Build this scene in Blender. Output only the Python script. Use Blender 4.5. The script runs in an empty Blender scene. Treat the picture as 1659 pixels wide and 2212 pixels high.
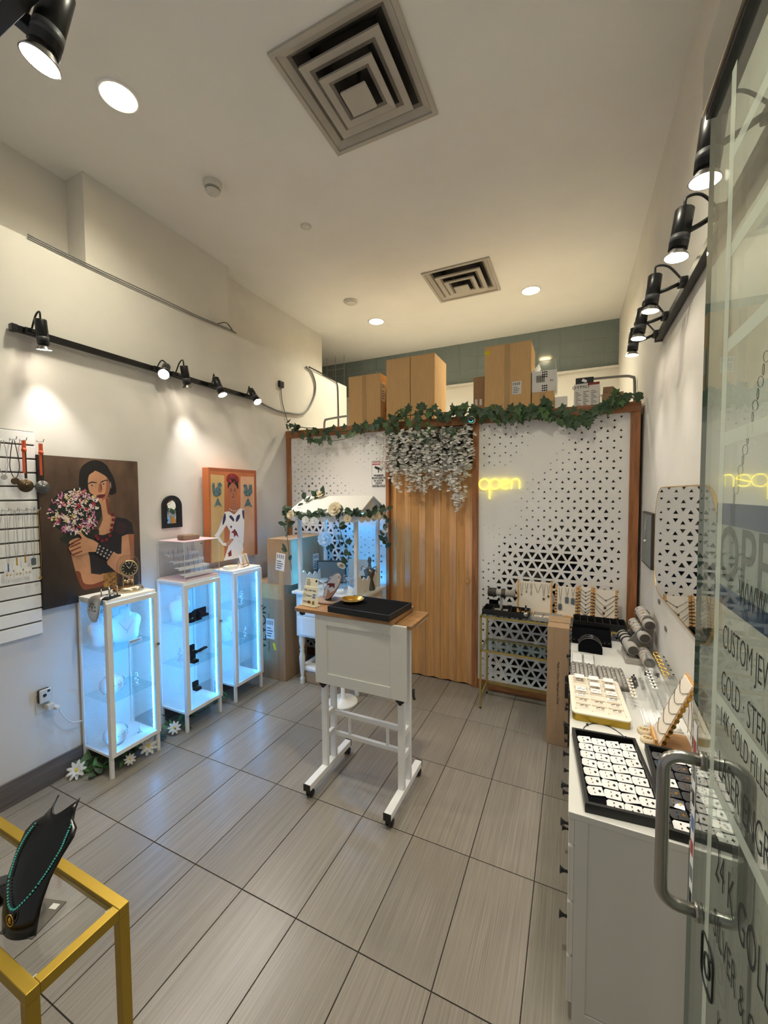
import bpy, math, random
from mathutils import Matrix, Vector, noise

scene = bpy.context.scene
COL = scene.collection

# ------------------------------------------------------------------ camera
cam_data = bpy.data.cameras.new('camera')
cam_data.sensor_fit = 'HORIZONTAL'
cam_data.sensor_width = 36.0
cam_data.lens = 36.0 * 874.0 / 1659.0
cam_data.clip_start = 0.02
cam = bpy.data.objects.new('camera', cam_data)
COL.objects.link(cam)
YAW, PITCH, ROLL = 0.43767, -0.04552, -0.00502
fwd = Vector((-math.sin(YAW) * math.cos(PITCH), math.cos(YAW) * math.cos(PITCH), math.sin(PITCH)))
rgt0 = Vector((math.cos(YAW), math.sin(YAW), 0))
up0 = rgt0.cross(fwd)
rgt = math.cos(ROLL) * rgt0 + math.sin(ROLL) * up0
upv = -math.sin(ROLL) * rgt0 + math.cos(ROLL) * up0
mw = Matrix((rgt, upv, -fwd)).transposed().to_4x4()
mw.translation = (0, 0, 1.824)
cam.matrix_world = mw
scene.camera = cam

# ------------------------------------------------------------------ light of the place
scene.view_settings.view_transform = 'Standard'
scene.view_settings.look = 'None'
scene.view_settings.gamma = 1.0
scene.view_settings.use_curve_mapping = False
scene.view_settings.exposure = 0.20
scene.cycles.use_denoising = True
scene.cycles.use_adaptive_sampling = True
scene.cycles.adaptive_threshold = 0.1
scene.cycles.adaptive_min_samples = 16
scene.cycles.max_bounces = 6
scene.cycles.glossy_bounces = 4
scene.cycles.transparent_max_bounces = 16
scene.cycles.caustics_reflective = False
scene.cycles.caustics_refractive = False
scene.cycles.sample_clamp_indirect = 6.0

# the lit mall concourse behind the open shop front
world = bpy.data.worlds.new('mall_light')
scene.world = world
world.use_nodes = True
bg = world.node_tree.nodes['Background']
bg.inputs[0].default_value = (1.0, 0.98, 0.93, 1)
bg.inputs[1].default_value = 0.30

SPOT_W = 18.0        # each track spotlight
SPOT_COL = (1.0, 0.94, 0.885)
DOWN_W = 92.0        # each ceiling downlight
DOWN_COL = (1.0, 0.97, 0.78)
LED_COL = (0.03, 0.38, 1.0)
LED_STRENGTH = 66.0

# ------------------------------------------------------------------ helpers
random.seed(7)
PI = math.pi
V = Vector
XF_FRONT = Matrix(((1, 0, 0, 0), (0, 0, -1, 0), (0, 1, 0, 0), (0, 0, 0, 1)))     # x right, y up, facing -Y
XF_LEFT = Matrix(((0, 0, 1, 0), (1, 0, 0, 0), (0, 1, 0, 0), (0, 0, 0, 1)))       # on the left wall, facing +X
XF_RIGHT = Matrix(((0, 0, -1, 0), (-1, 0, 0, 0), (0, 1, 0, 0), (0, 0, 0, 1)))    # on the right wall, facing -X


def T(x, y, z):
    return Matrix.Translation((x, y, z))


def RX(a):
    return Matrix.Rotation(a, 4, 'X')


def RY(a):
    return Matrix.Rotation(a, 4, 'Y')


def RZ(a):
    return Matrix.Rotation(a, 4, 'Z')


def srgb(r, g, b):
    def f(c):
        c /= 255.0
        return c / 12.92 if c <= 0.04045 else ((c + 0.055) / 1.055) ** 2.4
    return (f(r), f(g), f(b), 1.0)


MATS = {}


def P(name, rgb, rough=0.5, metal=0.0, emit=None, strength=0.0, grain=None, bump=0.0, spec=0.5, coat=0.0, trans=0.0, amount=0.12, alpha=1.0):
    """principled material; grain=(sx, sy, sz) adds a stretched noise to the colour"""
    m = bpy.data.materials.new(name)
    m.use_nodes = True
    nt = m.node_tree
    b = nt.nodes['Principled BSDF']
    c = srgb(*rgb)
    b.inputs['Base Color'].default_value = c
    b.inputs['Roughness'].default_value = rough
    b.inputs['Metallic'].default_value = metal
    b.inputs['Specular IOR Level'].default_value = spec
    b.inputs['Coat Weight'].default_value = coat
    b.inputs['Transmission Weight'].default_value = trans
    b.inputs['Alpha'].default_value = alpha
    if emit:
        b.inputs['Emission Color'].default_value = tuple(emit[:3]) + (1,)
        b.inputs['Emission Strength'].default_value = strength
    if grain:
        tc = nt.nodes.new('ShaderNodeTexCoord')
        oi = nt.nodes.new('ShaderNodeObjectInfo')
        add = nt.nodes.new('ShaderNodeVectorMath'); add.operation = 'ADD'
        sc_ = nt.nodes.new('ShaderNodeVectorMath'); sc_.operation = 'SCALE'
        cmb = nt.nodes.new('ShaderNodeCombineXYZ')
        for k in range(3):
            nt.links.new(oi.outputs['Random'], cmb.inputs[k])
        nt.links.new(cmb.outputs[0], sc_.inputs[0]); sc_.inputs['Scale'].default_value = 13.0
        nt.links.new(tc.outputs['Object'], add.inputs[0]); nt.links.new(sc_.outputs[0], add.inputs[1])
        mp = nt.nodes.new('ShaderNodeMapping')
        mp.inputs['Scale'].default_value = grain
        nt.links.new(add.outputs[0], mp.inputs['Vector'])
        nz = nt.nodes.new('ShaderNodeTexNoise')
        nz.inputs['Scale'].default_value = 1.0
        nz.inputs['Detail'].default_value = 6.0
        nz.inputs['Roughness'].default_value = 0.62
        nt.links.new(mp.outputs[0], nz.inputs['Vector'])
        rmp = nt.nodes.new('ShaderNodeMapRange')
        rmp.inputs['From Min'].default_value = 0.25
        rmp.inputs['From Max'].default_value = 0.75
        rmp.inputs['To Min'].default_value = 1.0 - amount * 2.2
        rmp.inputs['To Max'].default_value = 1.0 + amount
        nt.links.new(nz.outputs[0], rmp.inputs['Value'])
        mx = nt.nodes.new('ShaderNodeVectorMath'); mx.operation = 'SCALE'
        mx.inputs[0].default_value = c[:3]
        nt.links.new(rmp.outputs[0], mx.inputs['Scale'])
        nt.links.new(mx.outputs[0], b.inputs['Base Color'])
        if bump:
            bp = nt.nodes.new('ShaderNodeBump')
            bp.inputs['Strength'].default_value = bump
            bp.inputs['Distance'].default_value = 0.002
            nt.links.new(nz.outputs[0], bp.inputs['Height'])
            nt.links.new(bp.outputs[0], b.inputs['Normal'])
    MATS[name] = m
    return m


def glass_mat(name, tint=(1, 1, 1), ior=1.45, gloss=0.0, veil=0.0, veil_col=(0.8, 0.85, 0.8)):
    """thin clear sheet: transparent body with a mirror-like surface, optionally a thin film of haze"""
    m = bpy.data.materials.new(name)
    m.use_nodes = True
    nt = m.node_tree
    nt.nodes.clear()
    out = nt.nodes.new('ShaderNodeOutputMaterial')
    tr = nt.nodes.new('ShaderNodeBsdfTransparent'); tr.inputs[0].default_value = (*tint, 1)
    gl = nt.nodes.new('ShaderNodeBsdfGlossy'); gl.inputs['Roughness'].default_value = gloss
    fr = nt.nodes.new('ShaderNodeFresnel'); fr.inputs[0].default_value = ior
    mix = nt.nodes.new('ShaderNodeMixShader')
    # a thin sheet mirrors alike from both of its faces
    ge = nt.nodes.new('ShaderNodeNewGeometry')
    io = nt.nodes.new('ShaderNodeMapRange')
    io.inputs['To Min'].default_value = ior; io.inputs['To Max'].default_value = 1.0 / ior
    nt.links.new(ge.outputs['Backfacing'], io.inputs['Value'])
    nt.links.new(io.outputs[0], fr.inputs[0])
    nt.links.new(fr.outputs[0], mix.inputs[0])
    nt.links.new(tr.outputs[0], mix.inputs[1])
    nt.links.new(gl.outputs[0], mix.inputs[2])
    last = mix
    if veil:
        df = nt.nodes.new('ShaderNodeBsdfDiffuse'); df.inputs[0].default_value = (*veil_col, 1)
        m2 = nt.nodes.new('ShaderNodeMixShader'); m2.inputs[0].default_value = veil
        nt.links.new(mix.outputs[0], m2.inputs[1]); nt.links.new(df.outputs[0], m2.inputs[2])
        last = m2
    nt.links.new(last.outputs[0], out.inputs[0])
    MATS[name] = m
    return m


class B:
    """collects shapes into one mesh"""

    def __init__(self):
        self.v, self.f, self.m, self.sm = [], [], [], []

    def add(self, vs, fs, mi=0, M=None, smooth=False):
        o = len(self.v)
        if M is not None:
            vs = [M @ V(p) for p in vs]
        self.v += [tuple(p) for p in vs]
        for f in fs:
            self.f.append(tuple(i + o for i in f)); self.m.append(mi); self.sm.append(smooth)
        return self

    def box(self, x0, x1, y0, y1, z0, z1, mi=0, M=None):
        vs = [(x, y, z) for x in (x0, x1) for y in (y0, y1) for z in (z0, z1)]
        fs = [(0, 1, 3, 2), (4, 6, 7, 5), (0, 4, 5, 1), (2, 3, 7, 6), (0, 2, 6, 4), (1, 5, 7, 3)]
        return self.add(vs, fs, mi, M)

    def cbox(self, c, s, mi=0, M=None):
        return self.box(c[0] - s[0] / 2, c[0] + s[0] / 2, c[1] - s[1] / 2, c[1] + s[1] / 2, c[2] - s[2] / 2, c[2] + s[2] / 2, mi, M)

    def prism(self, poly, z0, z1, mi=0, M=None, side=None, smooth=False):
        n = len(poly)
        a = sum(poly[i][0] * poly[(i + 1) % n][1] - poly[(i + 1) % n][0] * poly[i][1] for i in range(n))
        if a < 0:
            poly = poly[::-1]
        vs = [(p[0], p[1], z0) for p in poly] + [(p[0], p[1], z1) for p in poly]
        self.add(vs, [tuple(range(n - 1, -1, -1)), tuple(range(n, 2 * n))], mi, M)
        self.add(vs, [(i, (i + 1) % n, n + (i + 1) % n, n + i) for i in range(n)], mi if side is None else side, M, smooth)
        return self

    def lathe(self, prof, n=20, mi=0, M=None, smooth=True, caps=True):
        vs, fs = [], []
        for r, z in prof:
            for k in range(n):
                a = 2 * PI * k / n
                vs.append((r * math.cos(a), r * math.sin(a), z))
        for j in range(len(prof) - 1):
            for k in range(n):
                k2 = (k + 1) % n
                fs.append((j * n + k, j * n + k2, (j + 1) * n + k2, (j + 1) * n + k))
        self.add(vs, fs, mi, M, smooth)
        for j, flip in ((0, True), (len(prof) - 1, False)):
            if caps and prof[j][0] > 1e-5:
                idx = list(range(j * n, j * n + n))
                self.add([vs[i] for i in idx], [tuple(range(n))[::-1] if flip else tuple(range(n))], mi, M)
        return self

    def cyl(self, p0, p1, r0, r1=None, n=14, mi=0, M=None):
        p0, p1 = V(p0), V(p1)
        d = p1 - p0
        q = d.to_track_quat('Z', 'Y').to_matrix().to_4x4()
        q.translation = p0
        if M is not None:
            q = M @ q
        return self.lathe([(r0, 0), (r1 if r1 is not None else r0, d.length)], n, mi, q)

    def tube(self, pts, r, n=6, mi=0, closed=False, M=None, taper=None):
        pts = [V(p) for p in pts]
        c = len(pts)
        vs, fs = [], []
        ref = None
        for i, p in enumerate(pts):
            a = pts[(i - 1) % c] if (closed or i > 0) else p
            b = pts[(i + 1) % c] if (closed or i < c - 1) else p
            t = (b - a)
            if t.length < 1e-9:
                t = V((0, 0, 1))
            t.normalize()
            if ref is None:
                ref = t.orthogonal().normalized()
            u = (ref - t * ref.dot(t))
            if u.length < 1e-6:
                u = t.orthogonal()
            u.normalize(); ref = u
            w = t.cross(u)
            rr = r if taper is None else r * taper[i]
            for k in range(n):
                an = 2 * PI * k / n
                vs.append(p + rr * (math.cos(an) * u + math.sin(an) * w))
        for i in range(c if closed else c - 1):
            j = (i + 1) % c
            for k in range(n):
                k2 = (k + 1) % n
                fs.append((i * n + k, i * n + k2, j * n + k2, j * n + k))
        if not closed:
            fs.append(tuple(range(n))[::-1]); fs.append(tuple(range((c - 1) * n, c * n)))
        return self.add(vs, fs, mi, M, True)

    def ball(self, c, r, n=10, k=6, mi=0, s=(1, 1, 1), M=None):
        prof = [(r * math.sin(PI * j / k), -r * math.cos(PI * j / k)) for j in range(k + 1)]
        prof[0] = (0.0, -r); prof[-1] = (0.0, r)
        mm = T(*c) @ Matrix.Diagonal((*s, 1))
        return self.lathe(prof, n, mi, mm if M is None else M @ mm)

    def obj(self, name, mats, parent=None, loc=None, bevel=0.0, seg=2, **props):
        me = bpy.data.meshes.new(name)
        me.from_pydata(self.v, [], self.f)
        if not isinstance(mats, (list, tuple)):
            mats = [mats]
        for m in mats:
            me.materials.append(MATS[m] if isinstance(m, str) else m)
        me.polygons.foreach_set('material_index', self.m)
        me.polygons.foreach_set('use_smooth', self.sm)
        me.update()
        return link(name, me, parent, loc, bevel, seg, **props)


def link(name, me, parent=None, loc=None, bevel=0.0, seg=2, **props):
    o = bpy.data.objects.new(name, me)
    COL.objects.link(o)
    if parent is not None:
        o.parent = parent
    if loc is not None:
        o.location = loc
    if bevel:
        md = o.modifiers.new('edge', 'BEVEL')
        md.width = bevel; md.segments = seg; md.limit_method = 'ANGLE'; md.angle_limit = 0.7
    for k, val in props.items():
        o[k] = val
    return o


def thing(name, label, cat, loc=(0, 0, 0), rz=0.0, group=None, scale=None):
    o = bpy.data.objects.new(name, None)
    COL.objects.link(o)
    o.location = loc
    o.rotation_euler = (0, 0, rz)
    o.empty_display_size = 0.05
    o['label'] = label
    o['category'] = cat
    if group:
        o['group'] = group
    return o


def tag(o, label, cat, group=None):
    o['label'] = label; o['category'] = cat
    if group:
        o['group'] = group
    return o


def struct(o):
    o['kind'] = 'structure'
    return o


def copy_tree(o, parent=None):
    c = o.copy()
    COL.objects.link(c)
    c.parent = parent
    for ch in o.children:
        copy_tree(ch, c)
    return c


def txt(name, s, size, mat, parent, M, align='CENTER', ext=0.0004, sx=1.0, shear=0.0, off=0.0, **props):
    cu = bpy.data.curves.new(name, 'FONT')
    cu.body = s; cu.size = size; cu.align_x = align; cu.align_y = 'CENTER'
    cu.extrude = ext; cu.offset = off; cu.resolution_u = 3; cu.shear = shear
    tmp = bpy.data.objects.new(name, cu)
    COL.objects.link(tmp)
    dg = bpy.context.evaluated_depsgraph_get()
    me = bpy.data.meshes.new_from_object(tmp.evaluated_get(dg))
    bpy.data.objects.remove(tmp)
    me.transform(M @ Matrix.Diagonal((sx, 1, 1, 1)))
    me.materials.clear()
    me.materials.append(MATS[mat])
    return link(name, me, parent, **props)


def spline(pts, n=8, closed=False):
    """smooth curve through points"""
    pts = [V(p) for p in pts]
    out = []
    c = len(pts)
    for i in range(c if closed else c - 1):
        p0 = pts[(i - 1) % c] if (closed or i > 0) else pts[i]
        p1, p2 = pts[i], pts[(i + 1) % c]
        p3 = pts[(i + 2) % c] if (closed or i + 2 < c) else p2
        for k in range(n):
            t = k / n
            out.append(0.5 * ((2 * p1) + (p2 - p0) * t + (2 * p0 - 5 * p1 + 4 * p2 - p3) * t * t + (3 * p1 - p0 - 3 * p2 + p3) * t ** 3))
    if not closed:
        out.append(pts[-1])
    return out


def rrect(w, h, r, n=5):
    """rounded rectangle outline centred on the origin"""
    out = []
    for cx, cy, a0 in ((w / 2 - r, h / 2 - r, 0), (-w / 2 + r, h / 2 - r, 90), (-w / 2 + r, -h / 2 + r, 180), (w / 2 - r, -h / 2 + r, 270)):
        for k in range(n + 1):
            a = math.radians(a0 + 90 * k / n)
            out.append((cx + r * math.cos(a), cy + r * math.sin(a)))
    return out


def rrect3(w, h, z, r):
    return [(x, y, z) for x, y in rrect(w, h, r)]


# ------------------------------------------------------------------ materials
P('wall_paint', (224, 219, 210), 0.75, grain=(3, 3, 3), amount=0.03)
P('ceiling_paint', (240, 237, 231), 0.85, grain=(1.3, 1.3, 1.3), amount=0.03)
P('grout', (62, 56, 50), 0.9)
P('baseboard_tile', (112, 104, 98), 0.45, grain=(4, 4, 160), amount=0.22)
P('oak', (170, 110, 66), 0.45, grain=(40, 40, 3), amount=0.28)
P('oak_beam', (170, 110, 66), 0.45, grain=(3, 40, 40), amount=0.28)
P('folding_wood', (222, 164, 100), 0.42, grain=(28, 28, 1.6), amount=0.16)
P('panel_white', (236, 232, 226), 0.4)
P('white_metal', (244, 243, 240), 0.35)
P('white_lacquer', (226, 224, 216), 0.25, coat=0.3)
P('bright_white', (246, 245, 243), 0.5)
P('black_metal', (16, 16, 17), 0.35)
P('black_plastic', (20, 20, 21), 0.4)
P('black_velvet', (12, 12, 15), 0.95, spec=0.1)
P('black_leather', (22, 21, 22), 0.45)
P('chrome', (190, 190, 190), 0.18, 1.0)
P('steel', (168, 165, 160), 0.28, 1.0)
P('gold', (226, 178, 84), 0.22, 1.0)
P('champagne', (226, 206, 168), 0.2, 1.0)
P('silver_face', (205, 205, 205), 0.35, 0.8)
P('gold_paint', (180, 150, 58), 0.42, 0.8)
P('brass_pale', (190, 168, 104), 0.35, 0.8)
P('cardboard', (228, 186, 130), 0.85, grain=(60, 60, 6), amount=0.05)
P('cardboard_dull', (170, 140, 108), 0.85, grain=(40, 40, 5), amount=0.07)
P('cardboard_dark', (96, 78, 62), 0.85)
P('tape', (196, 158, 104), 0.3, coat=0.4)
P('label_white', (238, 236, 232), 0.55)
P('ink', (26, 25, 25), 0.6)
P('label_grey', (72, 72, 74), 0.5)
P('ink_grey', (120, 118, 116), 0.6)
P('yellow_sticker', (228, 206, 30), 0.5)
P('red_ink', (178, 46, 42), 0.5)
P('linen', (236, 224, 206), 0.9, grain=(300, 300, 300), amount=0.06)
P('grey_velvet', (172, 166, 158), 0.95, spec=0.1)
P('grey_velvet_dark', (120, 116, 111), 0.95, spec=0.1)
P('bamboo', (214, 164, 104), 0.45, grain=(6, 60, 60), amount=0.12)
P('walnut_top', (176, 130, 84), 0.4, grain=(3.5, 45, 45), amount=0.2)
P('pink_acrylic', (236, 208, 216), 0.25)
P('brown_suede', (134, 112, 92), 0.9)
P('taupe', (150, 124, 108), 0.6)
P('ivy', (62, 86, 56), 0.5, grain=(20, 20, 20), amount=0.25)
P('ivy_light', (74, 104, 56), 0.5)
P('rose_leaf', (58, 80, 56), 0.5, grain=(20, 20, 20), amount=0.2)
P('stem_green', (64, 82, 48), 0.6)
P('petal_white', (250, 247, 241), 0.7)
P('petal_cream', (240, 224, 190), 0.7)
P('petal_yellow', (220, 190, 60), 0.6)
P('grass_green', (70, 120, 56), 0.6)
P('cable_grey', (128, 126, 122), 0.5)
P('cable_white', (226, 222, 214), 0.5)
P('turquoise', (70, 176, 164), 0.35)
P('mirror', (236, 238, 238), 0.01, 1.0)
P('dark_frame', (52, 48, 46), 0.5)
P('porcelain', (232, 234, 236), 0.2, coat=0.5)
P('plastic_white', (212, 209, 200), 0.4)
P('sensor_dark', (40, 40, 40), 0.4)
P('diffuser', (188, 180, 168), 0.5, grain=(6, 6, 6), amount=0.05)
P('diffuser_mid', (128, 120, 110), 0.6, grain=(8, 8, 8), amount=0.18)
P('acrylic_edge', (226, 228, 230), 0.2, coat=0.4)
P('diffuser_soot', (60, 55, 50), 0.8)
P('clear_drop', (236, 238, 240), 0.05, 0.6)
P('pearl', (240, 230, 212), 0.2, coat=0.4)
P('card_white', (244, 242, 238), 0.5)
P('card_black', (24, 24, 26), 0.35, coat=0.3)
P('cream_tray', (244, 234, 214), 0.5)
P('rear_glass', (122, 134, 132), 0.12, coat=0.3)
P('wire_grey', (170, 172, 168), 0.4, 0.4)
P('frost_film', (214, 222, 204), 0.8, alpha=0.55)
P('edge_glass', (88, 120, 104), 0.15)
P('decal_black', (24, 26, 24), 0.6)
P('sign_blue', (84, 112, 168), 0.6)
P('sign_grey', (118, 122, 118), 0.6)
P('orange_ribbon', (196, 78, 36), 0.5)
P('bronze', (92, 76, 58), 0.35, 0.9)
P('pewter', (112, 112, 110), 0.3, 0.9)
P('tag_grey', (110, 122, 126), 0.3, 0.8)
P('lamp_glow', (255, 246, 232), 0.5, emit=(1.0, 0.90, 0.78), strength=26.0)
P('down_glow', (255, 246, 220), 0.5, emit=(1.0, 0.92, 0.66), strength=9.0)
P('led_glow', (200, 230, 255), 0.5, emit=LED_COL, strength=LED_STRENGTH)
P('kiosk_led_glow', (200, 230, 255), 0.5, emit=LED_COL, strength=LED_STRENGTH * 0.9)
P('neon_glow', (255, 240, 90), 0.4, emit=(1.0, 0.84, 0.10), strength=1.9)
P('camera_glow', (60, 220, 190), 0.4, emit=(0.1, 0.9, 0.7), strength=1.2)
glass_mat('clear_glass', (0.98, 0.99, 0.985), 1.4)
glass_mat('acrylic', (0.985, 0.99, 0.99), 1.22)
glass_mat('smoke_dome', (0.96, 0.94, 0.90), 1.28)
glass_mat('shelf_glass', (0.88, 0.96, 0.96), 1.4)
glass_mat('door_glass', (0.82, 0.87, 0.83), 1.62, veil=0.03, veil_col=(0.55, 0.60, 0.55))


def petal_material(name, rgb):
    """thin cloth petal that lets light through"""
    m = bpy.data.materials.new(name)
    m.use_nodes = True
    nt = m.node_tree
    nt.nodes.clear()
    out = nt.nodes.new('ShaderNodeOutputMaterial')
    d = nt.nodes.new('ShaderNodeBsdfDiffuse'); d.inputs[0].default_value = srgb(*rgb)
    tr = nt.nodes.new('ShaderNodeBsdfTranslucent'); tr.inputs[0].default_value = srgb(*rgb)
    mx = nt.nodes.new('ShaderNodeMixShader'); mx.inputs[0].default_value = 0.4
    nt.links.new(d.outputs[0], mx.inputs[1]); nt.links.new(tr.outputs[0], mx.inputs[2]); nt.links.new(mx.outputs[0], out.inputs[0])
    MATS[name] = m


petal_material('petal_white', (252, 250, 245))
petal_material('petal_cream', (244, 230, 200))


def tile_material():
    m = P('floor_tile', (152, 143, 131), 0.30, grain=(210, 2.2, 1), amount=0.19)
    nt = m.node_tree
    b = nt.nodes['Principled BSDF']
    oi = nt.nodes.new('ShaderNodeObjectInfo')
    # a little tone from tile to tile
    src = b.inputs['Base Color'].links[0].from_socket
    mr = nt.nodes.new('ShaderNodeMapRange')
    mr.inputs['To Min'].default_value = 0.93; mr.inputs['To Max'].default_value = 1.05
    nt.links.new(oi.outputs['Random'], mr.inputs['Value'])
    sc_ = nt.nodes.new('ShaderNodeVectorMath'); sc_.operation = 'SCALE'
    nt.links.new(src, sc_.inputs[0]); nt.links.new(mr.outputs[0], sc_.inputs['Scale'])
    nt.links.new(sc_.outputs[0], b.inputs['Base Color'])
    # fine ridges along the streaks
    tc = nt.nodes.new('ShaderNodeTexCoord')
    mp = nt.nodes.new('ShaderNodeMapping'); mp.inputs['Scale'].default_value = (260, 3, 1)
    nt.links.new(tc.outputs['Object'], mp.inputs['Vector'])
    nz = nt.nodes.new('ShaderNodeTexNoise'); nz.inputs['Scale'].default_value = 1.0
    nt.links.new(mp.outputs[0], nz.inputs['Vector'])
    bp = nt.nodes.new('ShaderNodeBump'); bp.inputs['Strength'].default_value = 0.12; bp.inputs['Distance'].default_value = 0.001
    nt.links.new(nz.outputs[0], bp.inputs['Height']); nt.links.new(bp.outputs[0], b.inputs['Normal'])


tile_material()


def mesh_sheet_material():
    """fine expanded-metal sheet: white metal pierced by rows of small slots"""
    m = bpy.data.materials.new('pierced_sheet')
    m.use_nodes = True
    nt = m.node_tree
    b = nt.nodes['Principled BSDF']
    b.inputs['Base Color'].default_value = srgb(236, 236, 236)
    b.inputs['Roughness'].default_value = 0.4
    tc = nt.nodes.new('ShaderNodeTexCoord')
    mp = nt.nodes.new('ShaderNodeMapping')
    mp.inputs['Rotation'].default_value = (PI / 2, 0, 0)
    nt.links.new(tc.outputs['Object'], mp.inputs['Vector'])
    br = nt.nodes.new('ShaderNodeTexBrick')
    br.inputs['Color1'].default_value = (0, 0, 0, 1); br.inputs['Color2'].default_value = (0, 0, 0, 1)
    br.inputs['Mortar'].default_value = (1, 1, 1, 1)
    br.inputs['Scale'].default_value = 1.0
    br.inputs['Mortar Size'].default_value = 0.0015
    br.inputs['Mortar Smooth'].default_value = 0.0
    br.inputs['Brick Width'].default_value = 0.014
    br.inputs['Row Height'].default_value = 0.009
    nt.links.new(mp.outputs[0], br.inputs['Vector'])
    mrg = nt.nodes.new('ShaderNodeMapRange')
    mrg.inputs['To Min'].default_value = 0.0
    nt.links.new(br.outputs['Color'], mrg.inputs['Value'])
    nt.links.new(mrg.outputs[0], b.inputs['Alpha'])
    MATS['pierced_sheet'] = m


mesh_sheet_material()

# ------------------------------------------------------------------ room shell
WL, WR, YB, ZC = -2.971, 0.49, 3.748, 4.0

fl = struct(B().box(-4.5, 0.65, -0.9, 6.1, -0.08, -0.004).obj('floor', 'grout'))
TW, TL = 0.305, 0.607
tile_cache = {}


def floor_tile(x0, x1, y0, y1):
    key = (round(x1 - x0, 3), round(y1 - y0, 3))
    if key not in tile_cache:
        g = 0.0021
        tile_cache[key] = B().box(-key[0] / 2 + g, key[0] / 2 - g, -key[1] / 2 + g, key[1] / 2 - g, -0.004, 0.0).obj('tile', 'floor_tile', fl, bevel=0.0008, seg=1)
        o = tile_cache[key]
    else:
        o = tile_cache[key].copy(); COL.objects.link(o)
    o.location = ((x0 + x1) / 2, (y0 + y1) / 2, 0)


for r in range(-3, 4):
    y0, y1 = 1.339 + r * TL, 1.339 + (r + 1) * TL
    for c in range(-2, 11):
        x0, x1 = max(-2.580 + c * TW, WL), min(-2.580 + (c + 1) * TW, WR)
        if x1 - x0 > 0.02:
            floor_tile(x0, x1, y0, min(y1, 3.78))

wl = struct(B().box(-3.4, WL, -0.9, 5.1, 0, 3.36).obj('wall_left', 'wall_paint'))
struct(B().box(-3.4, -3.22, -0.9, 1.70, 3.36, ZC).box(-3.4, -3.02, 1.70, 2.96, 3.36, ZC).box(-3.4, -3.17, 2.96, 4.78, 3.36, ZC).obj('wall_left_upper', 'wall_paint'))
struct(B().box(WR, 0.65, -0.9, 6.0, 0, ZC).obj('wall_right', 'wall_paint'))
struct(B().box(-4.5, -4.4, 4.7, 6.0, 0, ZC).box(-4.4, -3.4, 4.6, 4.7, 0, ZC).obj('wall_storeroom', 'wall_paint'))
wr = struct(B().box(-4.5, 0.65, 5.9, 6.0, 0, 3.41).box(-4.5, WR, 5.86, 5.9, 3.385, 3.41).obj('wall_rear', 'wall_paint'))
win = struct(B().box(-4.5, 0.65, 5.93, 6.0, 3.41, ZC).obj('window_1', 'rear_glass'))
wire = B()
for k in range(17):
    x = 0.35 - k * 0.27
    wire.cyl((x, 5.92, 3.41), (x, 5.92, ZC), 0.002, n=5)
for z in (3.6, 3.8):
    wire.cyl((-4.4, 5.92, z), (WR, 5.92, z), 0.002, n=5)
wire.obj('wire_grid', 'wire_grey', win)
wire = B()
for x in (-3.62, -3.46, -3.30):
    wire.cyl((x, 5.6, 2.6), (x, 5.6, ZC), 0.004, n=5)
for z in (2.9, 3.2, 3.5, 3.8):
    wire.cyl((-3.62, 5.6, z), (-3.30, 5.6, z), 0.004, n=5)
tag(wire.obj('wire_rack', 'wire_grey'), 'tall thin wire rack seen dimly behind the end of the white wall', 'wire rack')

# ceiling with two square openings for the air diffusers
cb = B()
XS, YS = (-4.5, -1.375, -0.76, 0.65), (-0.9, 1.684, 2.301, 3.902, 4.527, 6.0)
for i in range(3):
    for j in range(5):
        if i == 1 and j in (1, 3):
            continue
        cb.box(XS[i], XS[i + 1], YS[j], YS[j + 1], ZC, ZC + 0.08)
struct(cb.obj('ceiling', 'ceiling_paint'))

bb = struct(B().box(WL, WL + 0.004, -0.9, 3.73, 0, 0.15).obj('baseboard_left', 'grout'))
y = 0.45 - 0.607 * 2
while y < 3.7:
    y1 = min(y + 0.607, 3.728)
    B().box(WL + 0.003, WL + 0.014, -(y1 - y) / 2 + 0.0012, (y1 - y) / 2 - 0.0012, 0.001, 0.152).obj('tile', 'baseboard_tile', bb, (0, (y + y1) / 2, 0), bevel=0.0015, seg=1)
    y = y1


# ------------------------------------------------------------------ perforated partition at the back
def size_field(pts):
    def f(x, z):
        w = s = 0.0
        for px, pz, v in pts:
            d = ((x - px) ** 2 + (z - pz) ** 2) ** 1.6 + 1e-5
            w += 1 / d; s += v / d
        return s / w
    return f


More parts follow.
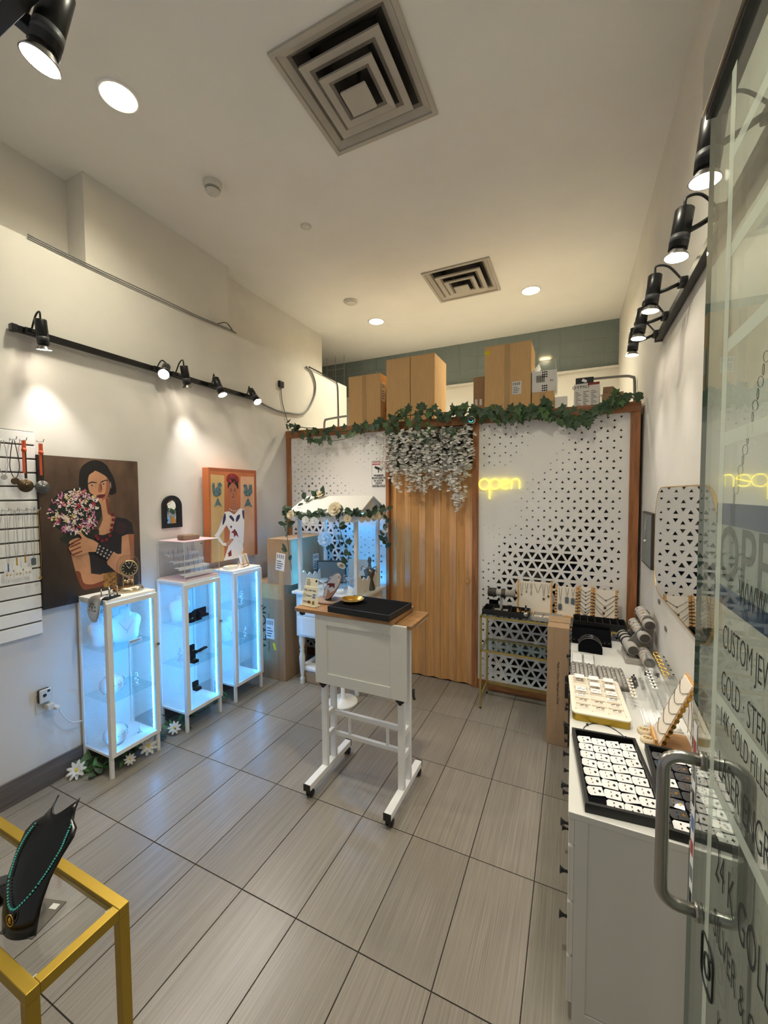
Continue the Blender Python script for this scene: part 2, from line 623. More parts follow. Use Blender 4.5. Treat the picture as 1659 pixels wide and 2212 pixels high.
def perforated(name, x0, x1, z0, z1, field, parent, y=YB, thick=0.012):
    side, h = 0.094, 0.0815
    b = B()
    ncol = int(math.ceil((x1 - x0) / (side / 2)))
    nrow = int(math.ceil((z1 - z0) / h))

    def clip(p):
        return (min(max(p[0], x0), x1), p[1], min(max(p[2], z0), z1))
    for r in range(nrow):
        zt, zb = z1 - r * h, z1 - (r + 1) * h
        for c in range(-1, ncol + 1):
            xc = x0 + c * side / 2
            up = (c + r) % 2 == 1
            tri = [(xc - side / 2, zb), (xc + side / 2, zb), (xc, zt)] if up else [(xc - side / 2, zt), (xc, zb), (xc + side / 2, zt)]
            cx, cz = sum(p[0] for p in tri) / 3, sum(p[1] for p in tri) / 3
            whole = all(x0 - 1e-6 <= p[0] <= x1 + 1e-6 and z0 - 1e-6 <= p[1] <= z1 + 1e-6 for p in tri)
            k = field(cx, cz) if whole else 0
            k *= 0.82 + 0.16 * noise.random()
            outer = [clip((p[0], 0, p[1])) for p in tri]
            if k < 0.07:
                b.add([(p[0], y, p[2]) for p in outer], [(0, 1, 2)])
                b.add([(p[0], y + thick, p[2]) for p in outer], [(2, 1, 0)])
                continue
            inn = [(cx + (p[0] - cx) * k, 0, cz + (p[2] - cz) * k) for p in outer]
            vs = [(p[0], y, p[2]) for p in outer + inn] + [(p[0], y + thick, p[2]) for p in outer + inn]
            fs = []
            for i in range(3):
                j = (i + 1) % 3
                fs += [(i, j, 3 + j, 3 + i), (6 + j, 6 + i, 9 + i, 9 + j), (3 + i, 3 + j, 9 + j, 9 + i)]
            b.add(vs, fs)
    return b.obj(name, 'panel_white', parent)


RIGHT_FIELD = size_field([(-0.727, 2.454, 0.22), (-0.564, 2.38, 0.25), (-0.426, 2.35, 0.22), (-0.725, 2.161, 0.25), (-0.562, 2.195, 0.2), (-0.256, 2.398, 0.0), (-0.217, 2.238, 0), (-0.327, 2.084, 0), (0.066, 2.336, 0.25), (0.202, 2.289, 0.28), (0.364, 2.315, 0.25), (0.069, 2.165, 0.28), (0.335, 2.133, 0.28), (-0.089, 2.153, 0.15), (-0.682, 1.971, 0), (-0.48, 1.926, 0), (-0.681, 1.719, 0), (-0.517, 1.596, 0), (-0.213, 1.941, 0.22), (0.038, 1.917, 0.3), (0.307, 1.931, 0.3), (-0.323, 1.722, 0.18), (-0.136, 1.683, 0.27), (0.111, 1.667, 0.4), (0.213, 1.65, 0.4), (0.359, 1.689, 0.24), (0.005, 1.782, 0.33), (-0.437, 1.474, 0.2), (-0.321, 1.519, 0.26), (-0.062, 1.488, 0.47), (0.148, 1.495, 0.5), (0.363, 1.503, 0.22), (0.282, 1.462, 0.38), (0.285, 1.311, 0.4), (-0.72, 1.336, 0), (-0.677, 1.21, 0.2), (-0.514, 1.263, 0.5), (-0.318, 1.234, 0.72), (-0.058, 1.231, 0.78), (0.186, 1.228, 0.55), (0.368, 1.241, 0.2), (0.387, 1.092, 0.15), (0.289, 1.121, 0.4), (-0.718, 1.036, 0.25), (-0.512, 1.011, 0.65), (-0.277, 1.032, 0.8), (0.225, 0.962, 0.45), (0.374, 0.94, 0.2), (-0.737, 0.687, 0.15), (-0.611, 0.66, 0.7), (-0.312, 0.658, 0.8), (-0.734, 0.206, 0.15), (-0.649, 0.222, 0.5), (-0.425, 0.262, 0.76), (-0.229, 0.131, 0.75), (-0.423, 0.05, 0.6), (0.235, 0.342, 0.6)])
LEFT_FIELD = size_field([(-2.843, 2.41, 0.16), (-2.72, 2.171, 0.2), (-2.534, 2.215, 0.17), (-2.532, 2.392, 0.12), (-2.295, 2.353, 0.03), (-2.211, 2.153, 0), (-2.072, 2.002, 0), (-1.959, 2.335, 0.2), (-1.826, 2.257, 0.2), (-2.015, 2.218, 0.15), (-2.851, 1.967, 0.22), (-2.663, 1.86, 0.4), (-2.479, 1.859, 0.3), (-2.243, 1.857, 0.2), (-2.018, 1.831, 0.1), (-1.802, 1.854, 0), (-2.856, 1.704, 0.25), (-2.545, 1.449, 0.6), (-2.67, 1.393, 0.62), (-2.248, 1.459, 0.42), (-1.966, 1.467, 0.1), (-2.367, 1.252, 0.68), (-2.222, 1.159, 0.65), (-1.968, 1.223, 0.2), (-1.86, 1.181, 0.35), (-1.753, 1.235, 0.22), (-2.552, 0.983, 0.75), (-2.312, 0.951, 0.78), (-2.624, 0.346, 0.7), (-2.26, 0.395, 0.7), (-1.81, 0.7, 0.4)])
part = struct(B().box(WL, 0.468, 3.722, 3.815, 2.455, 2.535).obj('wall_back', 'oak_beam', bevel=0.003))
perforated('perforated_panel', -2.915, -1.725, 0.085, 2.455, LEFT_FIELD, part)
perforated('perforated_panel', -0.79, 0.40, 0.085, 2.455, RIGHT_FIELD, part)
for a, c in ((WL, -2.915), (-1.725, -1.69), (-0.845, -0.79), (0.40, 0.468)):
    B().box(a, c, 3.728, 3.81, 0, 2.455).obj('post', 'oak', part, bevel=0.003)
for a, c in ((-2.915, -1.725), (-0.79, 0.40)):
    B().box(a, c, 3.735, 3.80, 0, 0.085).obj('bottom_rail', 'oak_beam', part, bevel=0.002)
B().box(-1.69, -0.845, 3.735, 3.80, 2.05, 2.085).obj('door_track', 'white_metal', part, bevel=0.002)
struct(B().box(WL, WR, 3.815, 5.88, 2.45, 2.53).obj('loft_deck_light_block', 'wall_paint'))  # unseen deck under the boxes, extended to the rear wall to darken the storeroom

# folding door: each leaf is a panel of its own
door = bpy.data.objects.new('door_1', None); COL.objects.link(door); door['kind'] = 'structure'; door.location = (-1.69, 3.765, 0)
nleaf, wtot = 11, 0.845
for k in range(nleaf):
    x0, x1 = wtot * k / nleaf, wtot * (k + 1) / nleaf
    d = 0.013
    ya, yb_ = (-d, d) if k % 2 else (d, -d)
    L = math.hypot(x1 - x0, yb_ - ya)
    a = math.atan2(yb_ - ya, x1 - x0)
    o = B().box(-L / 2 + 0.0008, L / 2 - 0.0008, -0.005, 0.005, 0.008, 2.05).obj('panel', 'folding_wood', door, ((x0 + x1) / 2, (ya + yb_) / 2, 0), bevel=0.003)
    o.rotation_euler = (0, 0, a)
B().cyl((0.80, -0.032, 1.0), (0.80, -0.018, 1.0), 0.014, 0.010, 12).obj('handle', 'folding_wood', door)

# storage things glimpsed through the holes
sh = thing('storage_shelf', 'grey metal storage shelf glimpsed through the holes of the white perforated panel', 'shelf', (-0.2, 4.75, 0))
for sx in (-0.45, 0.45):
    for sy in (-0.18, 0.18):
        B().cbox((sx, sy, 1.0), (0.03, 0.03, 2.0)).obj('post', 'wire_grey', sh)
for z in (0.25, 0.75, 1.22, 1.62):
    B().cbox((0, 0, z), (0.93, 0.39, 0.025)).obj('shelf_board', 'wire_grey', sh)
for i, (x, z, w, h, m, nm) in enumerate(((-0.45, 1.235, 0.28, 0.24, 'sign_blue', 'blue'), (-0.1, 1.235, 0.3, 0.3, 'bright_white', 'white'), (0.05, 0.765, 0.34, 0.3, 'sign_blue', 'blue'), (-0.42, 0.765, 0.3, 0.26, 'label_white', 'off-white'), (0.0, 1.635, 0.35, 0.26, 'label_white', 'off-white'), (-0.45, 0.265, 0.35, 0.3, 'cardboard_dark', 'dark'))):
    tag(B().cbox((x, 4.72, z + h / 2), (w, 0.3, h)).obj('storage_box', m, bevel=0.004), '%s storage box on the shelf behind the perforated panel, %s board' % (nm, ('lowest', 'third', 'second', 'top')[[0.265, 1.235, 0.765, 1.635].index(z)]), 'box')


# ------------------------------------------------------------------ ceiling fittings
def diffuser(y0, y1, label):
    cx, cy = -1.068, (y0 + y1) / 2
    h = 0.333
    t = thing('air_diffuser', label, 'air vent', (cx, cy, ZC))

    def ring(b, a, za, c, zc, mi=0):
        vs = [(-a, -a, za), (a, -a, za), (a, a, za), (-a, a, za), (-c, -c, zc), (c, -c, zc), (c, c, zc), (-c, c, zc)]
        b.add(vs, [(i, (i + 1) % 4, 4 + (i + 1) % 4, 4 + i) for i in range(4)], mi)
    b = B(); ring(b, h, -0.001, h, -0.012); ring(b, h, -0.012, 0.308, -0.012); ring(b, 0.308, -0.012, 0.304, 0.004)
    b.obj('frame', 'diffuser', t)
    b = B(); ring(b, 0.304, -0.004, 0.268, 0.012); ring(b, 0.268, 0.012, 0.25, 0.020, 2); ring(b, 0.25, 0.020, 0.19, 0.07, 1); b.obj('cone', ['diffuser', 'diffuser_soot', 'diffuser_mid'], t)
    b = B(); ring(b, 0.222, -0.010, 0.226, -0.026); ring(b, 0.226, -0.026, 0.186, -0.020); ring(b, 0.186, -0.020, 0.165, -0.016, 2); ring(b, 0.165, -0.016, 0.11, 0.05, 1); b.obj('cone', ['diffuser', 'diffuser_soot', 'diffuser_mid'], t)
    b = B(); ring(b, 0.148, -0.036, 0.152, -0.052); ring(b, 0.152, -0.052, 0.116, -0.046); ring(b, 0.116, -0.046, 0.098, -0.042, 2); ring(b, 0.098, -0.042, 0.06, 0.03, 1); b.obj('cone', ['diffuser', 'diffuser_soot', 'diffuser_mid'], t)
    B().box(-0.074, 0.074, -0.074, 0.074, -0.082, -0.068).obj('centre_plate', 'diffuser', t, bevel=0.012)
    B().cyl((0, 0, -0.07), (0, 0, 0.11), 0.012, n=8).obj('hanger', 'diffuser_soot', t)
    b = B(); ring(b, 0.30, 0.0, 0.30, 0.12); b.add([(-0.3, -0.3, 0.12), (0.3, -0.3, 0.12), (0.3, 0.3, 0.12), (-0.3, 0.3, 0.12)], [(0, 1, 2, 3)])
    b.obj('duct', 'diffuser_soot', t)


diffuser(1.66, 2.325, 'large square air diffuser with sooty louvres in the ceiling, near the shop front')
diffuser(3.88, 4.552, 'square air diffuser with shiny louvres in the ceiling above the stock boxes')


def downlight(x, y, label, power=1.0):
    t = thing('ceiling_downlight', label, 'ceiling light', (x, y, ZC), group='recessed ceiling downlights')
    B().lathe([(0.102, 0.0), (0.102, -0.006), (0.088, -0.008), (0.088, -0.002)], 32, caps=False).obj('trim_ring', 'white_metal', t)
    B().lathe([(0.0, -0.003), (0.088, -0.003)], 32).obj('lens', 'down_glow', t)
    b = B()
    b.lathe([(0.034, -0.004), (0.030, -0.007), (0.0, -0.008)], 20)
    b.obj('bulb', 'lamp_glow', t)
    ld = bpy.data.lights.new('downlight', 'SPOT')
    ld.energy = DOWN_W * power; ld.color = DOWN_COL; ld.spot_size = math.radians(152); ld.spot_blend = 1.0; ld.shadow_soft_size = 0.07
    lo = bpy.data.objects.new('downlight', ld); COL.objects.link(lo); lo.parent = t; lo.location = (0, 0, -0.03)


downlight(-2.283, 1.485, 'round ceiling downlight above the painting of the woman with flowers', 0.72)
downlight(-2.288, 4.69, 'round ceiling downlight over the wide double cardboard box')
downlight(-0.446, 4.71, 'round ceiling downlight just right of the shiny air diffuser')

downlight(-0.446, 1.485, 'round ceiling downlight near the glass door', 1.2)


def detector(x, y, r, h, label, name='smoke_detector', slots=True):
    t = thing(name, label, 'smoke detector', (x, y, ZC))
    B().lathe([(r, 0), (r, -h * 0.35), (r * 0.86, -h * 0.45), (r * 0.80, -h * 0.5)], 28).obj('base', 'plastic_white', t)
    B().lathe([(r * 0.80, -h * 0.5), (r * 0.78, -h * 0.78), (r * 0.6, -h * 0.97), (0, -h)], 28).obj('dome', 'plastic_white', t)
    if slots:
        for zz in (-0.56, -0.64, -0.72):
            B().lathe(caps=False, n=28, prof=[(r * 0.80, h * zz), (r * 0.805, h * (zz - 0.02)), (r * 0.80, h * (zz - 0.04))]).obj('slot', 'sensor_dark', t)


detector(-2.318, 2.151, 0.062, 0.075, 'off-white smoke detector with slotted ring on the ceiling above the wall spotlights')
detector(-2.314, 4.09, 0.08, 0.03, 'flat round off-white detector on the ceiling before the stock boxes', slots=False)
detector(-2.004, 2.812, 0.045, 0.008, 'small flat round cover plate in the middle of the ceiling', name='blank_cover_plate', slots=False)

# ------------------------------------------------------------------ track lights
def rail(name, p0, p1, label):
    t = thing(name, label, 'track rail', p0)
    d = V(p1) - V(p0)
    b = B()
    w = 0.017
    if abs(d.x) > abs(d.y):
        b.box(0, d.x, -w, w, -0.018, 0.018)
        b.obj('rail', 'black_metal', t, bevel=0.002)
        for x in (0.0, d.x):
            B().cbox((x, 0, 0), (0.03, 0.042, 0.042)).obj('end_cap', 'black_plastic', t, bevel=0.004)
    else:
        b.box(-w, w, 0, d.y, -0.018, 0.018)
        b.obj('rail', 'black_metal', t, bevel=0.002)
        for yy in (0.0, d.y):
            B().cbox((0, yy, 0), (0.042, 0.03, 0.042)).obj('end_cap', 'black_plastic', t, bevel=0.004)
    return t


def spot(base, body, aim, label, group, power=1.0, spot_deg=70, blend=0.85, length=0.14):
    """base: where the adapter clips on; body: centre of the lamp housing; aim: direction the lamp shines"""
    t = thing('track_spotlight', label, 'spotlight', base, group=group)
    body = V(body) - V(base)
    a = V(aim).normalized()
    B().cbox((0, 0, 0), (0.03, 0.07, 0.03)).obj('adapter', 'black_plastic', t, bevel=0.005)
    el = body + a * 0.02
    B().tube([(0, 0, 0), V((0, 0, 0)).lerp(el, 0.5) + V((0, 0, -0.004)), el], 0.009, 8).obj('arm', 'black_metal', t)
    q = a.to_track_quat('Z', 'Y').to_matrix().to_4x4()
    q.translation = body - a * length / 2
    h = B().lathe([(0.0, 0.0), (0.026, 0.0), (0.030, 0.004), (0.030, length), (0.027, length), (0.027, length - 0.01)], 24, M=q, caps=False).obj('housing', 'black_metal', t)
    B().lathe([(0.0303, length - 0.045), (0.0306, length - 0.045), (0.0306, length - 0.022), (0.0303, length - 0.022)], 24, M=q, caps=False).obj('rating_label', 'label_grey', h)
    lamp = B().lathe([(0.022, length - 0.004), (0.026, length + 0.008), (0.037, length + 0.024), (0.039, length + 0.028), (0.036, length + 0.0285)], 24, M=q, caps=False).obj('reflector', 'steel', t)
    B().lathe([(0.0, length + 0.027), (0.0365, length + 0.027)], 24, M=q).obj('lamp_face', 'lamp_glow', lamp)
    tail = body - a * length / 2
    B().tube(spline([tail, tail - a * 0.035 + V((0, 0, 0.005)), tail.lerp(V((0, 0, 0)), 0.5) + V((0, 0, 0.055)), (0, 0, 0.01)], 6), 0.005, 6).obj('cable', 'black_plastic', t)
    ld = bpy.data.lights.new('spot', 'SPOT')
    ld.energy = SPOT_W * power; ld.color = SPOT_COL; ld.spot_size = math.radians(spot_deg); ld.spot_blend = blend; ld.shadow_soft_size = 0.035
    lo = bpy.data.objects.new('spot', ld); COL.objects.link(lo); lo.parent = t
    lo.location = body + a * (length / 2 + 0.04)
    lo.rotation_mode = 'QUATERNION'
    lo.rotation_quaternion = (-a).to_track_quat('Z', 'Y')


rail('track_rail', (-2.937, 1.25, 2.79), (-2.937, 3.24, 2.79), 'black track rail on the white wall above the two paintings')
G1 = 'spotlights on the wall track above the paintings'
spot((-2.909, 1.325, 2.79), (-2.82, 1.335, 2.775), (-0.12, 0.14, -1), 'black spotlight at the end of the wall track nearest the slatted panel', G1, 1.05, 64)
spot((-2.909, 2.12, 2.79), (-2.83, 2.13, 2.775), (0.75, -0.75, -0.75), 'black spotlight glaring forward at the middle of the wall track', G1, 1.7, 125)
spot((-2.909, 2.28, 2.79), (-2.81, 2.29, 2.775), (-0.10, 0.28, -1), 'black spotlight tipped towards the orange painting, third along the wall track', G1, 1.05, 64)
spot((-2.909, 2.64, 2.79), (-2.82, 2.63, 2.775), (0.50, 0.05, -1), 'black spotlight second from the cable end of the wall track', G1, 1.5, 125)
spot((-2.909, 3.07, 2.79), (-2.82, 3.06, 2.785), (0.8, -0.15, -1), 'black spotlight at the cable end of the wall track', G1, 1.7, 125)

rail('track_rail', (0.468, 0.75, 2.785), (0.468, 3.06, 2.785), 'black track rail high on the white wall over the jewellery counter')
G2 = 'spotlights on the wall track over the counter'
spot((0.445, 1.40, 2.80), (0.325, 1.42, 2.775), (-0.10, 0.0, -1), 'big black spotlight nearest the glass door, partly behind its edge', G2, 0.95, 72, 1.0)
spot((0.445, 1.82, 2.80), (0.335, 1.80, 2.76), (-0.14, -0.04, -1), 'black spotlight over the counter, second back from the glass door', G2, 0.95, 72, 1.0)
spot((0.445, 2.34, 2.80), (0.335, 2.37, 2.80), (-0.10, 0.02, -1), 'black spotlight over the counter, third back from the glass door', G2, 0.95, 72, 1.0)
spot((0.445, 2.74, 2.80), (0.335, 2.76, 2.80), (-0.12, -0.02, -1), 'black spotlight over the counter, next to the last one at the back', G2, 0.95, 72, 1.0)
spot((0.445, 3.02, 2.80), (0.335, 3.07, 2.80), (-0.08, 0.0, -1), 'last black spotlight over the counter, at the far end of its track', G2, 0.95, 72, 1.0)

rail('track_rail', (-2.2, 0.49, 2.875), (0.2, 0.49, 2.875), 'black track rail hung across the shop front at the top corner')
for x in (-1.9, -0.1):
    tag(B().cyl((x, 0.49, 2.893), (x, 0.49, ZC), 0.006, n=8).obj('hanging_rod', 'black_metal'), 'thin black rod holding the shop front track, %s' % ('wall end' if x < -1 else 'door end'), 'rod')
spot((-1.12, 0.522, 2.875), (-1.073, 0.552, 2.888), (-0.23, -0.16, -1), 'black spotlight hanging from the shop front track in the top corner', 'spotlights on the shop front track', 1.0, 90)


# ------------------------------------------------------------------ paintings
def painting(name, label, w, h, thick, loc, side_col, layers, bgs):
    """canvas on the left wall; the picture is flat colour shapes on the canvas face"""
    t = thing(name, label, 'painting', loc)
    P(name + '_edge', side_col, 0.7)
    B().box(-thick, 0, 0, w, 0, h).obj('canvas', name + '_edge', t, bevel=0.003)
    b = B(); mats = []
    for i, (poly, m) in enumerate(bgs + layers):
        if m not in mats:
            mats.append(m)
        n = len(poly)
        a = sum(poly[k][0] * poly[(k + 1) % n][1] - poly[(k + 1) % n][0] * poly[k][1] for k in range(n))
        if a < 0:
            poly = poly[::-1]
        poly = [(min(max(p[0], 0.001), w - 0.001), min(max(p[1], 0.001), h - 0.001)) for p in poly]
        x = 0.0004 + (0.004 if len(layers) < 100 else 0.006) * i / len(layers)
        b.add([(x, p[0], p[1]) for p in poly], [tuple(range(n))], mats.index(m))
    b.obj('picture', mats, t)
    return t


def smooth2(pts, n=4):
    return [(p.x, p.y) for p in spline([(a, c, 0) for a, c in pts], n, True)]


def disc2(c, rx, ry=None, n=14, rot=0.0):
    ry = ry or rx
    return [(c[0] + rx * math.cos(a) * math.cos(rot) - ry * math.sin(a) * math.sin(rot), c[1] + rx * math.cos(a) * math.sin(rot) + ry * math.sin(a) * math.cos(rot)) for a in (2 * PI * k / n for k in range(n))]


def paint(name, rgb, rough=0.6, grain=None, amount=0.1):
    P(name, rgb, rough, grain=grain, amount=amount)
    return name


paint('paint_brown', (98, 74, 56), 0.55, (3, 5, 2.2), 0.35)
paint('paint_umber', (46, 34, 32), 0.55, (3, 5, 2), 0.3)
paint('paint_black', (18, 16, 18), 0.5)
paint('paint_skin', (206, 150, 112), 0.6, (8, 8, 8), 0.12)
paint('paint_skin_shade', (168, 104, 74), 0.6, (8, 8, 8), 0.12)
paint('paint_skin_deep', (128, 66, 46), 0.6, (8, 8, 8), 0.12)
paint('paint_navy', (34, 30, 36), 0.6, (8, 8, 8), 0.25)
paint('paint_wine', (112, 28, 40), 0.5)
paint('paint_lip', (108, 34, 36), 0.5)
paint('paint_leaf', (34, 44, 36), 0.6, (20, 20, 20), 0.4)
paint('paint_petal_a', (240, 222, 214), 0.6)
paint('paint_petal_b', (214, 130, 166), 0.6)
paint('paint_petal_c', (176, 44, 70), 0.6)
paint('paint_petal_d', (112, 70, 140), 0.6)
paint('paint_petal_e', (232, 214, 150), 0.6)
paint('paint_silver', (160, 156, 156), 0.4)
paint('paint_eye', (190, 150, 128), 0.5)
paint('paint_fold', (54, 32, 38), 0.6)
paint('paint_orange', (190, 108, 62), 0.6, (4, 4, 3), 0.12)
paint('paint_orange_deep', (158, 84, 50), 0.6)
paint('paint_sand', (208, 172, 112), 0.6, (4, 4, 3), 0.08)
paint('paint_peach', (214, 164, 128), 0.6, (4, 4, 3), 0.08)
paint('paint_dress', (238, 234, 232), 0.6)
paint('paint_indigo', (48, 44, 92), 0.6)
paint('paint_teal', (96, 124, 128), 0.6, (60, 60, 60), 0.5)
paint('paint_rust', (132, 44, 40), 0.6)
paint('paint_gold', (182, 134, 70), 0.5, (60, 60, 60), 0.5)

def backdrop_paint():
    # painted ground of the portrait: warm brown fading to near-black towards the foot and one side
    m = MATS['paint_brown']
    nt = m.node_tree
    bsdf = nt.nodes['Principled BSDF']
    src = bsdf.inputs['Base Color'].links[0].from_socket
    tc = nt.nodes.new('ShaderNodeTexCoord'); sep = nt.nodes.new('ShaderNodeSeparateXYZ')
    nt.links.new(tc.outputs['Object'], sep.inputs[0])
    ad = nt.nodes.new('ShaderNodeMath'); ad.operation = 'MULTIPLY_ADD'
    nt.links.new(sep.outputs['Y'], ad.inputs[0]); ad.inputs[1].default_value = 0.75; nt.links.new(sep.outputs['Z'], ad.inputs[2])
    mr = nt.nodes.new('ShaderNodeMapRange')
    mr.inputs['From Min'].default_value = 0.15; mr.inputs['From Max'].default_value = 1.25
    mr.inputs['To Min'].default_value = 0.16; mr.inputs['To Max'].default_value = 1.5
    nt.links.new(ad.outputs[0], mr.inputs['Value'])
    sc_ = nt.nodes.new('ShaderNodeVectorMath'); sc_.operation = 'SCALE'
    nt.links.new(src, sc_.inputs[0]); nt.links.new(mr.outputs[0], sc_.inputs['Scale'])
    nt.links.new(sc_.outputs[0], bsdf.inputs['Base Color'])


backdrop_paint()
D = {'hair': [(0.229, 0.731), (0.223, 0.803), (0.234, 0.872), (0.267, 0.914), (0.315, 0.938), (0.361, 0.935), (0.399, 0.912), (0.421, 0.874), (0.448, 0.818), (0.461, 0.744), (0.454, 0.715), (0.417, 0.704), (0.383, 0.727), (0.278, 0.719)], 'face': [(0.277, 0.789), (0.286, 0.836), (0.312, 0.857), (0.327, 0.868), (0.364, 0.851), (0.398, 0.828), (0.416, 0.792), (0.417, 0.752), (0.406, 0.711), (0.385, 0.679), (0.358, 0.661), (0.328, 0.667), (0.303, 0.695), (0.282, 0.735)], 'faceshade': [(0.398, 0.828), (0.416, 0.792), (0.417, 0.752), (0.406, 0.711), (0.385, 0.679), (0.358, 0.661), (0.366, 0.687), (0.387, 0.727), (0.394, 0.776)], 'nose': [(0.348, 0.783), (0.359, 0.781), (0.365, 0.727), (0.351, 0.719), (0.337, 0.727)], 'nosedark': [(0.358, 0.791), (0.363, 0.779), (0.367, 0.739), (0.36, 0.735), (0.355, 0.767)], 'browl': [(0.273, 0.781), (0.303, 0.796), (0.332, 0.789), (0.333, 0.783), (0.302, 0.787), (0.274, 0.774)], 'browr': [(0.356, 0.794), (0.386, 0.808), (0.409, 0.81), (0.409, 0.804), (0.386, 0.801), (0.359, 0.786)], 'eyel': [(0.286, 0.77), (0.302, 0.777), (0.318, 0.773), (0.309, 0.762), (0.293, 0.762)], 'eyer': [(0.36, 0.779), (0.377, 0.787), (0.393, 0.784), (0.385, 0.776), (0.366, 0.772)], 'lips': [(0.326, 0.698), (0.349, 0.708), (0.367, 0.708), (0.385, 0.708), (0.374, 0.687), (0.351, 0.681), (0.334, 0.687)], 'lipline': [(0.326, 0.698), (0.351, 0.697), (0.385, 0.708), (0.353, 0.692)], 'neck': [(0.339, 0.667), (0.381, 0.675), (0.409, 0.686), (0.407, 0.629), (0.411, 0.58), (0.444, 0.545), (0.455, 0.528), (0.42, 0.448), (0.357, 0.429), (0.326, 0.448), (0.361, 0.534), (0.356, 0.599)], 'neckshade': [(0.385, 0.675), (0.409, 0.686), (0.407, 0.629), (0.411, 0.58), (0.424, 0.555), (0.397, 0.573), (0.389, 0.63)], 'shirt': [(0.448, 0.547), (0.522, 0.533), (0.564, 0.5), (0.577, 0.417), (0.527, 0.418), (0.493, 0.406), (0.482, 0.35), (0.48, 0.274), (0.427, 0.173), (0.348, 0.163), (0.281, 0.179), (0.275, 0.327), (0.265, 0.336), (0.296, 0.403), (0.318, 0.441), (0.357, 0.426), (0.42, 0.444)], 'shirtfold': [(0.463, 0.511), (0.52, 0.482), (0.501, 0.424), (0.453, 0.445)], 'armr': [(0.488, 0.407), (0.527, 0.418), (0.577, 0.414), (0.573, 0.244), (0.563, 0.071), (0.443, 0.154), (0.381, 0.223), (0.415, 0.283), (0.48, 0.283)], 'armrs': [(0.535, 0.417), (0.577, 0.414), (0.573, 0.244), (0.563, 0.071), (0.533, 0.095), (0.546, 0.265)], 'hand': [(0.205, 0.459), (0.219, 0.462), (0.25, 0.424), (0.296, 0.399), (0.332, 0.363), (0.316, 0.321), (0.264, 0.324), (0.221, 0.311), (0.179, 0.309), (0.154, 0.343), (0.147, 0.374), (0.182, 0.392), (0.149, 0.392), (0.156, 0.411), (0.197, 0.425), (0.225, 0.419)], 'f1': [(0.149, 0.392), (0.218, 0.423), (0.221, 0.413), (0.155, 0.384)], 'f2': [(0.147, 0.372), (0.214, 0.397), (0.217, 0.387), (0.154, 0.364)], 'f3': [(0.152, 0.347), (0.216, 0.369), (0.219, 0.36), (0.16, 0.338)], 'f4': [(0.161, 0.323), (0.222, 0.341), (0.225, 0.332), (0.173, 0.313)], 'bracelet': [(0.325, 0.372), (0.424, 0.307), (0.382, 0.249), (0.304, 0.311)], 'arml': [(0.16, 0.323), (0.258, 0.337), (0.27, 0.288), (0.275, 0.176), (0.333, 0.158), (0.356, 0.165), (0.353, 0.08), (0.27, 0.074), (0.22, 0.085), (0.188, 0.177), (0.171, 0.264)], 'armls': [(0.183, 0.208), (0.21, 0.196), (0.229, 0.122), (0.286, 0.102), (0.354, 0.113), (0.353, 0.08), (0.27, 0.074), (0.22, 0.085), (0.188, 0.177)], 'forearm': [(0.424, 0.307), (0.487, 0.256), (0.475, 0.144), (0.435, 0.168), (0.378, 0.235), (0.386, 0.255)], 'cuff': [(0.352, 0.162), (0.443, 0.158), (0.443, 0.041), (0.352, 0.068)], 'stems': [(0.104, 0.431), (0.158, 0.471), (0.226, 0.449), (0.321, 0.473), (0.335, 0.439), (0.296, 0.395), (0.225, 0.426), (0.19, 0.426), (0.149, 0.392), (0.116, 0.407)], 'stems2': [(0.257, 0.329), (0.286, 0.333), (0.323, 0.304), (0.311, 0.202), (0.289, 0.19), (0.273, 0.256)]}
W1, H1 = 0.622, 0.95
lay = []
for k, m, sm in (('stems2', 'paint_leaf', 1), ('hair', 'paint_black', 1), ('neck', 'paint_skin', 1), ('neckshade', 'paint_skin_deep', 0), ('shirt', 'paint_navy', 0), ('shirtfold', 'paint_fold', 1), ('armr', 'paint_skin', 0), ('armrs', 'paint_skin_shade', 0), ('forearm', 'paint_skin', 0), ('arml', 'paint_skin', 0), ('armls', 'paint_skin_deep', 1), ('cuff', 'paint_gold', 0), ('face', 'paint_skin', 1), ('faceshade', 'paint_skin_shade', 0), ('nose', 'paint_skin_shade', 0), ('nosedark', 'paint_skin_deep', 0), ('browl', 'paint_black', 0), ('browr', 'paint_black', 0), ('eyel', 'paint_eye', 0), ('eyer', 'paint_eye', 0), ('lips', 'paint_lip', 1), ('lipline', 'paint_umber', 0), ('stems', 'paint_leaf', 1)):
    lay.append((smooth2(D[k], 3) if sm else D[k], m))
for k in ('eyel', 'eyer'):
    cx = sum(p[0] for p in D[k]) / len(D[k]); cz = sum(p[1] for p in D[k]) / len(D[k])
    lay.append((disc2((cx, cz), 0.0055, n=8), 'paint_black'))
(bc, br_) = ((0.203, 0.597), (0.16, 0.153))
rnd = random.Random(3)
lay.append((disc2(bc, br_[0] * 0.97, br_[1] * 0.97, 24), 'paint_leaf'))
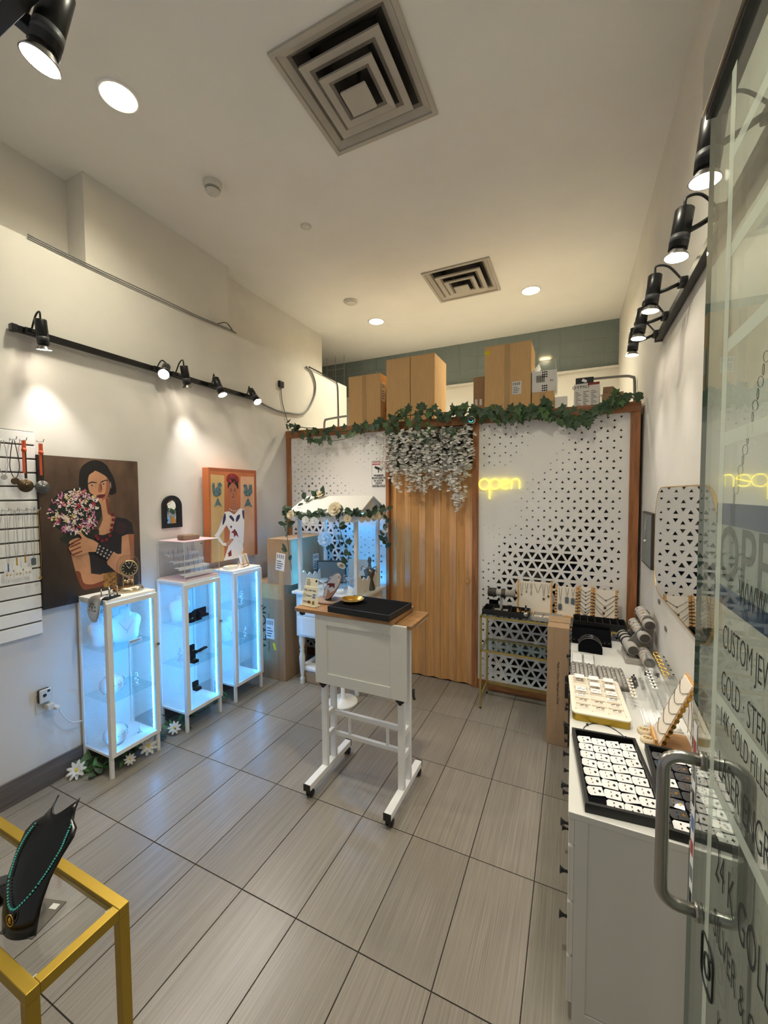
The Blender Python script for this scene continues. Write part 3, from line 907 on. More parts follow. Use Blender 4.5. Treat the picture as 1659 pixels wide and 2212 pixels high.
for i in range(210):
    a = rnd.uniform(0, 2 * PI); r = math.sqrt(rnd.random()) * 0.95
    c = (bc[0] + br_[0] * r * math.cos(a), bc[1] + br_[1] * r * math.sin(a))
    m = rnd.choice(['paint_petal_a'] * 11 + ['paint_petal_b'] * 4 + ['paint_petal_c'] * 3 + ['paint_petal_d', 'paint_petal_e', 'paint_petal_e', 'paint_leaf'])
    for q in range(rnd.choice((3, 4, 5))):
        a0 = rnd.uniform(0, 2 * PI); s = rnd.uniform(0.010, 0.026); w_ = s * rnd.uniform(0.14, 0.26)
        ca, sa = math.cos(a0), math.sin(a0)
        lay.append(([(c[0], c[1]), (c[0] + s * 0.55 * ca - w_ * sa, c[1] + s * 0.55 * sa + w_ * ca), (c[0] + s * ca, c[1] + s * sa), (c[0] + s * 0.55 * ca + w_ * sa, c[1] + s * 0.55 * sa - w_ * ca)], m))
lay.append((smooth2(D['hand'], 3), 'paint_skin'))
for k in ('f1', 'f2', 'f3', 'f4'):
    lay.append((D[k], 'paint_skin_deep'))
lay.append((D['bracelet'], 'paint_black'))
bl = D['bracelet']
for i in range(4):
    for j in range(3):
        u, w_ = (i + 0.5) / 4, (j + 0.5) / 3
        c = tuple((bl[0][q] * (1 - u) + bl[1][q] * u) * (1 - w_) + (bl[3][q] * (1 - u) + bl[2][q] * u) * w_ for q in (0, 1))
        lay.append((disc2(c, 0.0075, n=8), 'paint_silver'))
for c in [(0.426, 0.565), (0.43, 0.53), (0.42, 0.493), (0.414, 0.458), (0.402, 0.421), (0.378, 0.396), (0.35, 0.391), (0.325, 0.408), (0.313, 0.425)]:
    lay.append((disc2(c, 0.0125, n=12), 'paint_wine'))
lay.append((disc2((D['face'][6][0] + 0.004, D['face'][6][1] - 0.02), 0.003, 0.026, 8), 'paint_silver'))
painting('portrait_painting', 'dark canvas painting of a black-haired woman clasping a big pink and white bouquet', W1, H1, 0.036, (-2.932, 1.335, 1.12), (30, 26, 28), lay,
         [([(0, 0), (W1, 0), (W1, H1), (0, H1)], 'paint_brown')])

D = {'panl': [(0.024, 0.78), (0.177, 0.775), (0.154, 0.003), (0.011, 0.003)], 'panr': [(0.374, 0.774), (0.555, 0.777), (0.54, -0.081), (0.354, -0.051)], 'hairred': [(0.2, 0.737), (0.22, 0.782), (0.279, 0.798), (0.339, 0.775), (0.354, 0.724), (0.314, 0.706), (0.225, 0.71)], 'hair': [(0.214, 0.654), (0.223, 0.716), (0.278, 0.747), (0.337, 0.724), (0.343, 0.655), (0.313, 0.678), (0.277, 0.714), (0.232, 0.677)], 'face': [(0.227, 0.671), (0.277, 0.716), (0.325, 0.672), (0.33, 0.621), (0.302, 0.564), (0.272, 0.548), (0.239, 0.571), (0.226, 0.621)], 'neck': [(0.253, 0.563), (0.31, 0.566), (0.315, 0.496), (0.368, 0.471), (0.29, 0.414), (0.217, 0.44), (0.182, 0.446), (0.256, 0.497)], 'dress': [(0.172, 0.445), (0.225, 0.448), (0.283, 0.415), (0.361, 0.471), (0.407, 0.458), (0.412, 0.34), (0.393, 0.131), (0.344, 0.16), (0.247, 0.193), (0.216, 0.151), (0.23, 0.262), (0.188, 0.322), (0.101, 0.23), (0.145, 0.165), (0.188, 0.16), (0.18, 0.131), (0.138, 0.144), (0.047, 0.24), (0.086, 0.275), (0.144, 0.38)], 'skirt': [(0.216, 0.151), (0.284, 0.189), (0.382, 0.138), (0.391, 0.061), (0.369, -0.077), (0.146, -0.04), (0.178, 0.066)], 'handp': [(0.18, 0.161), (0.239, 0.194), (0.261, 0.174), (0.216, 0.134), (0.182, 0.127)], 'm1': [(0.223, 0.398), (0.246, 0.41), (0.282, 0.372), (0.274, 0.349), (0.252, 0.368)], 'm2': [(0.304, 0.347), (0.312, 0.393), (0.351, 0.414), (0.354, 0.385), (0.326, 0.352)], 'm3': [(0.144, 0.358), (0.159, 0.412), (0.177, 0.433), (0.181, 0.378), (0.146, 0.325)], 'm4': [(0.386, 0.447), (0.409, 0.446), (0.409, 0.364), (0.391, 0.388)], 'fl1': [(0.287, 0.28), (0.316, 0.243), (0.333, 0.196), (0.3, 0.222), (0.277, 0.201), (0.273, 0.241), (0.241, 0.25)], 'fl2': [(0.199, 0.063), (0.237, 0.092), (0.242, 0.035), (0.205, 0.029)], 'fl3': [(0.231, 0.307), (0.246, 0.317), (0.254, 0.3), (0.239, 0.29)], 'brl': [(0.039, 0.701), (0.061, 0.707), (0.068, 0.653), (0.098, 0.675), (0.099, 0.702), (0.129, 0.713), (0.151, 0.684), (0.132, 0.665), (0.137, 0.61), (0.095, 0.583), (0.053, 0.594), (0.038, 0.642)], 'ftl': [(0.052, 0.493), (0.081, 0.551), (0.095, 0.578), (0.108, 0.551), (0.145, 0.492), (0.1, 0.513)], 'brr': [(0.403, 0.688), (0.425, 0.703), (0.457, 0.694), (0.461, 0.656), (0.477, 0.645), (0.483, 0.698), (0.519, 0.699), (0.526, 0.621), (0.492, 0.585), (0.435, 0.586), (0.407, 0.621), (0.421, 0.662)], 'ftr': [(0.408, 0.481), (0.442, 0.539), (0.467, 0.574), (0.485, 0.538), (0.522, 0.477), (0.465, 0.497)]}
W2, H2 = 0.585, 0.84
lay = []
for k, m, sm in (('panl', 'paint_sand', 0), ('panr', 'paint_peach', 0), ('hairred', 'paint_rust', 1), ('hair', 'paint_black', 1), ('neck', 'paint_skin_shade', 0), ('face', 'paint_skin_shade', 1), ('skirt', 'paint_dress', 0), ('dress', 'paint_dress', 0), ('handp', 'paint_skin', 0), ('m1', 'paint_indigo', 1), ('m2', 'paint_indigo', 1), ('m3', 'paint_indigo', 1), ('m4', 'paint_indigo', 1), ('fl1', 'paint_rust', 0), ('fl2', 'paint_rust', 0), ('fl3', 'paint_indigo', 0), ('brl', 'paint_teal', 0), ('ftl', 'paint_teal', 0), ('brr', 'paint_teal', 0), ('ftr', 'paint_teal', 0)):
    lay.append((smooth2(D[k], 3) if sm else D[k], m))
f = D['face']; fx = sum(p[0] for p in f) / len(f); fz = sum(p[1] for p in f) / len(f)
for s in (-1, 1):
    lay.append((disc2((fx + s * 0.022, fz + 0.012), 0.011, 0.0035, 8), 'paint_black'))
    lay.append((disc2((fx + s * 0.022, fz + 0.028), 0.014, 0.003, 8), 'paint_black'))
lay.append((disc2((fx, fz - 0.045), 0.014, 0.006, 8), 'paint_lip'))
lay.append((disc2((fx + 0.002, fz - 0.02), 0.005, 0.012, 8), 'paint_skin_deep'))
for k in range(7):
    lay.append((disc2((fx - 0.045 + 0.022 * k, fz - 0.155 - 0.02 * math.sin(PI * k / 6)), 0.006, n=8), 'paint_petal_a'))
for k in range(14):
    a = rnd.uniform(0, 2 * PI)
    lay.append((disc2((fx + 0.05 * math.cos(a), fz + 0.125 + 0.03 * math.sin(a)), 0.012, n=7), rnd.choice(['paint_petal_c', 'paint_rust', 'paint_wine'])))
painting('stylised_painting', 'orange canvas painting of a woman in a white patterned dress between two birds', W2, H2, 0.075, (-2.872, 2.545, 1.22), (196, 112, 62), lay,
         [([(0, 0), (W2, 0), (W2, H2), (0, H2)], 'paint_orange'), ([(W2 - 0.03, 0), (W2, 0), (W2, H2), (0.0, H2), (0.02, H2 - 0.03), (W2 - 0.03, H2 - 0.03)], 'paint_orange_deep')])

# small arched mirror
t = thing('arched_mirror', 'small arched mirror in a black frame between the two paintings', 'mirror', (WL, 2.25, 1.555))


def arch(w, h, n=14, inset=0.0):
    r = w / 2 - inset
    pts = [(-r, inset), (r, inset)]
    return pts + [(r * math.cos(PI * k / n), h - w / 2 + r * math.sin(PI * k / n)) for k in range(n + 1)]


o_, i_ = arch(0.172, 0.262), arch(0.172, 0.262, inset=0.034)
b = B()
n = len(o_)
for z0, z1 in ((0.0, 0.022),):
    vs = [(p[0], p[1], z1) for p in o_] + [(p[0], p[1], z1) for p in i_] + [(p[0], p[1], z0) for p in o_] + [(p[0], p[1], z0) for p in i_]
    fs = []
    for k in range(n):
        j = (k + 1) % n
        fs += [(k, j, n + j, n + k), (2 * n + k, 2 * n + j, j, k), (n + k, n + j, 3 * n + j, 3 * n + k)]
    b.add(vs, fs, 0, XF_LEFT)
b.obj('frame', 'black_plastic', t)
B().prism(i_, 0.002, 0.006, 0, XF_LEFT).obj('mirror_glass', 'mirror', t)

# ------------------------------------------------------------------ slatted wall panel with jewellery
t = thing('slatwall_panel', 'white slatted display panel on the wall beside the dark portrait', 'slatwall', (WL + 0.002, 0.55, 0.972))
ns = 15
hz = 1.235 / ns
for k in range(ns):
    B().box(0.006, 0.02, 0, 0.785, k * hz + 0.004, (k + 1) * hz - 0.006).obj('slat', 'white_metal', t, bevel=0.002)
B().box(0.0, 0.006, 0, 0.785, 0, 1.235).obj('backing', 'grey_velvet_dark', t)


def hook(y, z, label, mat='chrome', L=0.07):
    o = B().tube([(0, 0, 0.01), (0.004, 0, 0.0), (L, 0, -0.004), (L + 0.012, 0, 0.012)], 0.0022, 6).obj('wall_hook', mat, None, (WL + 0.02, y, z))
    return tag(o, label, 'hook')


def pendant_necklace(y, z, drop, w, mat_cord, r, label, pend='disc', mat_p='bronze', pr=0.02):
    t = thing('pendant_necklace', label, 'necklace', (WL + 0.062, y, z))
    pts = [(0, -0.004, 0), (0, -w * 0.7, -drop * 0.35), (0, -w, -drop * 0.7), (0, -w * 0.5, -drop * 0.95), (0, 0, -drop), (0, w * 0.5, -drop * 0.95), (0, w, -drop * 0.7), (0, w * 0.7, -drop * 0.35), (0, 0.004, 0)]
    B().tube(spline(pts, 5), r, 5).obj('cord', mat_cord, t)
    if pend == 'disc':
        d = B().lathe([(0, -0.003), (pr, -0.003), (pr * 1.02, 0), (pr, 0.003), (pr * 0.8, 0.002), (0, 0.004)], 20, M=T(0, 0, -drop - pr) @ RY(PI / 2)).obj('pendant', mat_p, t)
        B().tube([(0.0, 0.0, -drop - 0.004 + 0.005 * math.cos(a)) if False else (0.0, 0.005 * math.sin(a), -drop + 0.005 * math.cos(a)) for a in (2 * PI * k / 10 for k in range(10))], 0.001, 4, closed=True).obj('ring', 'chrome', d)
    elif pend == 'bar':
        B().box(-0.002, 0.002, -0.003, 0.003, -drop - 0.045, -drop).obj('pendant', mat_p, t)
    elif pend == 'tag':
        B().prism([(p[0], p[1]) for p in rrect(0.024, 0.045, 0.009)], -0.0015, 0.0015, 0, T(0, 0, -drop - 0.024) @ XF_LEFT).obj('pendant', mat_p, t)
    return t


def ribbon_pendant(y, z, label, mat_p):
    t = thing('ribbon_pendant', label, 'necklace', (WL + 0.062, y, z))
    b = B()
    b.box(-0.002, 0.002, -0.010, 0.010, -0.05, 0.0, 0); b.box(-0.003, 0.003, -0.009, 0.003, -0.19, -0.05, 0); b.box(-0.0045, 0.002, -0.001, 0.010, -0.22, -0.05, 1)
    b.obj('ribbon', ['orange_ribbon', 'paint_black'], t)
    B().ball((0, 0, -0.055), 0.014, s=(0.6, 1, 1)).obj('knot', 'orange_ribbon', t)
    d = B().lathe([(0, -0.004), (0.038, -0.004), (0.039, 0), (0.038, 0.004), (0.030, 0.003), (0.028, 0.006), (0, 0.007)], 24, M=T(0.002, 0, -0.262) @ RY(PI / 2)).obj('medallion', mat_p, t)
    B().ball((0.01, 0.004, -0.262), 0.013, s=(0.4, 1, 1)).obj('relief', mat_p, d)


zr = 2.147
for y, nm in ((1.215, 'dark cord necklace'), (1.262, 'orange ribbon pendant'), (1.345, 'black and orange ribbon pendant')):
    hook(y, zr, 'thin metal hook high on the slatted panel for the %s' % nm)
pendant_necklace(1.215, zr - 0.006, 0.215, 0.022, 'black_plastic', 0.0022, 'dark cord necklace with a bronze disc hanging high on the slatted panel')
pendant_necklace(1.165, zr - 0.006, 0.20, 0.02, 'chrome', 0.0016, 'silver chain with a round silver pendant at the picture edge of the slatted panel', mat_p='chrome', pr=0.014)
ribbon_pendant(1.262, zr - 0.004, 'big oval bronze medallion hanging on an orange ribbon from the slatted panel', 'bronze')
ribbon_pendant(1.345, zr - 0.012, 'round pewter medallion on a black and orange ribbon beside the dark portrait', 'pewter')
zr = 1.74
for i, (y, d, p, m, nm) in enumerate(((1.165, 0.30, 'bar', 'sign_blue', 'blue bar'), (1.205, 0.27, 'bar', 'gold', 'slim gold bar'), (1.245, 0.26, 'bar', 'gold', 'short gold bar'), (1.285, 0.28, 'tag', 'tag_grey', 'grey tag'), (1.315, 0.40, 'disc', 'gold', 'tiny gold disc'))):
    hook(y, zr, 'thin hook in the middle row of the slatted panel for the %s chain' % nm)
    pendant_necklace(y, zr - 0.006, d, 0.008, 'chrome' if i < 4 else 'gold', 0.0012, 'fine chain with a %s hanging from the middle row of the slatted panel' % nm, p, m, 0.008)
for i, y in enumerate((1.17, 1.215, 1.26)):
    t = thing('earring_card', 'white earring card on the slatted panel, %s from the portrait' % ('third', 'second', 'first')[i], 'earring card', (WL + 0.05, y, 1.40), group='earring cards on the slatted panel')
    B().box(0, 0.0012, -0.02, 0.02, -0.055, 0).obj('card', 'card_white', t)
    B().ball((0.004, -0.008, -0.03), 0.004).obj('earring', 'gold', t); B().ball((0.004, 0.008, -0.03), 0.004).obj('earring', 'gold', t)

# ------------------------------------------------------------------ cables, sensor, socket
tag(B().tube(spline([(-2.955, 3.24, 2.785), (-2.955, 3.5, 2.745), (-2.955, 3.74, 2.745), (-2.955, 4.06, 2.80), (-2.955, 4.26, 3.02), (-2.955, 4.30, 3.2), (-2.955, 4.22, 3.33), (-2.955, 4.11, 3.362)], 8), 0.011, 8).obj('power_cable', 'cable_grey'), 'thick grey cable looping from the wall track up over the wall edge', 'cable')
tag(B().tube(spline([(-2.955, 4.17, 3.378), (-2.955, 4.4, 3.372), (-2.955, 4.7, 3.36), (-2.955, 4.82, 3.33), (-2.955, 4.845, 3.1), (-2.955, 4.85, 2.54)], 8), 0.008, 8).obj('power_cable', 'black_plastic'), 'dark cable running along the wall top and straight down behind the ivy', 'cable')
b = B()
for dz, ph in ((0.0, 0), (0.012, 1.4)):
    b.tube(spline([(-2.962, 1.35, 3.362 + dz), (-2.96, 1.7, 3.352 + dz), (-2.962, 2.15, 3.350 + dz * 1.4), (-2.96, 2.55, 3.352 + dz), (-2.962, 2.9, 3.368 + dz), (-2.962, 3.0, 3.372)], 6), 0.0042, 6, mi=0)
tag(b.obj('wall_wire', ['cable_grey']), 'pair of greyish wires running along the ledge of the white wall', 'cable')
tag(B().tube(spline([(-2.964, 2.76, 3.372), (-2.962, 2.85, 3.42), (-2.964, 2.90, 3.42), (-2.964, 2.96, 3.375)], 6), 0.004, 6).obj('wire_loop', 'black_plastic'), 'short black wire loop sticking up at the end of the ledge wires', 'cable')
t = thing('wall_sensor', 'small black sensor box on the wall above the ivy', 'sensor', (WL, 3.64, 3.04))
B().box(0, 0.03, -0.037, 0.037, -0.037, 0.037).obj('body', 'black_plastic', t, bevel=0.008)
B().tube(spline([(0.012, 0, -0.037), (0.01, 0.01, -0.13), (0.01, 0.035, -0.23), (0.012, 0.11, -0.40)], 6), 0.0035, 6).obj('wire', 'black_plastic', t)
t = thing('wall_socket', 'white wall socket by the floor under the slatted panel', 'socket', (WL, 1.325, 0.56))
B().box(0, 0.006, -0.038, 0.038, -0.085, 0.04).obj('plate', 'plastic_white', t, bevel=0.004)
t = thing('plug_in_camera', 'white and dark plug-in camera unit in the low wall socket', 'plug-in device', (WL + 0.006, 1.325, 0.585))
B().box(0, 0.022, -0.032, 0.032, -0.04, 0.045).obj('back_shell', 'sensor_dark', t, bevel=0.010)
B().box(0.022, 0.034, -0.030, 0.034, -0.038, 0.045).obj('front_shell', 'plastic_white', t, bevel=0.008)
B().lathe([(0, 0), (0.010, 0), (0.010, 0.002), (0, 0.003)], 16, M=T(0.034, -0.004, 0.008) @ RY(PI / 2)).obj('lens', 'black_plastic', t)
B().box(0.034, 0.0355, 0.010, 0.024, 0.022, 0.036).obj('sensor_window', 'sensor_dark', t)
t = thing('power_plug', 'white power plug and cord running to the front glass cabinet', 'plug', (WL + 0.006, 1.345, 0.515))
B().box(0, 0.05, -0.018, 0.018, -0.018, 0.015).obj('adapter', 'plastic_white', t, bevel=0.004)
B().box(0.02, 0.075, 0.015, 0.04, -0.03, -0.008).obj('plug', 'plastic_white', t, bevel=0.005)
B().tube(spline([(0.06, 0.03, -0.02), (0.055, 0.06, -0.09), (0.04, 0.11, -0.16), (0.03, 0.165, -0.185), (0.02, 0.20, -0.20)], 6), 0.004, 6).obj('cord', 'cable_white', t)

# ------------------------------------------------------------------ lit glass cabinets
def make_cabinet(label, yc):
    """front faces +X; 0.34 wide along Y, 0.30 deep, 1.16 high"""
    t = thing('glass_cabinet', label, 'display cabinet', (-2.80, yc, 0), group='lit white display cabinets along the wall')
    w, d, h, p = 0.170, 0.150, 1.16, 0.022
    for sx in (-1, 1):
        for sy in (-1, 1):
            x0 = sx * d - (p if sx > 0 else 0); y0 = sy * w - (p if sy > 0 else 0)
            B().box(x0, x0 + p, y0, y0 + p, 0, h - 0.018).obj('leg', 'white_metal', t, bevel=0.002)
    B().box(-d, d, -w, w, h - 0.018, h).obj('top_board', 'white_metal', t, bevel=0.002)
    B().box(-d + 0.004, d - 0.002, -w + 0.004, w - 0.004, 0.135, 0.152).obj('bottom_board', 'white_metal', t, bevel=0.002)
    B().box(-d, -d + 0.006, -w + p, w - p, 0.152, h - 0.018).obj('back_panel', 'white_metal', t)
    for sy in (-1, 1):
        yy = sy * (w - 0.011)
        B().add([(-d + p, yy, 0.152), (d - p, yy, 0.152), (d - p, yy, h - 0.018), (-d + p, yy, h - 0.018)], [(0, 1, 2, 3)]).obj('pierced_side', 'pierced_sheet', t)
        B().box(-d + p, d - p, yy - 0.006, yy + 0.006, h - 0.036, h - 0.018).obj('side_rail', 'white_metal', t)
        B().box(d - 0.034, d - 0.030, sy * (w - p) - 0.0025, sy * (w - p) + 0.0025, 0.16, h - 0.03).obj('led_strip', 'led_glow', t)
    # glazed door
    dr = thing('door', '', '', (0, 0, 0)); del dr['label'], dr['category']
    dr.parent = t
    b = B(); dx0, dx1 = d, d + 0.014
    b.box(dx0, dx1, -w, -w + 0.030, 0.14, h - 0.02); b.box(dx0, dx1, w - 0.030, w, 0.14, h - 0.02)
    b.box(dx0, dx1, -w + 0.030, w - 0.030, 0.14, 0.165); b.box(dx0, dx1, -w + 0.030, w - 0.030, h - 0.05, h - 0.02)
    b.obj('door_frame', 'white_metal', dr)
    B().box(d + 0.005, d + 0.008, -w + 0.030, w - 0.030, 0.165, h - 0.05).obj('pane', 'clear_glass', dr)
    B().cyl((dx1, w - 0.015, 0.78), (dx1 + 0.02, w - 0.015, 0.78), 0.006, 0.010, 12).obj('knob', 'chrome', dr)
    for z in (0.49, 0.815):
        B().box(-d + 0.008, d - 0.006, -w + 0.014, w - 0.014, z - 0.0025, z + 0.0025).obj('glass_shelf', 'shelf_glass', t)
    return t


make_cabinet('lit white glass cabinet nearest the slatted panel, with a glass dome clock on top', 1.70)
make_cabinet('lit white glass cabinet in the middle, with a clear display case on top', 2.26)
make_cabinet('lit white glass cabinet beside the tall carton, with a tiny easel on top', 2.752)


def bust(x, y, z, s, rz, label, mat='bright_white', chain=True):
    """flat necklace bust with neck and sloped shoulders"""
    t = thing('necklace_bust', label, 'necklace bust', (x, y, z), rz)
    out = [(-0.05, 0), (0.05, 0), (0.066, 0.06), (0.078, 0.115), (0.062, 0.145), (0.028, 0.162), (0.022, 0.19), (-0.022, 0.19), (-0.028, 0.162), (-0.062, 0.145), (-0.078, 0.115), (-0.066, 0.06)]
    out = smooth2([(a * s, b_ * s) for a, b_ in out], 3)
    b = B()
    n = len(out)
    zs = [(0.0, 1.0), (0.012, 1.0), (0.026, 0.86), (0.034, 0.6)]
    vs = []
    for dz, k in zs:
        cz = 0.09 * s
        vs += [(dz * s, p[0] * k, cz + (p[1] - cz) * (k if dz > 0.012 else 1) + dz * 0) for p in out]
    fs = [tuple(range(n - 1, -1, -1)), tuple(range(3 * n, 4 * n))]
    for j in range(3):
        fs += [(j * n + i, j * n + (i + 1) % n, (j + 1) * n + (i + 1) % n, (j + 1) * n + i) for i in range(n)]
    b.add(vs, fs, 0, None, True)
    b.obj('body', mat, t)
    B().box(-0.05 * s, 0.0, -0.03 * s, 0.03 * s, 0, 0.06 * s).obj('easel_back', mat, t)
    if chain:
        B().tube(spline([(0.022 * s, -0.05 * s, 0.145 * s), (0.036 * s, -0.028 * s, 0.108 * s), (0.040 * s, 0, 0.07 * s), (0.036 * s, 0.028 * s, 0.108 * s), (0.022 * s, 0.05 * s, 0.145 * s)], 6), 0.0013, 5).obj('chain', 'chrome', t)
        B().ball((0.040 * s, 0, 0.062 * s), 0.005 * s, s=(0.7, 0.8, 1.4)).obj('drop', 'clear_drop', t)
    return t


def ring_box(x, y, z, rz, label):
    t = thing('ring_box', label, 'ring box', (x, y, z), rz)
    B().box(-0.025, 0.025, -0.025, 0.025, 0, 0.022).obj('base', 'black_velvet', t, bevel=0.003)
    B().box(-0.028, -0.010, -0.026, 0.026, 0.022, 0.068).obj('lid', 'black_velvet', t, bevel=0.004)
    B().tube([(0.004, 0.008 * math.cos(a), 0.026 + 0.008 * math.sin(a)) for a in (2 * PI * k / 12 for k in range(12))], 0.0012, 4, closed=True).obj('ring', 'gold', t)


def crystal(x, y, z, label, s=1.0):
    t = thing('crystal_stand', label, 'ornament', (x, y, z))
    B().box(-0.018 * s, 0.018 * s, -0.018 * s, 0.018 * s, 0, 0.006).obj('foot', 'clear_drop', t)
    for k in range(5):
        B().ball((0, 0.008 * s * math.sin(k * 2.3), 0.02 * s + 0.017 * s * k), 0.010 * s, 7, 4).obj('bead', 'clear_drop', t)


def bowl_head(x, y, z, label):
    t = thing('round_display_head', label, 'jewellery display', (x, y, z))
    B().lathe([(0.0, 0.0), (0.03, 0.0), (0.055, 0.018), (0.072, 0.05), (0.07, 0.085), (0.05, 0.115), (0.02, 0.128), (0, 0.13)], 24).obj('body', 'porcelain', t)
    b = B()
    for k in range(20):
        a = 2 * PI * k / 20
        b.ball((0.069 * math.cos(a), 0.069 * math.sin(a), 0.078 + 0.012 * math.sin(a)), 0.0045, 6, 4)
    b.obj('bead_string', 'turquoise', t, kind='stuff')


# front cabinet
bust(-2.79, 1.735, 0.8185, 1.22, -0.35, 'white necklace bust with a fine pendant on the upper shelf of the front cabinet')
bust(-2.84, 1.62, 0.8185, 1.15, -0.15, 'white necklace bust pushed to the back corner of the front cabinet', chain=False)
t = thing('sign_card', 'small white printed card before the bust in the front cabinet', 'sign', (-2.70, 1.745, 0.8185))
B().box(-0.004, 0.004, -0.045, 0.045, 0, 0.022).obj('card', 'card_white', t)
B().box(0.004, 0.0045, -0.038, 0.03, 0.009, 0.013).obj('print', 'ink_grey', t)
bowl_head(-2.78, 1.63, 0.4935, 'round white display head with green beads on the lower shelf of the front cabinet')
bowl_head(-2.77, 1.635, 0.153, 'round white display head on the floor of the front cabinet')
crystal(-2.74, 1.77, 0.4935, 'clear glass ornament on the lower shelf of the front cabinet')
crystal(-2.74, 1.78, 0.153, 'clear glass ornament on the floor of the front cabinet', 0.7)
# middle cabinet
bust(-2.83, 2.19, 0.8185, 1.1, -0.2, 'white necklace bust on the upper shelf of the middle cabinet', chain=False)
t = thing('watch_stand', 'black watch pillow stand on the upper shelf of the middle cabinet', 'watch stand', (-2.73, 2.27, 0.8185))
B().box(-0.03, 0.03, -0.028, 0.028, 0, 0.012).obj('base', 'black_velvet', t, bevel=0.003)
B().lathe([(0, -0.028), (0.03, -0.028), (0.03, 0.028), (0, 0.028)], 18, M=T(0, 0, 0.05) @ RX(PI / 2)).obj('pillow', 'black_velvet', t)
t = thing('bracelet_box', 'open black bracelet box standing on the upper shelf of the middle cabinet', 'jewellery box', (-2.76, 2.345, 0.8185))
B().box(-0.02, 0.02, -0.055, 0.055, 0, 0.02).obj('base', 'black_velvet', t, bevel=0.003)
B().box(-0.026, -0.012, -0.056, 0.056, 0.02, 0.07).obj('lid', 'black_velvet', t, bevel=0.003)
ring_box(-2.72, 2.205, 0.8185, 0, 'black ring box behind the door frame, upper shelf of the middle cabinet')
t = thing('acrylic_riser', 'clear acrylic riser on the lower shelf of the middle cabinet', 'display riser', (-2.75, 2.29, 0.4935))
b = B(); b.box(-0.045, 0.045, -0.065, 0.065, 0.05, 0.053); b.box(-0.045, 0.045, -0.065, -0.062, 0, 0.05); b.box(-0.045, 0.045, 0.062, 0.065, 0, 0.05)
b.obj('riser', 'acrylic', t)
ring_box(-2.75, 2.245, 0.547, 0, 'open black ring box on the clear riser of the middle cabinet')
t = thing('slim_box', 'slim open black box leaning on the clear riser of the middle cabinet', 'jewellery box', (-2.75, 2.33, 0.547), 0.2)
B().box(-0.016, 0.016, -0.05, 0.05, 0, 0.012).obj('base', 'black_velvet', t, bevel=0.002)
ring_box(-2.705, 2.215, 0.4935, 0, 'black ring box on the lower shelf glass of the middle cabinet, by the door frame')
t = thing('acrylic_riser', 'low clear acrylic riser on the floor of the middle cabinet', 'display riser', (-2.745, 2.27, 0.152))
b = B(); b.box(-0.045, 0.045, -0.06, 0.06, 0.09, 0.093); b.box(-0.045, 0.045, -0.06, -0.057, 0, 0.09); b.box(-0.045, 0.045, 0.057, 0.06, 0, 0.09)
b.obj('riser', 'acrylic', t)
ring_box(-2.735, 2.26, 0.246, 0, 'open black ring box on the low riser at the bottom of the middle cabinet')
crystal(-2.85, 2.2, 0.4935, 'clear glass ornament at the back of the lower shelf, middle cabinet')
# far cabinet
bust(-2.84, 2.70, 0.4935, 1.15, -0.2, 'pale necklace bust on the lower shelf of the far cabinet')
crystal(-2.74, 2.765, 0.8185, 'tall bright glass ornament on the upper shelf of the far cabinet', 1.3)
crystal(-2.73, 2.79, 0.4935, 'bright square glass ornament on the lower shelf of the far cabinet', 1.1)
t = thing('wire_trivet', 'thin white wire rack lying at the bottom of the far cabinet', 'wire rack', (-2.76, 2.74, 0.153))
b = B()
for k in range(7):
    b.cyl((-0.07, -0.06 + 0.02 * k, 0.006), (0.07, -0.06 + 0.02 * k, 0.006), 0.0018, n=5)
for x in (-0.07, 0.07):
    b.cyl((x, -0.065, 0.003), (x, 0.065, 0.003), 0.0022, n=5)
b.obj('wires', 'white_metal', t)

# ------------------------------------------------------------------ things on the cabinets
ZT = 1.16
t = thing('melting_clock', 'silver melting clock draped over the corner of the front cabinet', 'clock', (-2.73, 1.532, ZT))
b = B()
rows = 12
prof = [(0.10, 0.006), (0.06, 0.010), (0.02, 0.014), (-0.004, 0.010), (-0.018, -0.010), (-0.022, -0.045), (-0.026, -0.09), (-0.024, -0.13)]
wid = [0.02, 0.03, 0.042, 0.05, 0.055, 0.056, 0.048, 0.022]
vs, fs = [], []
for (yy, zz), w in zip(prof, wid):
    for k in range(9):
        u = -1 + 2 * k / 8
        bulge = 0.006 * (1 - u * u)
        vs.append((u * w, yy - (bulge if zz < 0 else 0), zz + (bulge if zz >= 0 else 0)))
for r in range(len(prof) - 1):
    for k in range(8):
        fs.append((r * 9 + k, r * 9 + k + 1, (r + 1) * 9 + k + 1, (r + 1) * 9 + k))
b.add(vs, fs, 0, None, True)
o = b.obj('face', 'silver_face', t)
md = o.modifiers.new('thick', 'SOLIDIFY'); md.thickness = 0.006
rim = [(-w, yy - 0.002, zz) for (yy, zz), w in zip(prof, wid)] + [(w, yy - 0.002, zz) for (yy, zz), w in list(zip(prof, wid))[::-1]]
B().tube(spline(rim, 4, True), 0.006, 8, closed=True).obj('rim', 'chrome', t)
b = B()
for k in range(12):
    a = 2 * PI * k / 12
    b.cbox((0.030 * math.sin(a), -0.034, -0.062 + 0.045 * math.cos(a)), (0.004, 0.002, 0.010), M=None)
b.cbox((0.0, -0.035, -0.048), (0.003, 0.002, 0.035)); b.cbox((0.012, -0.035, -0.065), (0.026, 0.002, 0.003))
b.obj('numerals_and_hands', 'black_metal', t)

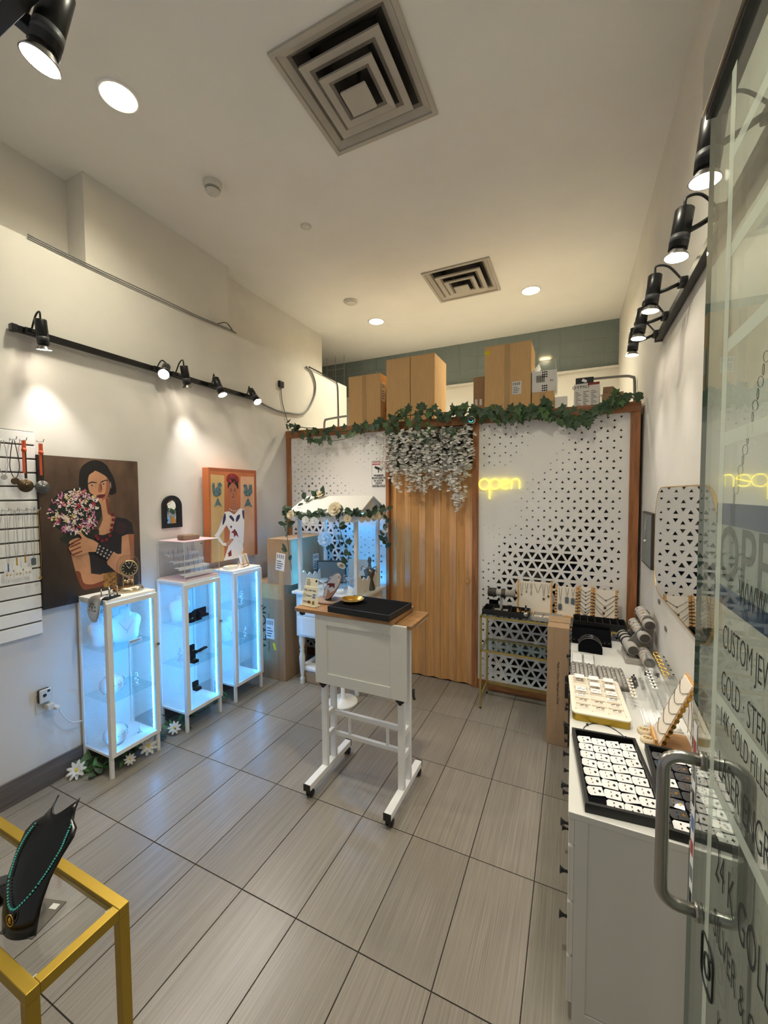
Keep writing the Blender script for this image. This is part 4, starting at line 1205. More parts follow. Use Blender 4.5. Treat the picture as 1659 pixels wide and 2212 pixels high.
t = thing('bracelet_bar_stand', 'two chrome bar loops on a black base atop the front cabinet', 'bracelet stand', (-2.69, 1.585, ZT), 0.3)
B().box(-0.03, 0.03, -0.055, 0.055, 0, 0.012).obj('base', 'black_plastic', t, bevel=0.002)
for yy in (-0.03, 0.03):
    B().tube([(-0.018, yy - 0.018, 0.012), (-0.018, yy - 0.018, 0.072), (0.014, yy + 0.014, 0.072), (0.014, yy + 0.014, 0.012)], 0.004, 8).obj('bar', 'chrome', t)
B().cyl((0, -0.03, 0.03), (0, 0.03, 0.03), 0.004, n=8).obj('rod', 'chrome', t)

t = thing('dome_clock', 'gold anniversary clock under a clear glass dome on the front cabinet', 'clock', (-2.80, 1.775, ZT))
t.scale = (1.08, 1.08, 1.15)
B().lathe([(0.0, 0), (0.085, 0), (0.088, 0.008), (0.08, 0.016), (0.076, 0.026), (0.0, 0.03)], 32).obj('base', 'champagne', t)
B().lathe([(0.062, 0.024), (0.062, 0.16), (0.056, 0.185), (0.04, 0.205), (0.018, 0.214), (0.0, 0.216)], 32, caps=False).obj('glass_dome', 'smoke_dome', t)
Mf = T(0.012, 0.0, 0.135) @ RZ(-0.5) @ RY(PI / 2)
f_ = B().lathe([(0, -0.008), (0.047, -0.008), (0.050, 0), (0.046, 0.006), (0.042, 0.004)], 28, M=Mf, caps=False).obj('dial_case', 'champagne', t)
B().lathe([(0, 0.0035), (0.043, 0.0035)], 28, M=Mf).obj('dial', 'pewter', f_)
b = B()
for k in range(12):
    a = 2 * PI * k / 12
    b.cbox((0, 0, 0), (0.003, 0.010, 0.001), M=Mf @ RZ(a) @ T(0, 0.034, 0.0045))
b.cbox((0, 0.010, 0), (0.003, 0.024, 0.001), M=Mf @ RZ(2.2) @ T(0, 0, 0.005)); b.cbox((0, 0.013, 0), (0.002, 0.030, 0.001), M=Mf @ RZ(0.9) @ T(0, 0, 0.005))
b.obj('numerals_and_hands', 'card_white', f_)
for sy in (-1, 1):
    B().cyl((0, sy * 0.032, 0.028), (0, sy * 0.032, 0.10), 0.003, n=8).obj('pillar', 'champagne', t)
B().cyl((0, 0, 0.06), (0, 0, 0.09), 0.0015, n=6).obj('pendulum_rod', 'champagne', t)
for k in range(4):
    a = PI / 4 + PI / 2 * k
    B().ball((0.02 * math.cos(a), 0.02 * math.sin(a), 0.055), 0.011, 10, 6).obj('pendulum_ball', 'champagne', t)

t = thing('acrylic_case', 'clear acrylic display case with pale pink top and stepped shelves on the middle cabinet', 'display case', (-2.80, 2.265, ZT))
B().box(-0.145, 0.145, -0.155, 0.175, 0, 0.012).obj('base', 'pink_acrylic', t, bevel=0.002)
B().box(-0.145, 0.145, -0.155, 0.175, 0.300, 0.306).obj('lid', 'pink_acrylic', t, bevel=0.002)
for nm, a in (('front_pane', (0.142, 0.145, -0.155, 0.175)), ('back_pane', (-0.145, -0.142, -0.155, 0.175)), ('side_pane', (-0.142, 0.142, -0.155, -0.152)), ('side_pane', (-0.142, 0.142, 0.172, 0.175))):
    B().box(*a, 0.012, 0.300).obj(nm, 'acrylic', t)
for sx in (-1, 1):
    for yy in (-0.1545, 0.1745):
        B().box(sx * 0.1455 - 0.0015, sx * 0.1455 + 0.0015, yy - 0.0015, yy + 0.0015, 0.012, 0.300).obj('pane_edge', 'acrylic_edge', t)
for k in range(4):
    x = 0.09 - 0.06 * k; z = 0.045 + 0.048 * k
    s_ = B().box(x - 0.028, x + 0.028, -0.13, 0.15, z - 0.004, z).obj('step', 'white_metal', t)
    B().box(x + 0.022, x + 0.028, -0.13, 0.15, z - 0.018, z - 0.004).obj('step_edge', 'white_metal', s_)
    b = B()
    for q in range(6):
        yy = -0.11 + 0.044 * q
        b.cyl((x, yy, z), (x, yy, z + 0.03 + 0.012 * ((q * 7 + k) % 3)), 0.0014, n=5); b.ball((x, yy, z + 0.012), 0.0035, 6, 4)
    b.obj('pins', 'chrome', s_)
B().cyl((0.145, 0.0, 0.28), (0.155, 0.0, 0.28), 0.006, n=10).obj('lock_knob', 'chrome', t)
tag(B().box(-0.045, 0.045, -0.075, 0.075, 0, 0.042).obj('brown_box', 'brown_suede', None, (-2.78, 2.255, ZT + 0.306), bevel=0.014, seg=4), 'closed brown suede case lying on the clear display case', 'case')

t = thing('mini_easel', 'small wooden easel holding a white printed card on the far cabinet', 'easel', (-2.74, 2.80, ZT))
Me = RZ(0.25)
for sy in (-1, 1):
    B().tube([(0.03, sy * 0.045, 0), (-0.006, sy * 0.012, 0.125)], 0.005, 6, M=Me).obj('leg', 'bamboo', t)
B().tube([(-0.06, 0, 0), (-0.006, 0, 0.125), (-0.004, 0, 0.15)], 0.005, 6, M=Me).obj('leg', 'bamboo', t)
B().box(0.004, 0.026, -0.06, 0.06, 0.022, 0.03, 0, Me).obj('ledge', 'bamboo', t)
c_ = B().box(-0.004, 0.004, -0.065, 0.065, 0, 0.085, 0, Me @ T(0.012, 0, 0.031) @ RY(-0.22)).obj('card', 'card_white', t)
b = B()
for r in range(4):
    for q in range(3):
        b.box(0.0042, 0.0046, -0.045 + 0.036 * q, -0.045 + 0.036 * q + 0.022, 0.015 + 0.016 * r, 0.018 + 0.016 * r, 0, Me @ T(0.012, 0, 0.031) @ RY(-0.22))
b.obj('print', 'ink_grey', c_)
t = thing('trinket_dish', 'small cream trinket dish on the far cabinet in front of the orange painting', 'dish', (-2.75, 2.655, ZT))
B().prism(rrect(0.10, 0.11, 0.03), 0, 0.028).obj('bowl', 'cream_tray', t, bevel=0.006)
B().ball((0.01, 0.0, 0.030), 0.022, s=(1, 1.3, 0.4)).obj('contents', 'petal_cream', t)


# ------------------------------------------------------------------ artificial flowers under the cabinets
def leaf_mesh(kind):
    if kind == 'ivy':
        o = [(0, 0), (0.20, -0.08), (0.46, 0.10), (0.34, 0.30), (0.52, 0.55), (0.24, 0.58), (0.0, 1.0), (-0.24, 0.58), (-0.52, 0.55), (-0.34, 0.30), (-0.46, 0.10), (-0.20, -0.08)]
        fold = 0.10
    elif kind == 'rose':
        o = [(0, 0), (0.20, 0.18), (0.30, 0.42), (0.25, 0.66), (0.12, 0.86), (0, 1.0), (-0.12, 0.86), (-0.25, 0.66), (-0.30, 0.42), (-0.20, 0.18)]
        fold = 0.16
    else:
        o = [(0, 0), (0.10, 0.2), (0.14, 0.5), (0.08, 0.85), (0, 1.0), (-0.08, 0.85), (-0.14, 0.5), (-0.10, 0.2)]
        fold = 0.1
    vs = [(x, y, fold * abs(x) - 0.12 * y * y) for x, y in o] + [(0, 0.35, 0.0)]
    n = len(o)
    me = bpy.data.meshes.new('leaf')
    me.from_pydata(vs, [], [(i, (i + 1) % n, n) for i in range(n)])
    return me


LEAF = {}
for kind, mt in (('ivy', 'ivy'), ('rose', 'rose_leaf'), ('blade', 'grass_green'), ('petal', 'petal_white')):
    me = leaf_mesh('blade' if kind in ('blade', 'petal') else kind)
    me.materials.append(MATS[mt]); LEAF[kind] = me
me = leaf_mesh('ivy'); me.materials.append(MATS['ivy_light']); LEAF['ivy_light'] = me


def leaf(kind, parent, pos, size, rot, name='leaf'):
    o = link(name, LEAF[kind], parent, pos)
    o.rotation_euler = rot
    o.scale = (size, size, size)
    return o


def daisy(x, y, z, s, tilt, rz, label):
    t = thing('artificial_flower', label, 'flower', (x, y, z), rz)
    M0 = RX(tilt)
    for ring, n_, k in ((0, 9, 1.0), (1, 7, 0.78)):
        for i in range(n_):
            a = 2 * PI * i / n_ + ring * 0.4
            o = link('petal', LEAF['petal'], t)
            o.matrix_local = M0 @ RZ(a) @ RX(0.25 + 0.4 * ring) @ Matrix.Diagonal((s * 1.5 * k, s * k, s * k, 1))
    B().ball((0, 0, 0), s * 0.16, 10, 6, s=(1, 1, 0.6), M=M0 @ T(0, 0, s * 0.12)).obj('centre', 'petal_yellow', t)
    B().tube([M0 @ V((0, 0, 0)), M0 @ V((0, 0, -0.03)), V((0, 0.04, -z + 0.006))], 0.003, 5).obj('stem', 'stem_green', t)


daisy(-2.885, 1.455, 0.045, 0.062, 0.9, 0.6, 'large white artificial flower on the floor by the front leg of the first cabinet')
daisy(-2.665, 1.66, 0.055, 0.038, 1.1, 1.0, 'small cream daisy under the front edge of the first cabinet')
daisy(-2.68, 1.80, 0.06, 0.062, 1.1, 1.2, 'large white artificial flower under the door of the first cabinet')
daisy(-2.72, 2.035, 0.055, 0.05, 1.0, 1.0, 'white artificial flower on the floor between the first and second cabinets')
rl = random.Random(11)
for (x0, x1, y0, y1, n, label) in ((-2.93, -2.72, 1.50, 1.62, 26, 'green artificial foliage on the floor under the first cabinet, by the wall socket'), (-2.90, -2.70, 1.63, 1.85, 26, 'dark green artificial foliage under the door of the first cabinet'), (-2.88, -2.70, 1.95, 2.12, 24, 'green artificial foliage on the floor between the first two cabinets'), (-2.90, -2.72, 2.20, 2.60, 26, 'dark artificial foliage on the floor under the second cabinet')):
    t = thing('foliage_spray', label, 'foliage', ((x0 + x1) / 2, (y0 + y1) / 2, 0))
    B().tube(spline([(0, (y0 - y1) / 2, 0.012), (0.03, 0, 0.02), (-0.02, (y1 - y0) / 2, 0.012)], 5), 0.004, 5).obj('stem', 'stem_green', t)
    for i in range(n):
        leaf('blade' if i % 3 else 'rose', t, (rl.uniform(x0, x1) - (x0 + x1) / 2, rl.uniform(y0, y1) - (y0 + y1) / 2, rl.uniform(0.015, 0.05)), rl.uniform(0.05, 0.085), (rl.uniform(-0.2, 1.2), rl.uniform(-0.4, 0.4), rl.uniform(0, 6.28)))
t = thing('big_leaf', 'bright green oversized leaf leaning against the front leg of the first cabinet', 'leaf', (-2.875, 1.495, 0.012))
leaf('ivy_light', t, (0, 0, 0.0), 0.13, (1.1, 0.1, 0.9))
B().tube([(0, 0, 0.0), (0.01, 0.03, -0.008)], 0.003, 5).obj('stem', 'stem_green', t)

# ------------------------------------------------------------------ rolling desk in the middle
t = thing('rolling_desk', 'white rolling desk with a wood top and white front panel, mid floor', 'desk', (-1.15, 2.17, 0))
for sx, x in ((-1, -0.265), (1, 0.262)):
    B().box(x - 0.022, x + 0.022, -0.25, 0.24, 0.052, 0.09).obj('base_rail', 'white_metal', t, bevel=0.003)
    for yy in (-0.25, 0.24):
        e = 0.006 if yy > 0 else -0.006
        B().box(x - 0.0225, x + 0.0225, min(yy, yy + e), max(yy, yy + e), 0.051, 0.091).obj('end_cap', 'black_plastic', t)
    for yy in (-0.225, 0.215):
        c = B().box(x - 0.012, x + 0.012, yy - 0.014, yy + 0.014, 0.026, 0.052).obj('caster', 'black_plastic', t)
        for dx in (-0.014, 0.014):
            B().lathe([(0, -0.006), (0.018, -0.006), (0.022, -0.003), (0.022, 0.003), (0.018, 0.006), (0, 0.006)], 16, M=T(x + dx, yy + 0.008, 0.022) @ RY(PI / 2)).obj('wheel', 'black_plastic', c)
    for yy in (-0.045, 0.055):
        B().box(x - 0.020, x + 0.020, yy - 0.013, yy + 0.013, 0.09, 1.02).obj('upright', 'white_metal', t, bevel=0.003)
    for z in (0.27, 0.41):
        B().box(x - 0.012, x + 0.012, -0.032, 0.042, z - 0.018, z + 0.018).obj('spacer', 'white_metal', t)
    b = B()
    for k in range(4):
        a = PI / 2 * k
        b.cyl((0, 0, 0), (0, 0, 0.016), 0.012, n=10, M=T(x + 0.014 * math.cos(a), -0.064, 0.628 + 0.014 * math.sin(a)) @ RX(PI / 2) @ T(0, 0, -0.008))
    b.cyl((x, -0.075, 0.628), (x, -0.056, 0.628), 0.014, n=12)
    b.obj('clamp_knob', 'black_plastic', t)
for z, h in ((0.395, 0.03), (0.255, 0.026)):
    B().box(-0.262, 0.262, 0.035, 0.058, z - h / 2, z + h / 2).obj('cross_bar', 'white_metal', t, bevel=0.003)
for x in (-0.14, 0.13):
    B().box(x - 0.008, x + 0.008, 0.040, 0.053, 0.268, 0.38).obj('slat', 'white_metal', t)
fp = B().box(-0.300, 0.312, -0.092, -0.078, 0.645, 1.075).obj('front_panel', 'white_lacquer', t, bevel=0.002)
b = B()
for a in ((-0.300, -0.215, 0.645, 1.075), (0.215, 0.312, 0.645, 1.075), (-0.215, 0.215, 0.645, 0.712), (-0.215, 0.215, 1.015, 1.075)):
    b.box(a[0], a[1], -0.098, -0.092, a[2], a[3])
b.obj('panel_frame', 'white_lacquer', fp, bevel=0.0015)
tp = B().prism(rrect(0.69, 0.35, 0.02), -0.011, 0.011, 0, T(-0.112, 0.07, 1.089)).obj('top', 'walnut_top', t, bevel=0.002)
B().prism(rrect(0.36, 0.31, 0.015), -0.010, 0.010, 0, T(0.155, 0.085, 1.062)).obj('side_top', 'walnut_top', t, bevel=0.002)
B().box(0.30, 0.322, 0.06, 0.24, 1.035, 1.051).obj('top_bracket', 'white_metal', t)
B().box(-0.262, 0.262, -0.03, 0.03, 1.018, 1.052).obj('top_beam', 'white_metal', t)
for x in (-0.40, 0.17):
    B().prism([(-0.022, 0), (0.022, 0), (0.018, -0.018), (0, -0.024), (-0.018, -0.018)], -0.004, 0.004, 0, T(x, -0.09, 1.078) @ XF_FRONT).obj('hook', 'black_plastic', t)
B().tube([(0.335, -0.04, 0.70), (0.335, -0.04, 0.66), (0.345, -0.05, 0.645)], 0.008, 6).obj('crank', 'black_plastic', t)

# payment sign
t = thing('payment_sign', 'cream tilted payment sign reading Pay your way on the wood desk top', 'sign', (-1.535, 2.125, 1.1005), -0.12)
Ms = RX(-0.22)
P('cream_card', (236, 228, 200), 0.5)
B().box(-0.06, 0.06, -0.002, 0.003, 0.0, 0.125, 0, Ms).obj('front_plate', 'cream_card', t, bevel=0.002)
B().box(-0.052, 0.05, 0.004, 0.007, 0.02, 0.178, 0, Ms).obj('back_card', 'cream_card', t, bevel=0.001)
B().box(-0.06, 0.06, -0.004, 0.045, 0.0, 0.006).obj('foot', 'cream_card', t, bevel=0.002)
B().box(0.056, 0.075, 0.0, 0.003, 0.004, 0.07, 0, Ms).obj('side_card', 'cream_card', t)
F0 = Ms @ T(0, -0.0025, 0) @ XF_FRONT
txt('lettering', 'Pay your way.', 0.0185, 'ink', t, F0 @ T(0, 0.103, 0))
txt('lettering', 'Square', 0.0165, 'ink', t, F0 @ T(-0.006, 0.068, 0))
b = B(); b.tube([V((0.011 * math.cos(a), 0.011 * math.sin(a), 0)) for a in (2 * PI * k / 16 for k in range(16))], 0.0008, 4, closed=True, M=F0 @ T(-0.043, 0.068, 0))
b.cbox((0, 0, 0), (0.018, 0.001, 0.0005), M=F0 @ T(-0.043, 0.068, 0.0005) @ RZ(0.8)); b.obj('ring_mark', 'ink_grey', t)
txt('lettering', 'VISA', 0.0165, 'paint_indigo', t, F0 @ T(-0.034, 0.028, 0), shear=0.2)
for x, m in ((-0.004, 'red_ink'), (0.007, 'gold_paint')):
    B().lathe([(0, 0.0002), (0.009, 0.0002)], 16, M=F0 @ T(x, 0.028, 0.0002 if m == 'red_ink' else 0.0005)).obj('circle_mark', m, t)
B().box(0.026, 0.048, 0.056, 0.082, 0, 0.0006, 0, F0).obj('blue_mark', 'sign_blue', t)
txt('lettering', 'AM', 0.012, 'card_white', t, F0 @ T(0.037, 0.069, 0.0008))
B().box(0.028, 0.047, 0.016, 0.038, 0, 0.0006, 0, F0).obj('dark_mark', 'gold_paint', t)
F1 = Ms @ T(0, 0.0035, 0) @ XF_FRONT
b = B(); b.box(-0.044, -0.018, 0.166, 0.169, 0, 0.0006, 0, F1)
for k in range(5):
    b.box(-0.044, -0.014 + 0.006 * (k % 2), 0.133 + 0.006 * k, 0.1345 + 0.006 * k, 0, 0.0006, 0, F1)
b.lathe([(0, 0.0006), (0.008, 0.0006)], 14, M=F1 @ T(0.036, 0.165, 0)); b.obj('print', 'ink', t)

# round tilting mirror
t = thing('table_mirror', 'round brown tilting mirror on a flat disc base on the wood desk top', 'mirror', (-1.475, 2.285, 1.1005))
B().lathe([(0, 0), (0.085, 0), (0.087, 0.006), (0.084, 0.012), (0, 0.012)], 36).obj('base', 'taupe', t)
ax = V((0.57 * 0.906, 0.57 * 0.424, 0.82)).normalized()
nz_ = (V((-0.82 * 0.906, -0.82 * 0.424, 0.57)) * 0.93 + V((0.42, -0.9, 0.0)) * 0.36).normalized()
nz_ = (nz_ - ax * nz_.dot(ax)).normalized()
sd = nz_.cross(ax)
Mm = Matrix((ax, sd, nz_)).transposed().to_4x4(); Mm.translation = V((-0.05, 0.0, 0.016)) + ax * 0.097 + V((0, 0, 0.004))
d_ = B().lathe([(0, -0.010), (0.094, -0.010), (0.096, -0.004), (0.094, 0.002), (0.090, 0.002)], 40, M=Mm, caps=False).obj('disc', 'taupe', t)
B().lathe([(0, 0.001), (0.090, 0.001)], 40, M=Mm).obj('mirror_glass', 'mirror', d_)
B().box(-0.03, 0.005, -0.015, 0.015, 0.0115, 0.034).obj('hinge_block', 'black_plastic', t, bevel=0.004)

t = thing('velvet_tray', 'flat black velvet tray on the wood desk top', 'tray', (-1.135, 2.215, 1.1005), -0.06)
B().prism(rrect(0.43, 0.31, 0.006), 0, 0.036).obj('body', 'black_leather', t, bevel=0.002)
B().prism(rrect(0.41, 0.29, 0.004), 0.036, 0.037).obj('velvet', 'black_velvet', t)
t = thing('brass_dish', 'shallow shiny brass dish on the black velvet tray', 'dish', (-1.262, 2.215, 1.1378))
B().lathe([(0.0, 0.001), (0.035, 0.001), (0.055, 0.008), (0.074, 0.022), (0.0755, 0.0225), (0.057, 0.006), (0.036, 0.0), (0.0, 0.0)], 40).obj('bowl', 'gold', t)

# ------------------------------------------------------------------ white kiosk stand
t = thing('jewellery_kiosk', 'white wooden kiosk stand with pitched roof, scalloped edge and turned legs', 'kiosk', (-2.045, 3.35, 0))
hx, hy = 0.335, 0.25


def turned(x, y):
    prof = [(0.022, 0), (0.026, 0.012), (0.02, 0.03), (0.026, 0.045), (0.018, 0.06), (0.016, 0.075), (0.020, 0.11), (0.027, 0.20), (0.030, 0.26), (0.022, 0.30), (0.018, 0.315), (0.026, 0.33), (0.018, 0.345), (0.026, 0.375), (0.030, 0.41), (0.030, 0.47)]
    B().lathe(prof, 18, M=T(x, y, 0)).obj('leg', 'white_lacquer', t)


for sx in (-1, 1):
    for sy in (-1, 1):
        turned(sx * (hx - 0.035), sy * (hy - 0.035))
        B().box(sx * (hx - 0.03) - 0.016, sx * (hx - 0.03) + 0.016, sy * (hy - 0.03) - 0.016, sy * (hy - 0.03) + 0.016, 0.905, 1.70).obj('post', 'white_lacquer', t, bevel=0.002)
B().box(-hx, hx, -hy, hy, 0.47, 0.88).obj('cabinet_body', 'white_lacquer', t, bevel=0.003)
for z in (0.49, 0.68):
    B().box(-hx + 0.02, -hx + 0.32, -hy - 0.008, -hy, z, z + 0.175).obj('drawer', 'white_lacquer', t, bevel=0.003)
B().box(hx, hx + 0.006, -hy + 0.05, hy - 0.05, 0.52, 0.84).obj('side_panel', 'white_lacquer', t, bevel=0.003)
B().box(-hx - 0.03, hx + 0.03, -hy - 0.03, hy + 0.03, 0.88, 0.905).obj('table_top', 'white_lacquer', t, bevel=0.004)
# low side boards with a wavy top edge
wave = [(-hy + 0.03, 0), (hy - 0.03, 0), (hy - 0.03, 0.20)] + [(hy - 0.03 - (2 * hy - 0.06) * k / 24, 0.20 - 0.075 * math.sin(PI * k / 24) ** 0.8 + 0.018 * math.sin(k * 1.3)) for k in range(1, 24)] + [(-hy + 0.03, 0.22)]
for x in (hx - 0.038, -hx + 0.026):
    B().prism(wave, 0, 0.012, 0, T(x, 0, 0.905) @ XF_LEFT).obj('side_board', 'white_lacquer', t)
# roof
rx, ry, ze, zr_ = 0.385, 0.30, 1.655, 1.805
b = B()
for sy in (-1, 1):
    a = [(-rx, sy * ry, ze), (rx, sy * ry, ze), (rx * 0.96, 0, zr_), (-rx * 0.96, 0, zr_)]
    vs = a + [(p[0], p[1], p[2] - 0.014) for p in a]
    b.add(vs, [(0, 1, 2, 3), (7, 6, 5, 4), (0, 4, 5, 1), (1, 5, 6, 2), (2, 6, 7, 3), (3, 7, 4, 0)])
b.obj('roof', 'white_lacquer', t)
for sx in (-1, 1):
    B().add([(sx * rx * 0.9, -ry + 0.02, ze - 0.006), (sx * rx * 0.9, ry - 0.02, ze - 0.006), (sx * rx * 0.9, 0, zr_ - 0.016)], [(0, 1, 2)]).obj('gable', 'white_lacquer', t)


def scallop(L, n):
    pts = [(-L / 2, 0.0)]
    step = L / n
    for k in range(n):
        c = -L / 2 + step * (k + 0.5)
        for j in range(7):
            a = PI + PI * j / 6
            pts.append((c + step / 2 * math.cos(a), -0.03 + step * 0.42 * math.sin(a)))
    return pts + [(L / 2, 0.0)]


for sy in (-1, 1):
    B().prism(scallop(2 * rx - 0.02, 7), -0.004, 0.004, 0, T(0, sy * (ry - 0.01), ze - 0.008) @ XF_FRONT).obj('valance', 'white_lacquer', t)
for sx in (-1, 1):
    B().prism(scallop(2 * ry - 0.03, 5), -0.004, 0.004, 0, T(sx * (rx - 0.012), 0, ze - 0.008) @ XF_LEFT).obj('valance', 'white_lacquer', t)
# cool light strip under the roof
B().box(-0.28, 0.30, hy - 0.03, hy - 0.022, 1.622, 1.630).obj('led_strip', 'kiosk_led_glow', t)
B().box(-hx + 0.012, -hx + 0.016, -hy + 0.055, -hy + 0.059, 0.92, 1.60).obj('led_strip', 'kiosk_led_glow', t)
B().box(0.02, 0.30, hy - 0.02, hy - 0.014, 0.906, 0.914).obj('led_strip', 'kiosk_led_glow', t)

ZK = 0.905
t = thing('picture_frame', 'dark framed grey picture leaning inside the kiosk by the carton', 'picture', (-2.24, 3.52, ZK), 0.35)
B().box(-0.15, 0.15, -0.008, 0.008, 0, 0.24, 0, RX(0.12)).obj('frame', 'dark_frame', t, bevel=0.003)
B().box(-0.138, 0.138, -0.0095, -0.008, 0.012, 0.228, 0, RX(0.12)).obj('picture', 'sign_grey', t)
t = thing('linen_board', 'beige linen board standing at the back of the kiosk', 'display board', (-1.94, 3.54, ZK))
B().box(-0.12, 0.12, -0.006, 0.006, 0, 0.26, 0, RX(-0.1)).obj('board', 'linen', t)
t = thing('photo_card', 'small dark photo card with two faces inside the kiosk', 'photo', (-1.82, 3.46, ZK))
B().box(-0.055, 0.055, -0.003, 0.003, 0.035, 0.115, 0, RX(-0.15)).obj('card', 'card_black', t)
for x in (-0.02, 0.022):
    B().lathe([(0, 0), (0.018, 0)], 16, M=RX(-0.15) @ T(x, -0.004, 0.072) @ RX(PI / 2)).obj('face_print', 'paint_skin_shade', t)
B().box(-0.055, 0.055, 0.0, 0.02, 0, 0.04).obj('holder', 'acrylic', t)
for i, (x, y, s, lab) in enumerate(((-2.17, 3.25, 1.0, 'beside the framed picture'), (-2.06, 3.30, 1.2, 'in the middle of the kiosk'), (-1.96, 3.40, 1.0, 'before the linen board'))):
    t = thing('glass_pedestal', 'clear glass pedestal dish %s' % lab, 'dish', (x, y, ZK))
    B().lathe([(0, 0), (0.03 * s, 0), (0.006, 0.012), (0.006, 0.06 * s), (0.03 * s, 0.075 * s), (0.05 * s, 0.10 * s)], 20).obj('dish', 'clear_drop', t)
t = thing('silver_figurine', 'small dark and silver figurine at the right side of the kiosk', 'figurine', (-1.755, 3.42, ZK))
B().lathe([(0, 0), (0.05, 0), (0.055, 0.02), (0.03, 0.10), (0.05, 0.16), (0.058, 0.19), (0.02, 0.205), (0.012, 0.25), (0.02, 0.28), (0.012, 0.31), (0, 0.32)], 18).obj('body', 'pewter', t)
for sx in (-1, 1):
    B().tube(spline([(sx * 0.02, 0, 0.2), (sx * 0.07, -0.01, 0.23), (sx * 0.085, -0.02, 0.18)], 4), 0.008, 6).obj('arm', 'chrome', t)
t = thing('ribbon_roll', 'white roll of label tape on the kiosk table', 'tape roll', (-1.93, 3.17, ZK))
B().lathe([(0.012, 0), (0.034, 0), (0.034, 0.04), (0.012, 0.04), (0.012, 0)], 24, caps=False).obj('roll', 'card_white', t)
t = thing('white_stand', 'small white cut-out stand on the kiosk table', 'stand', (-1.85, 3.24, ZK))
B().prism([(-0.04, 0), (0.04, 0), (0.035, 0.06), (0.02, 0.052), (0, 0.045), (-0.02, 0.052), (-0.035, 0.06)], -0.012, 0.012, 0, XF_FRONT).obj('body', 'bright_white', t)
t = thing('glass_box', 'flat glass-lidded jewellery box on the kiosk table', 'jewellery box', (-1.80, 3.33, ZK), 0.1)
B().box(-0.06, 0.06, -0.05, 0.05, 0, 0.03).obj('base', 'dark_frame', t, bevel=0.002)
B().box(-0.055, 0.055, -0.045, 0.045, 0.03, 0.033).obj('lid', 'clear_glass', t)
t = thing('wire_basket', 'thin white wire basket inside the kiosk before the photo', 'basket', (-2.0, 3.45, ZK))
b = B()
for k in range(9):
    b.cyl((-0.06 + 0.015 * k, 0, 0), (-0.06 + 0.015 * k, 0, 0.11), 0.0015, n=5)
for z in (0.002, 0.055, 0.11):
    b.cyl((-0.062, 0, z), (0.062, 0, z), 0.0018, n=5)
b.obj('wires', 'white_metal', t)
t = thing('storage_bin', 'beige box with a white lid under the kiosk', 'box', (-2.22, 3.30, 0))
B().box(-0.16, 0.16, -0.14, 0.14, 0, 0.11).obj('bin', 'cardboard_dull', t, bevel=0.005)
B().box(-0.17, 0.17, -0.15, 0.15, 0.11, 0.165).obj('lid', 'label_white', t, bevel=0.02)
t = thing('pedestal_stand', 'white round pedestal base on the floor behind the rolling desk', 'stand base', (-1.80, 2.98, 0))
B().lathe([(0, 0), (0.13, 0), (0.132, 0.012), (0.12, 0.022), (0.03, 0.03), (0.018, 0.05), (0.018, 0.42), (0, 0.42)], 36).obj('base', 'white_metal', t)


# ------------------------------------------------------------------ cardboard boxes
def carton(name, label, x0, x1, y0, y1, z0, h, mat='cardboard', tape=True, tape_dir='v', cat='box'):
    t = thing(name, label, cat, ((x0 + x1) / 2, (y0 + y1) / 2, z0))
    a, c = (x1 - x0) / 2, (y1 - y0) / 2
    B().box(-a, a, -c, c, 0, h).obj('body', mat, t, bevel=0.004)
    g = 0.0012
    for sx in (-1, 1):
        B().box(min(0, sx * a) + g, max(0, sx * a) - g, -c, c, h, h + 0.004).obj('flap', mat, t)
    if tape:
        B().box(-0.025, 0.025, -c - 0.0006, -c + 0.001, 0, h).obj('tape', 'tape', t)
    return t, a, c


def shipping_label(t, x, y, z, w, h, M0=None, rows=4):
    """white printed label on a box front facing -Y"""
    M = (T(x, y, z) @ XF_FRONT) if M0 is None else M0
    l_ = B().box(-w / 2, w / 2, -h / 2, h / 2, 0, 0.0008, 0, M).obj('shipping_label', 'label_white', t)
    b = B()
    for k in range(11):
        if k % 3 != 2:
            b.box(-w * 0.4 + w * 0.07 * k, -w * 0.4 + w * 0.07 * k + w * 0.04, h * 0.2, h * 0.42, 0.0008, 0.0012, 0, M)
    for k in range(rows):
        b.box(-w * 0.4, w * (0.1 + 0.1 * (k % 3)), -h * 0.38 + h * 0.13 * k, -h * 0.34 + h * 0.13 * k, 0.0008, 0.0012, 0, M)
    b.obj('print', 'ink', l_)


t, a, c = carton('carton', 'tall battered brown carton standing on the floor beside the far cabinet', -2.93, -2.507, 3.08, 3.44, 0, 0.945, 'cardboard_dull', tape=False)
txt('lettering', 'VEVOR', 0.14, 'ink', t, T(-0.06, -c - 0.0006, 0.50) @ XF_FRONT @ RZ(PI / 2))
txt('lettering', 'TOUGH TOOLS, HALF PRICE', 0.030, 'ink', t, T(0.018, -c - 0.0006, 0.46) @ XF_FRONT @ RZ(PI / 2))
shipping_label(t, 0.035, -c - 0.001, 0.50, 0.10, 0.20)
B().box(-0.015, 0.015, -0.035, 0.035, 0, 0.0008, 0, T(0.085, -c - 0.001, 0.33) @ XF_FRONT @ RZ(0.3)).obj('yellow_sticker', 'yellow_sticker', t)
B().box(-0.2, 0.19, -c - 0.0007, -c, 0.80, 0.945).obj('tape', 'tape', t)
t, a, c = carton('carton', 'brown carton with a white label stacked on the tall carton', -2.715, -2.43, 3.09, 3.68, 0.9495, 0.435, 'cardboard_dull', tape=False)
shipping_label(t, 0.02, -c - 0.001, 0.22, 0.105, 0.17, T(0.02, -c - 0.001, 0.22) @ XF_FRONT @ RZ(-0.1))
B().box(0.0, 0.05, -c - 0.0005, -c + 0.001, 0, 0.14).obj('tape', 'tape', t)
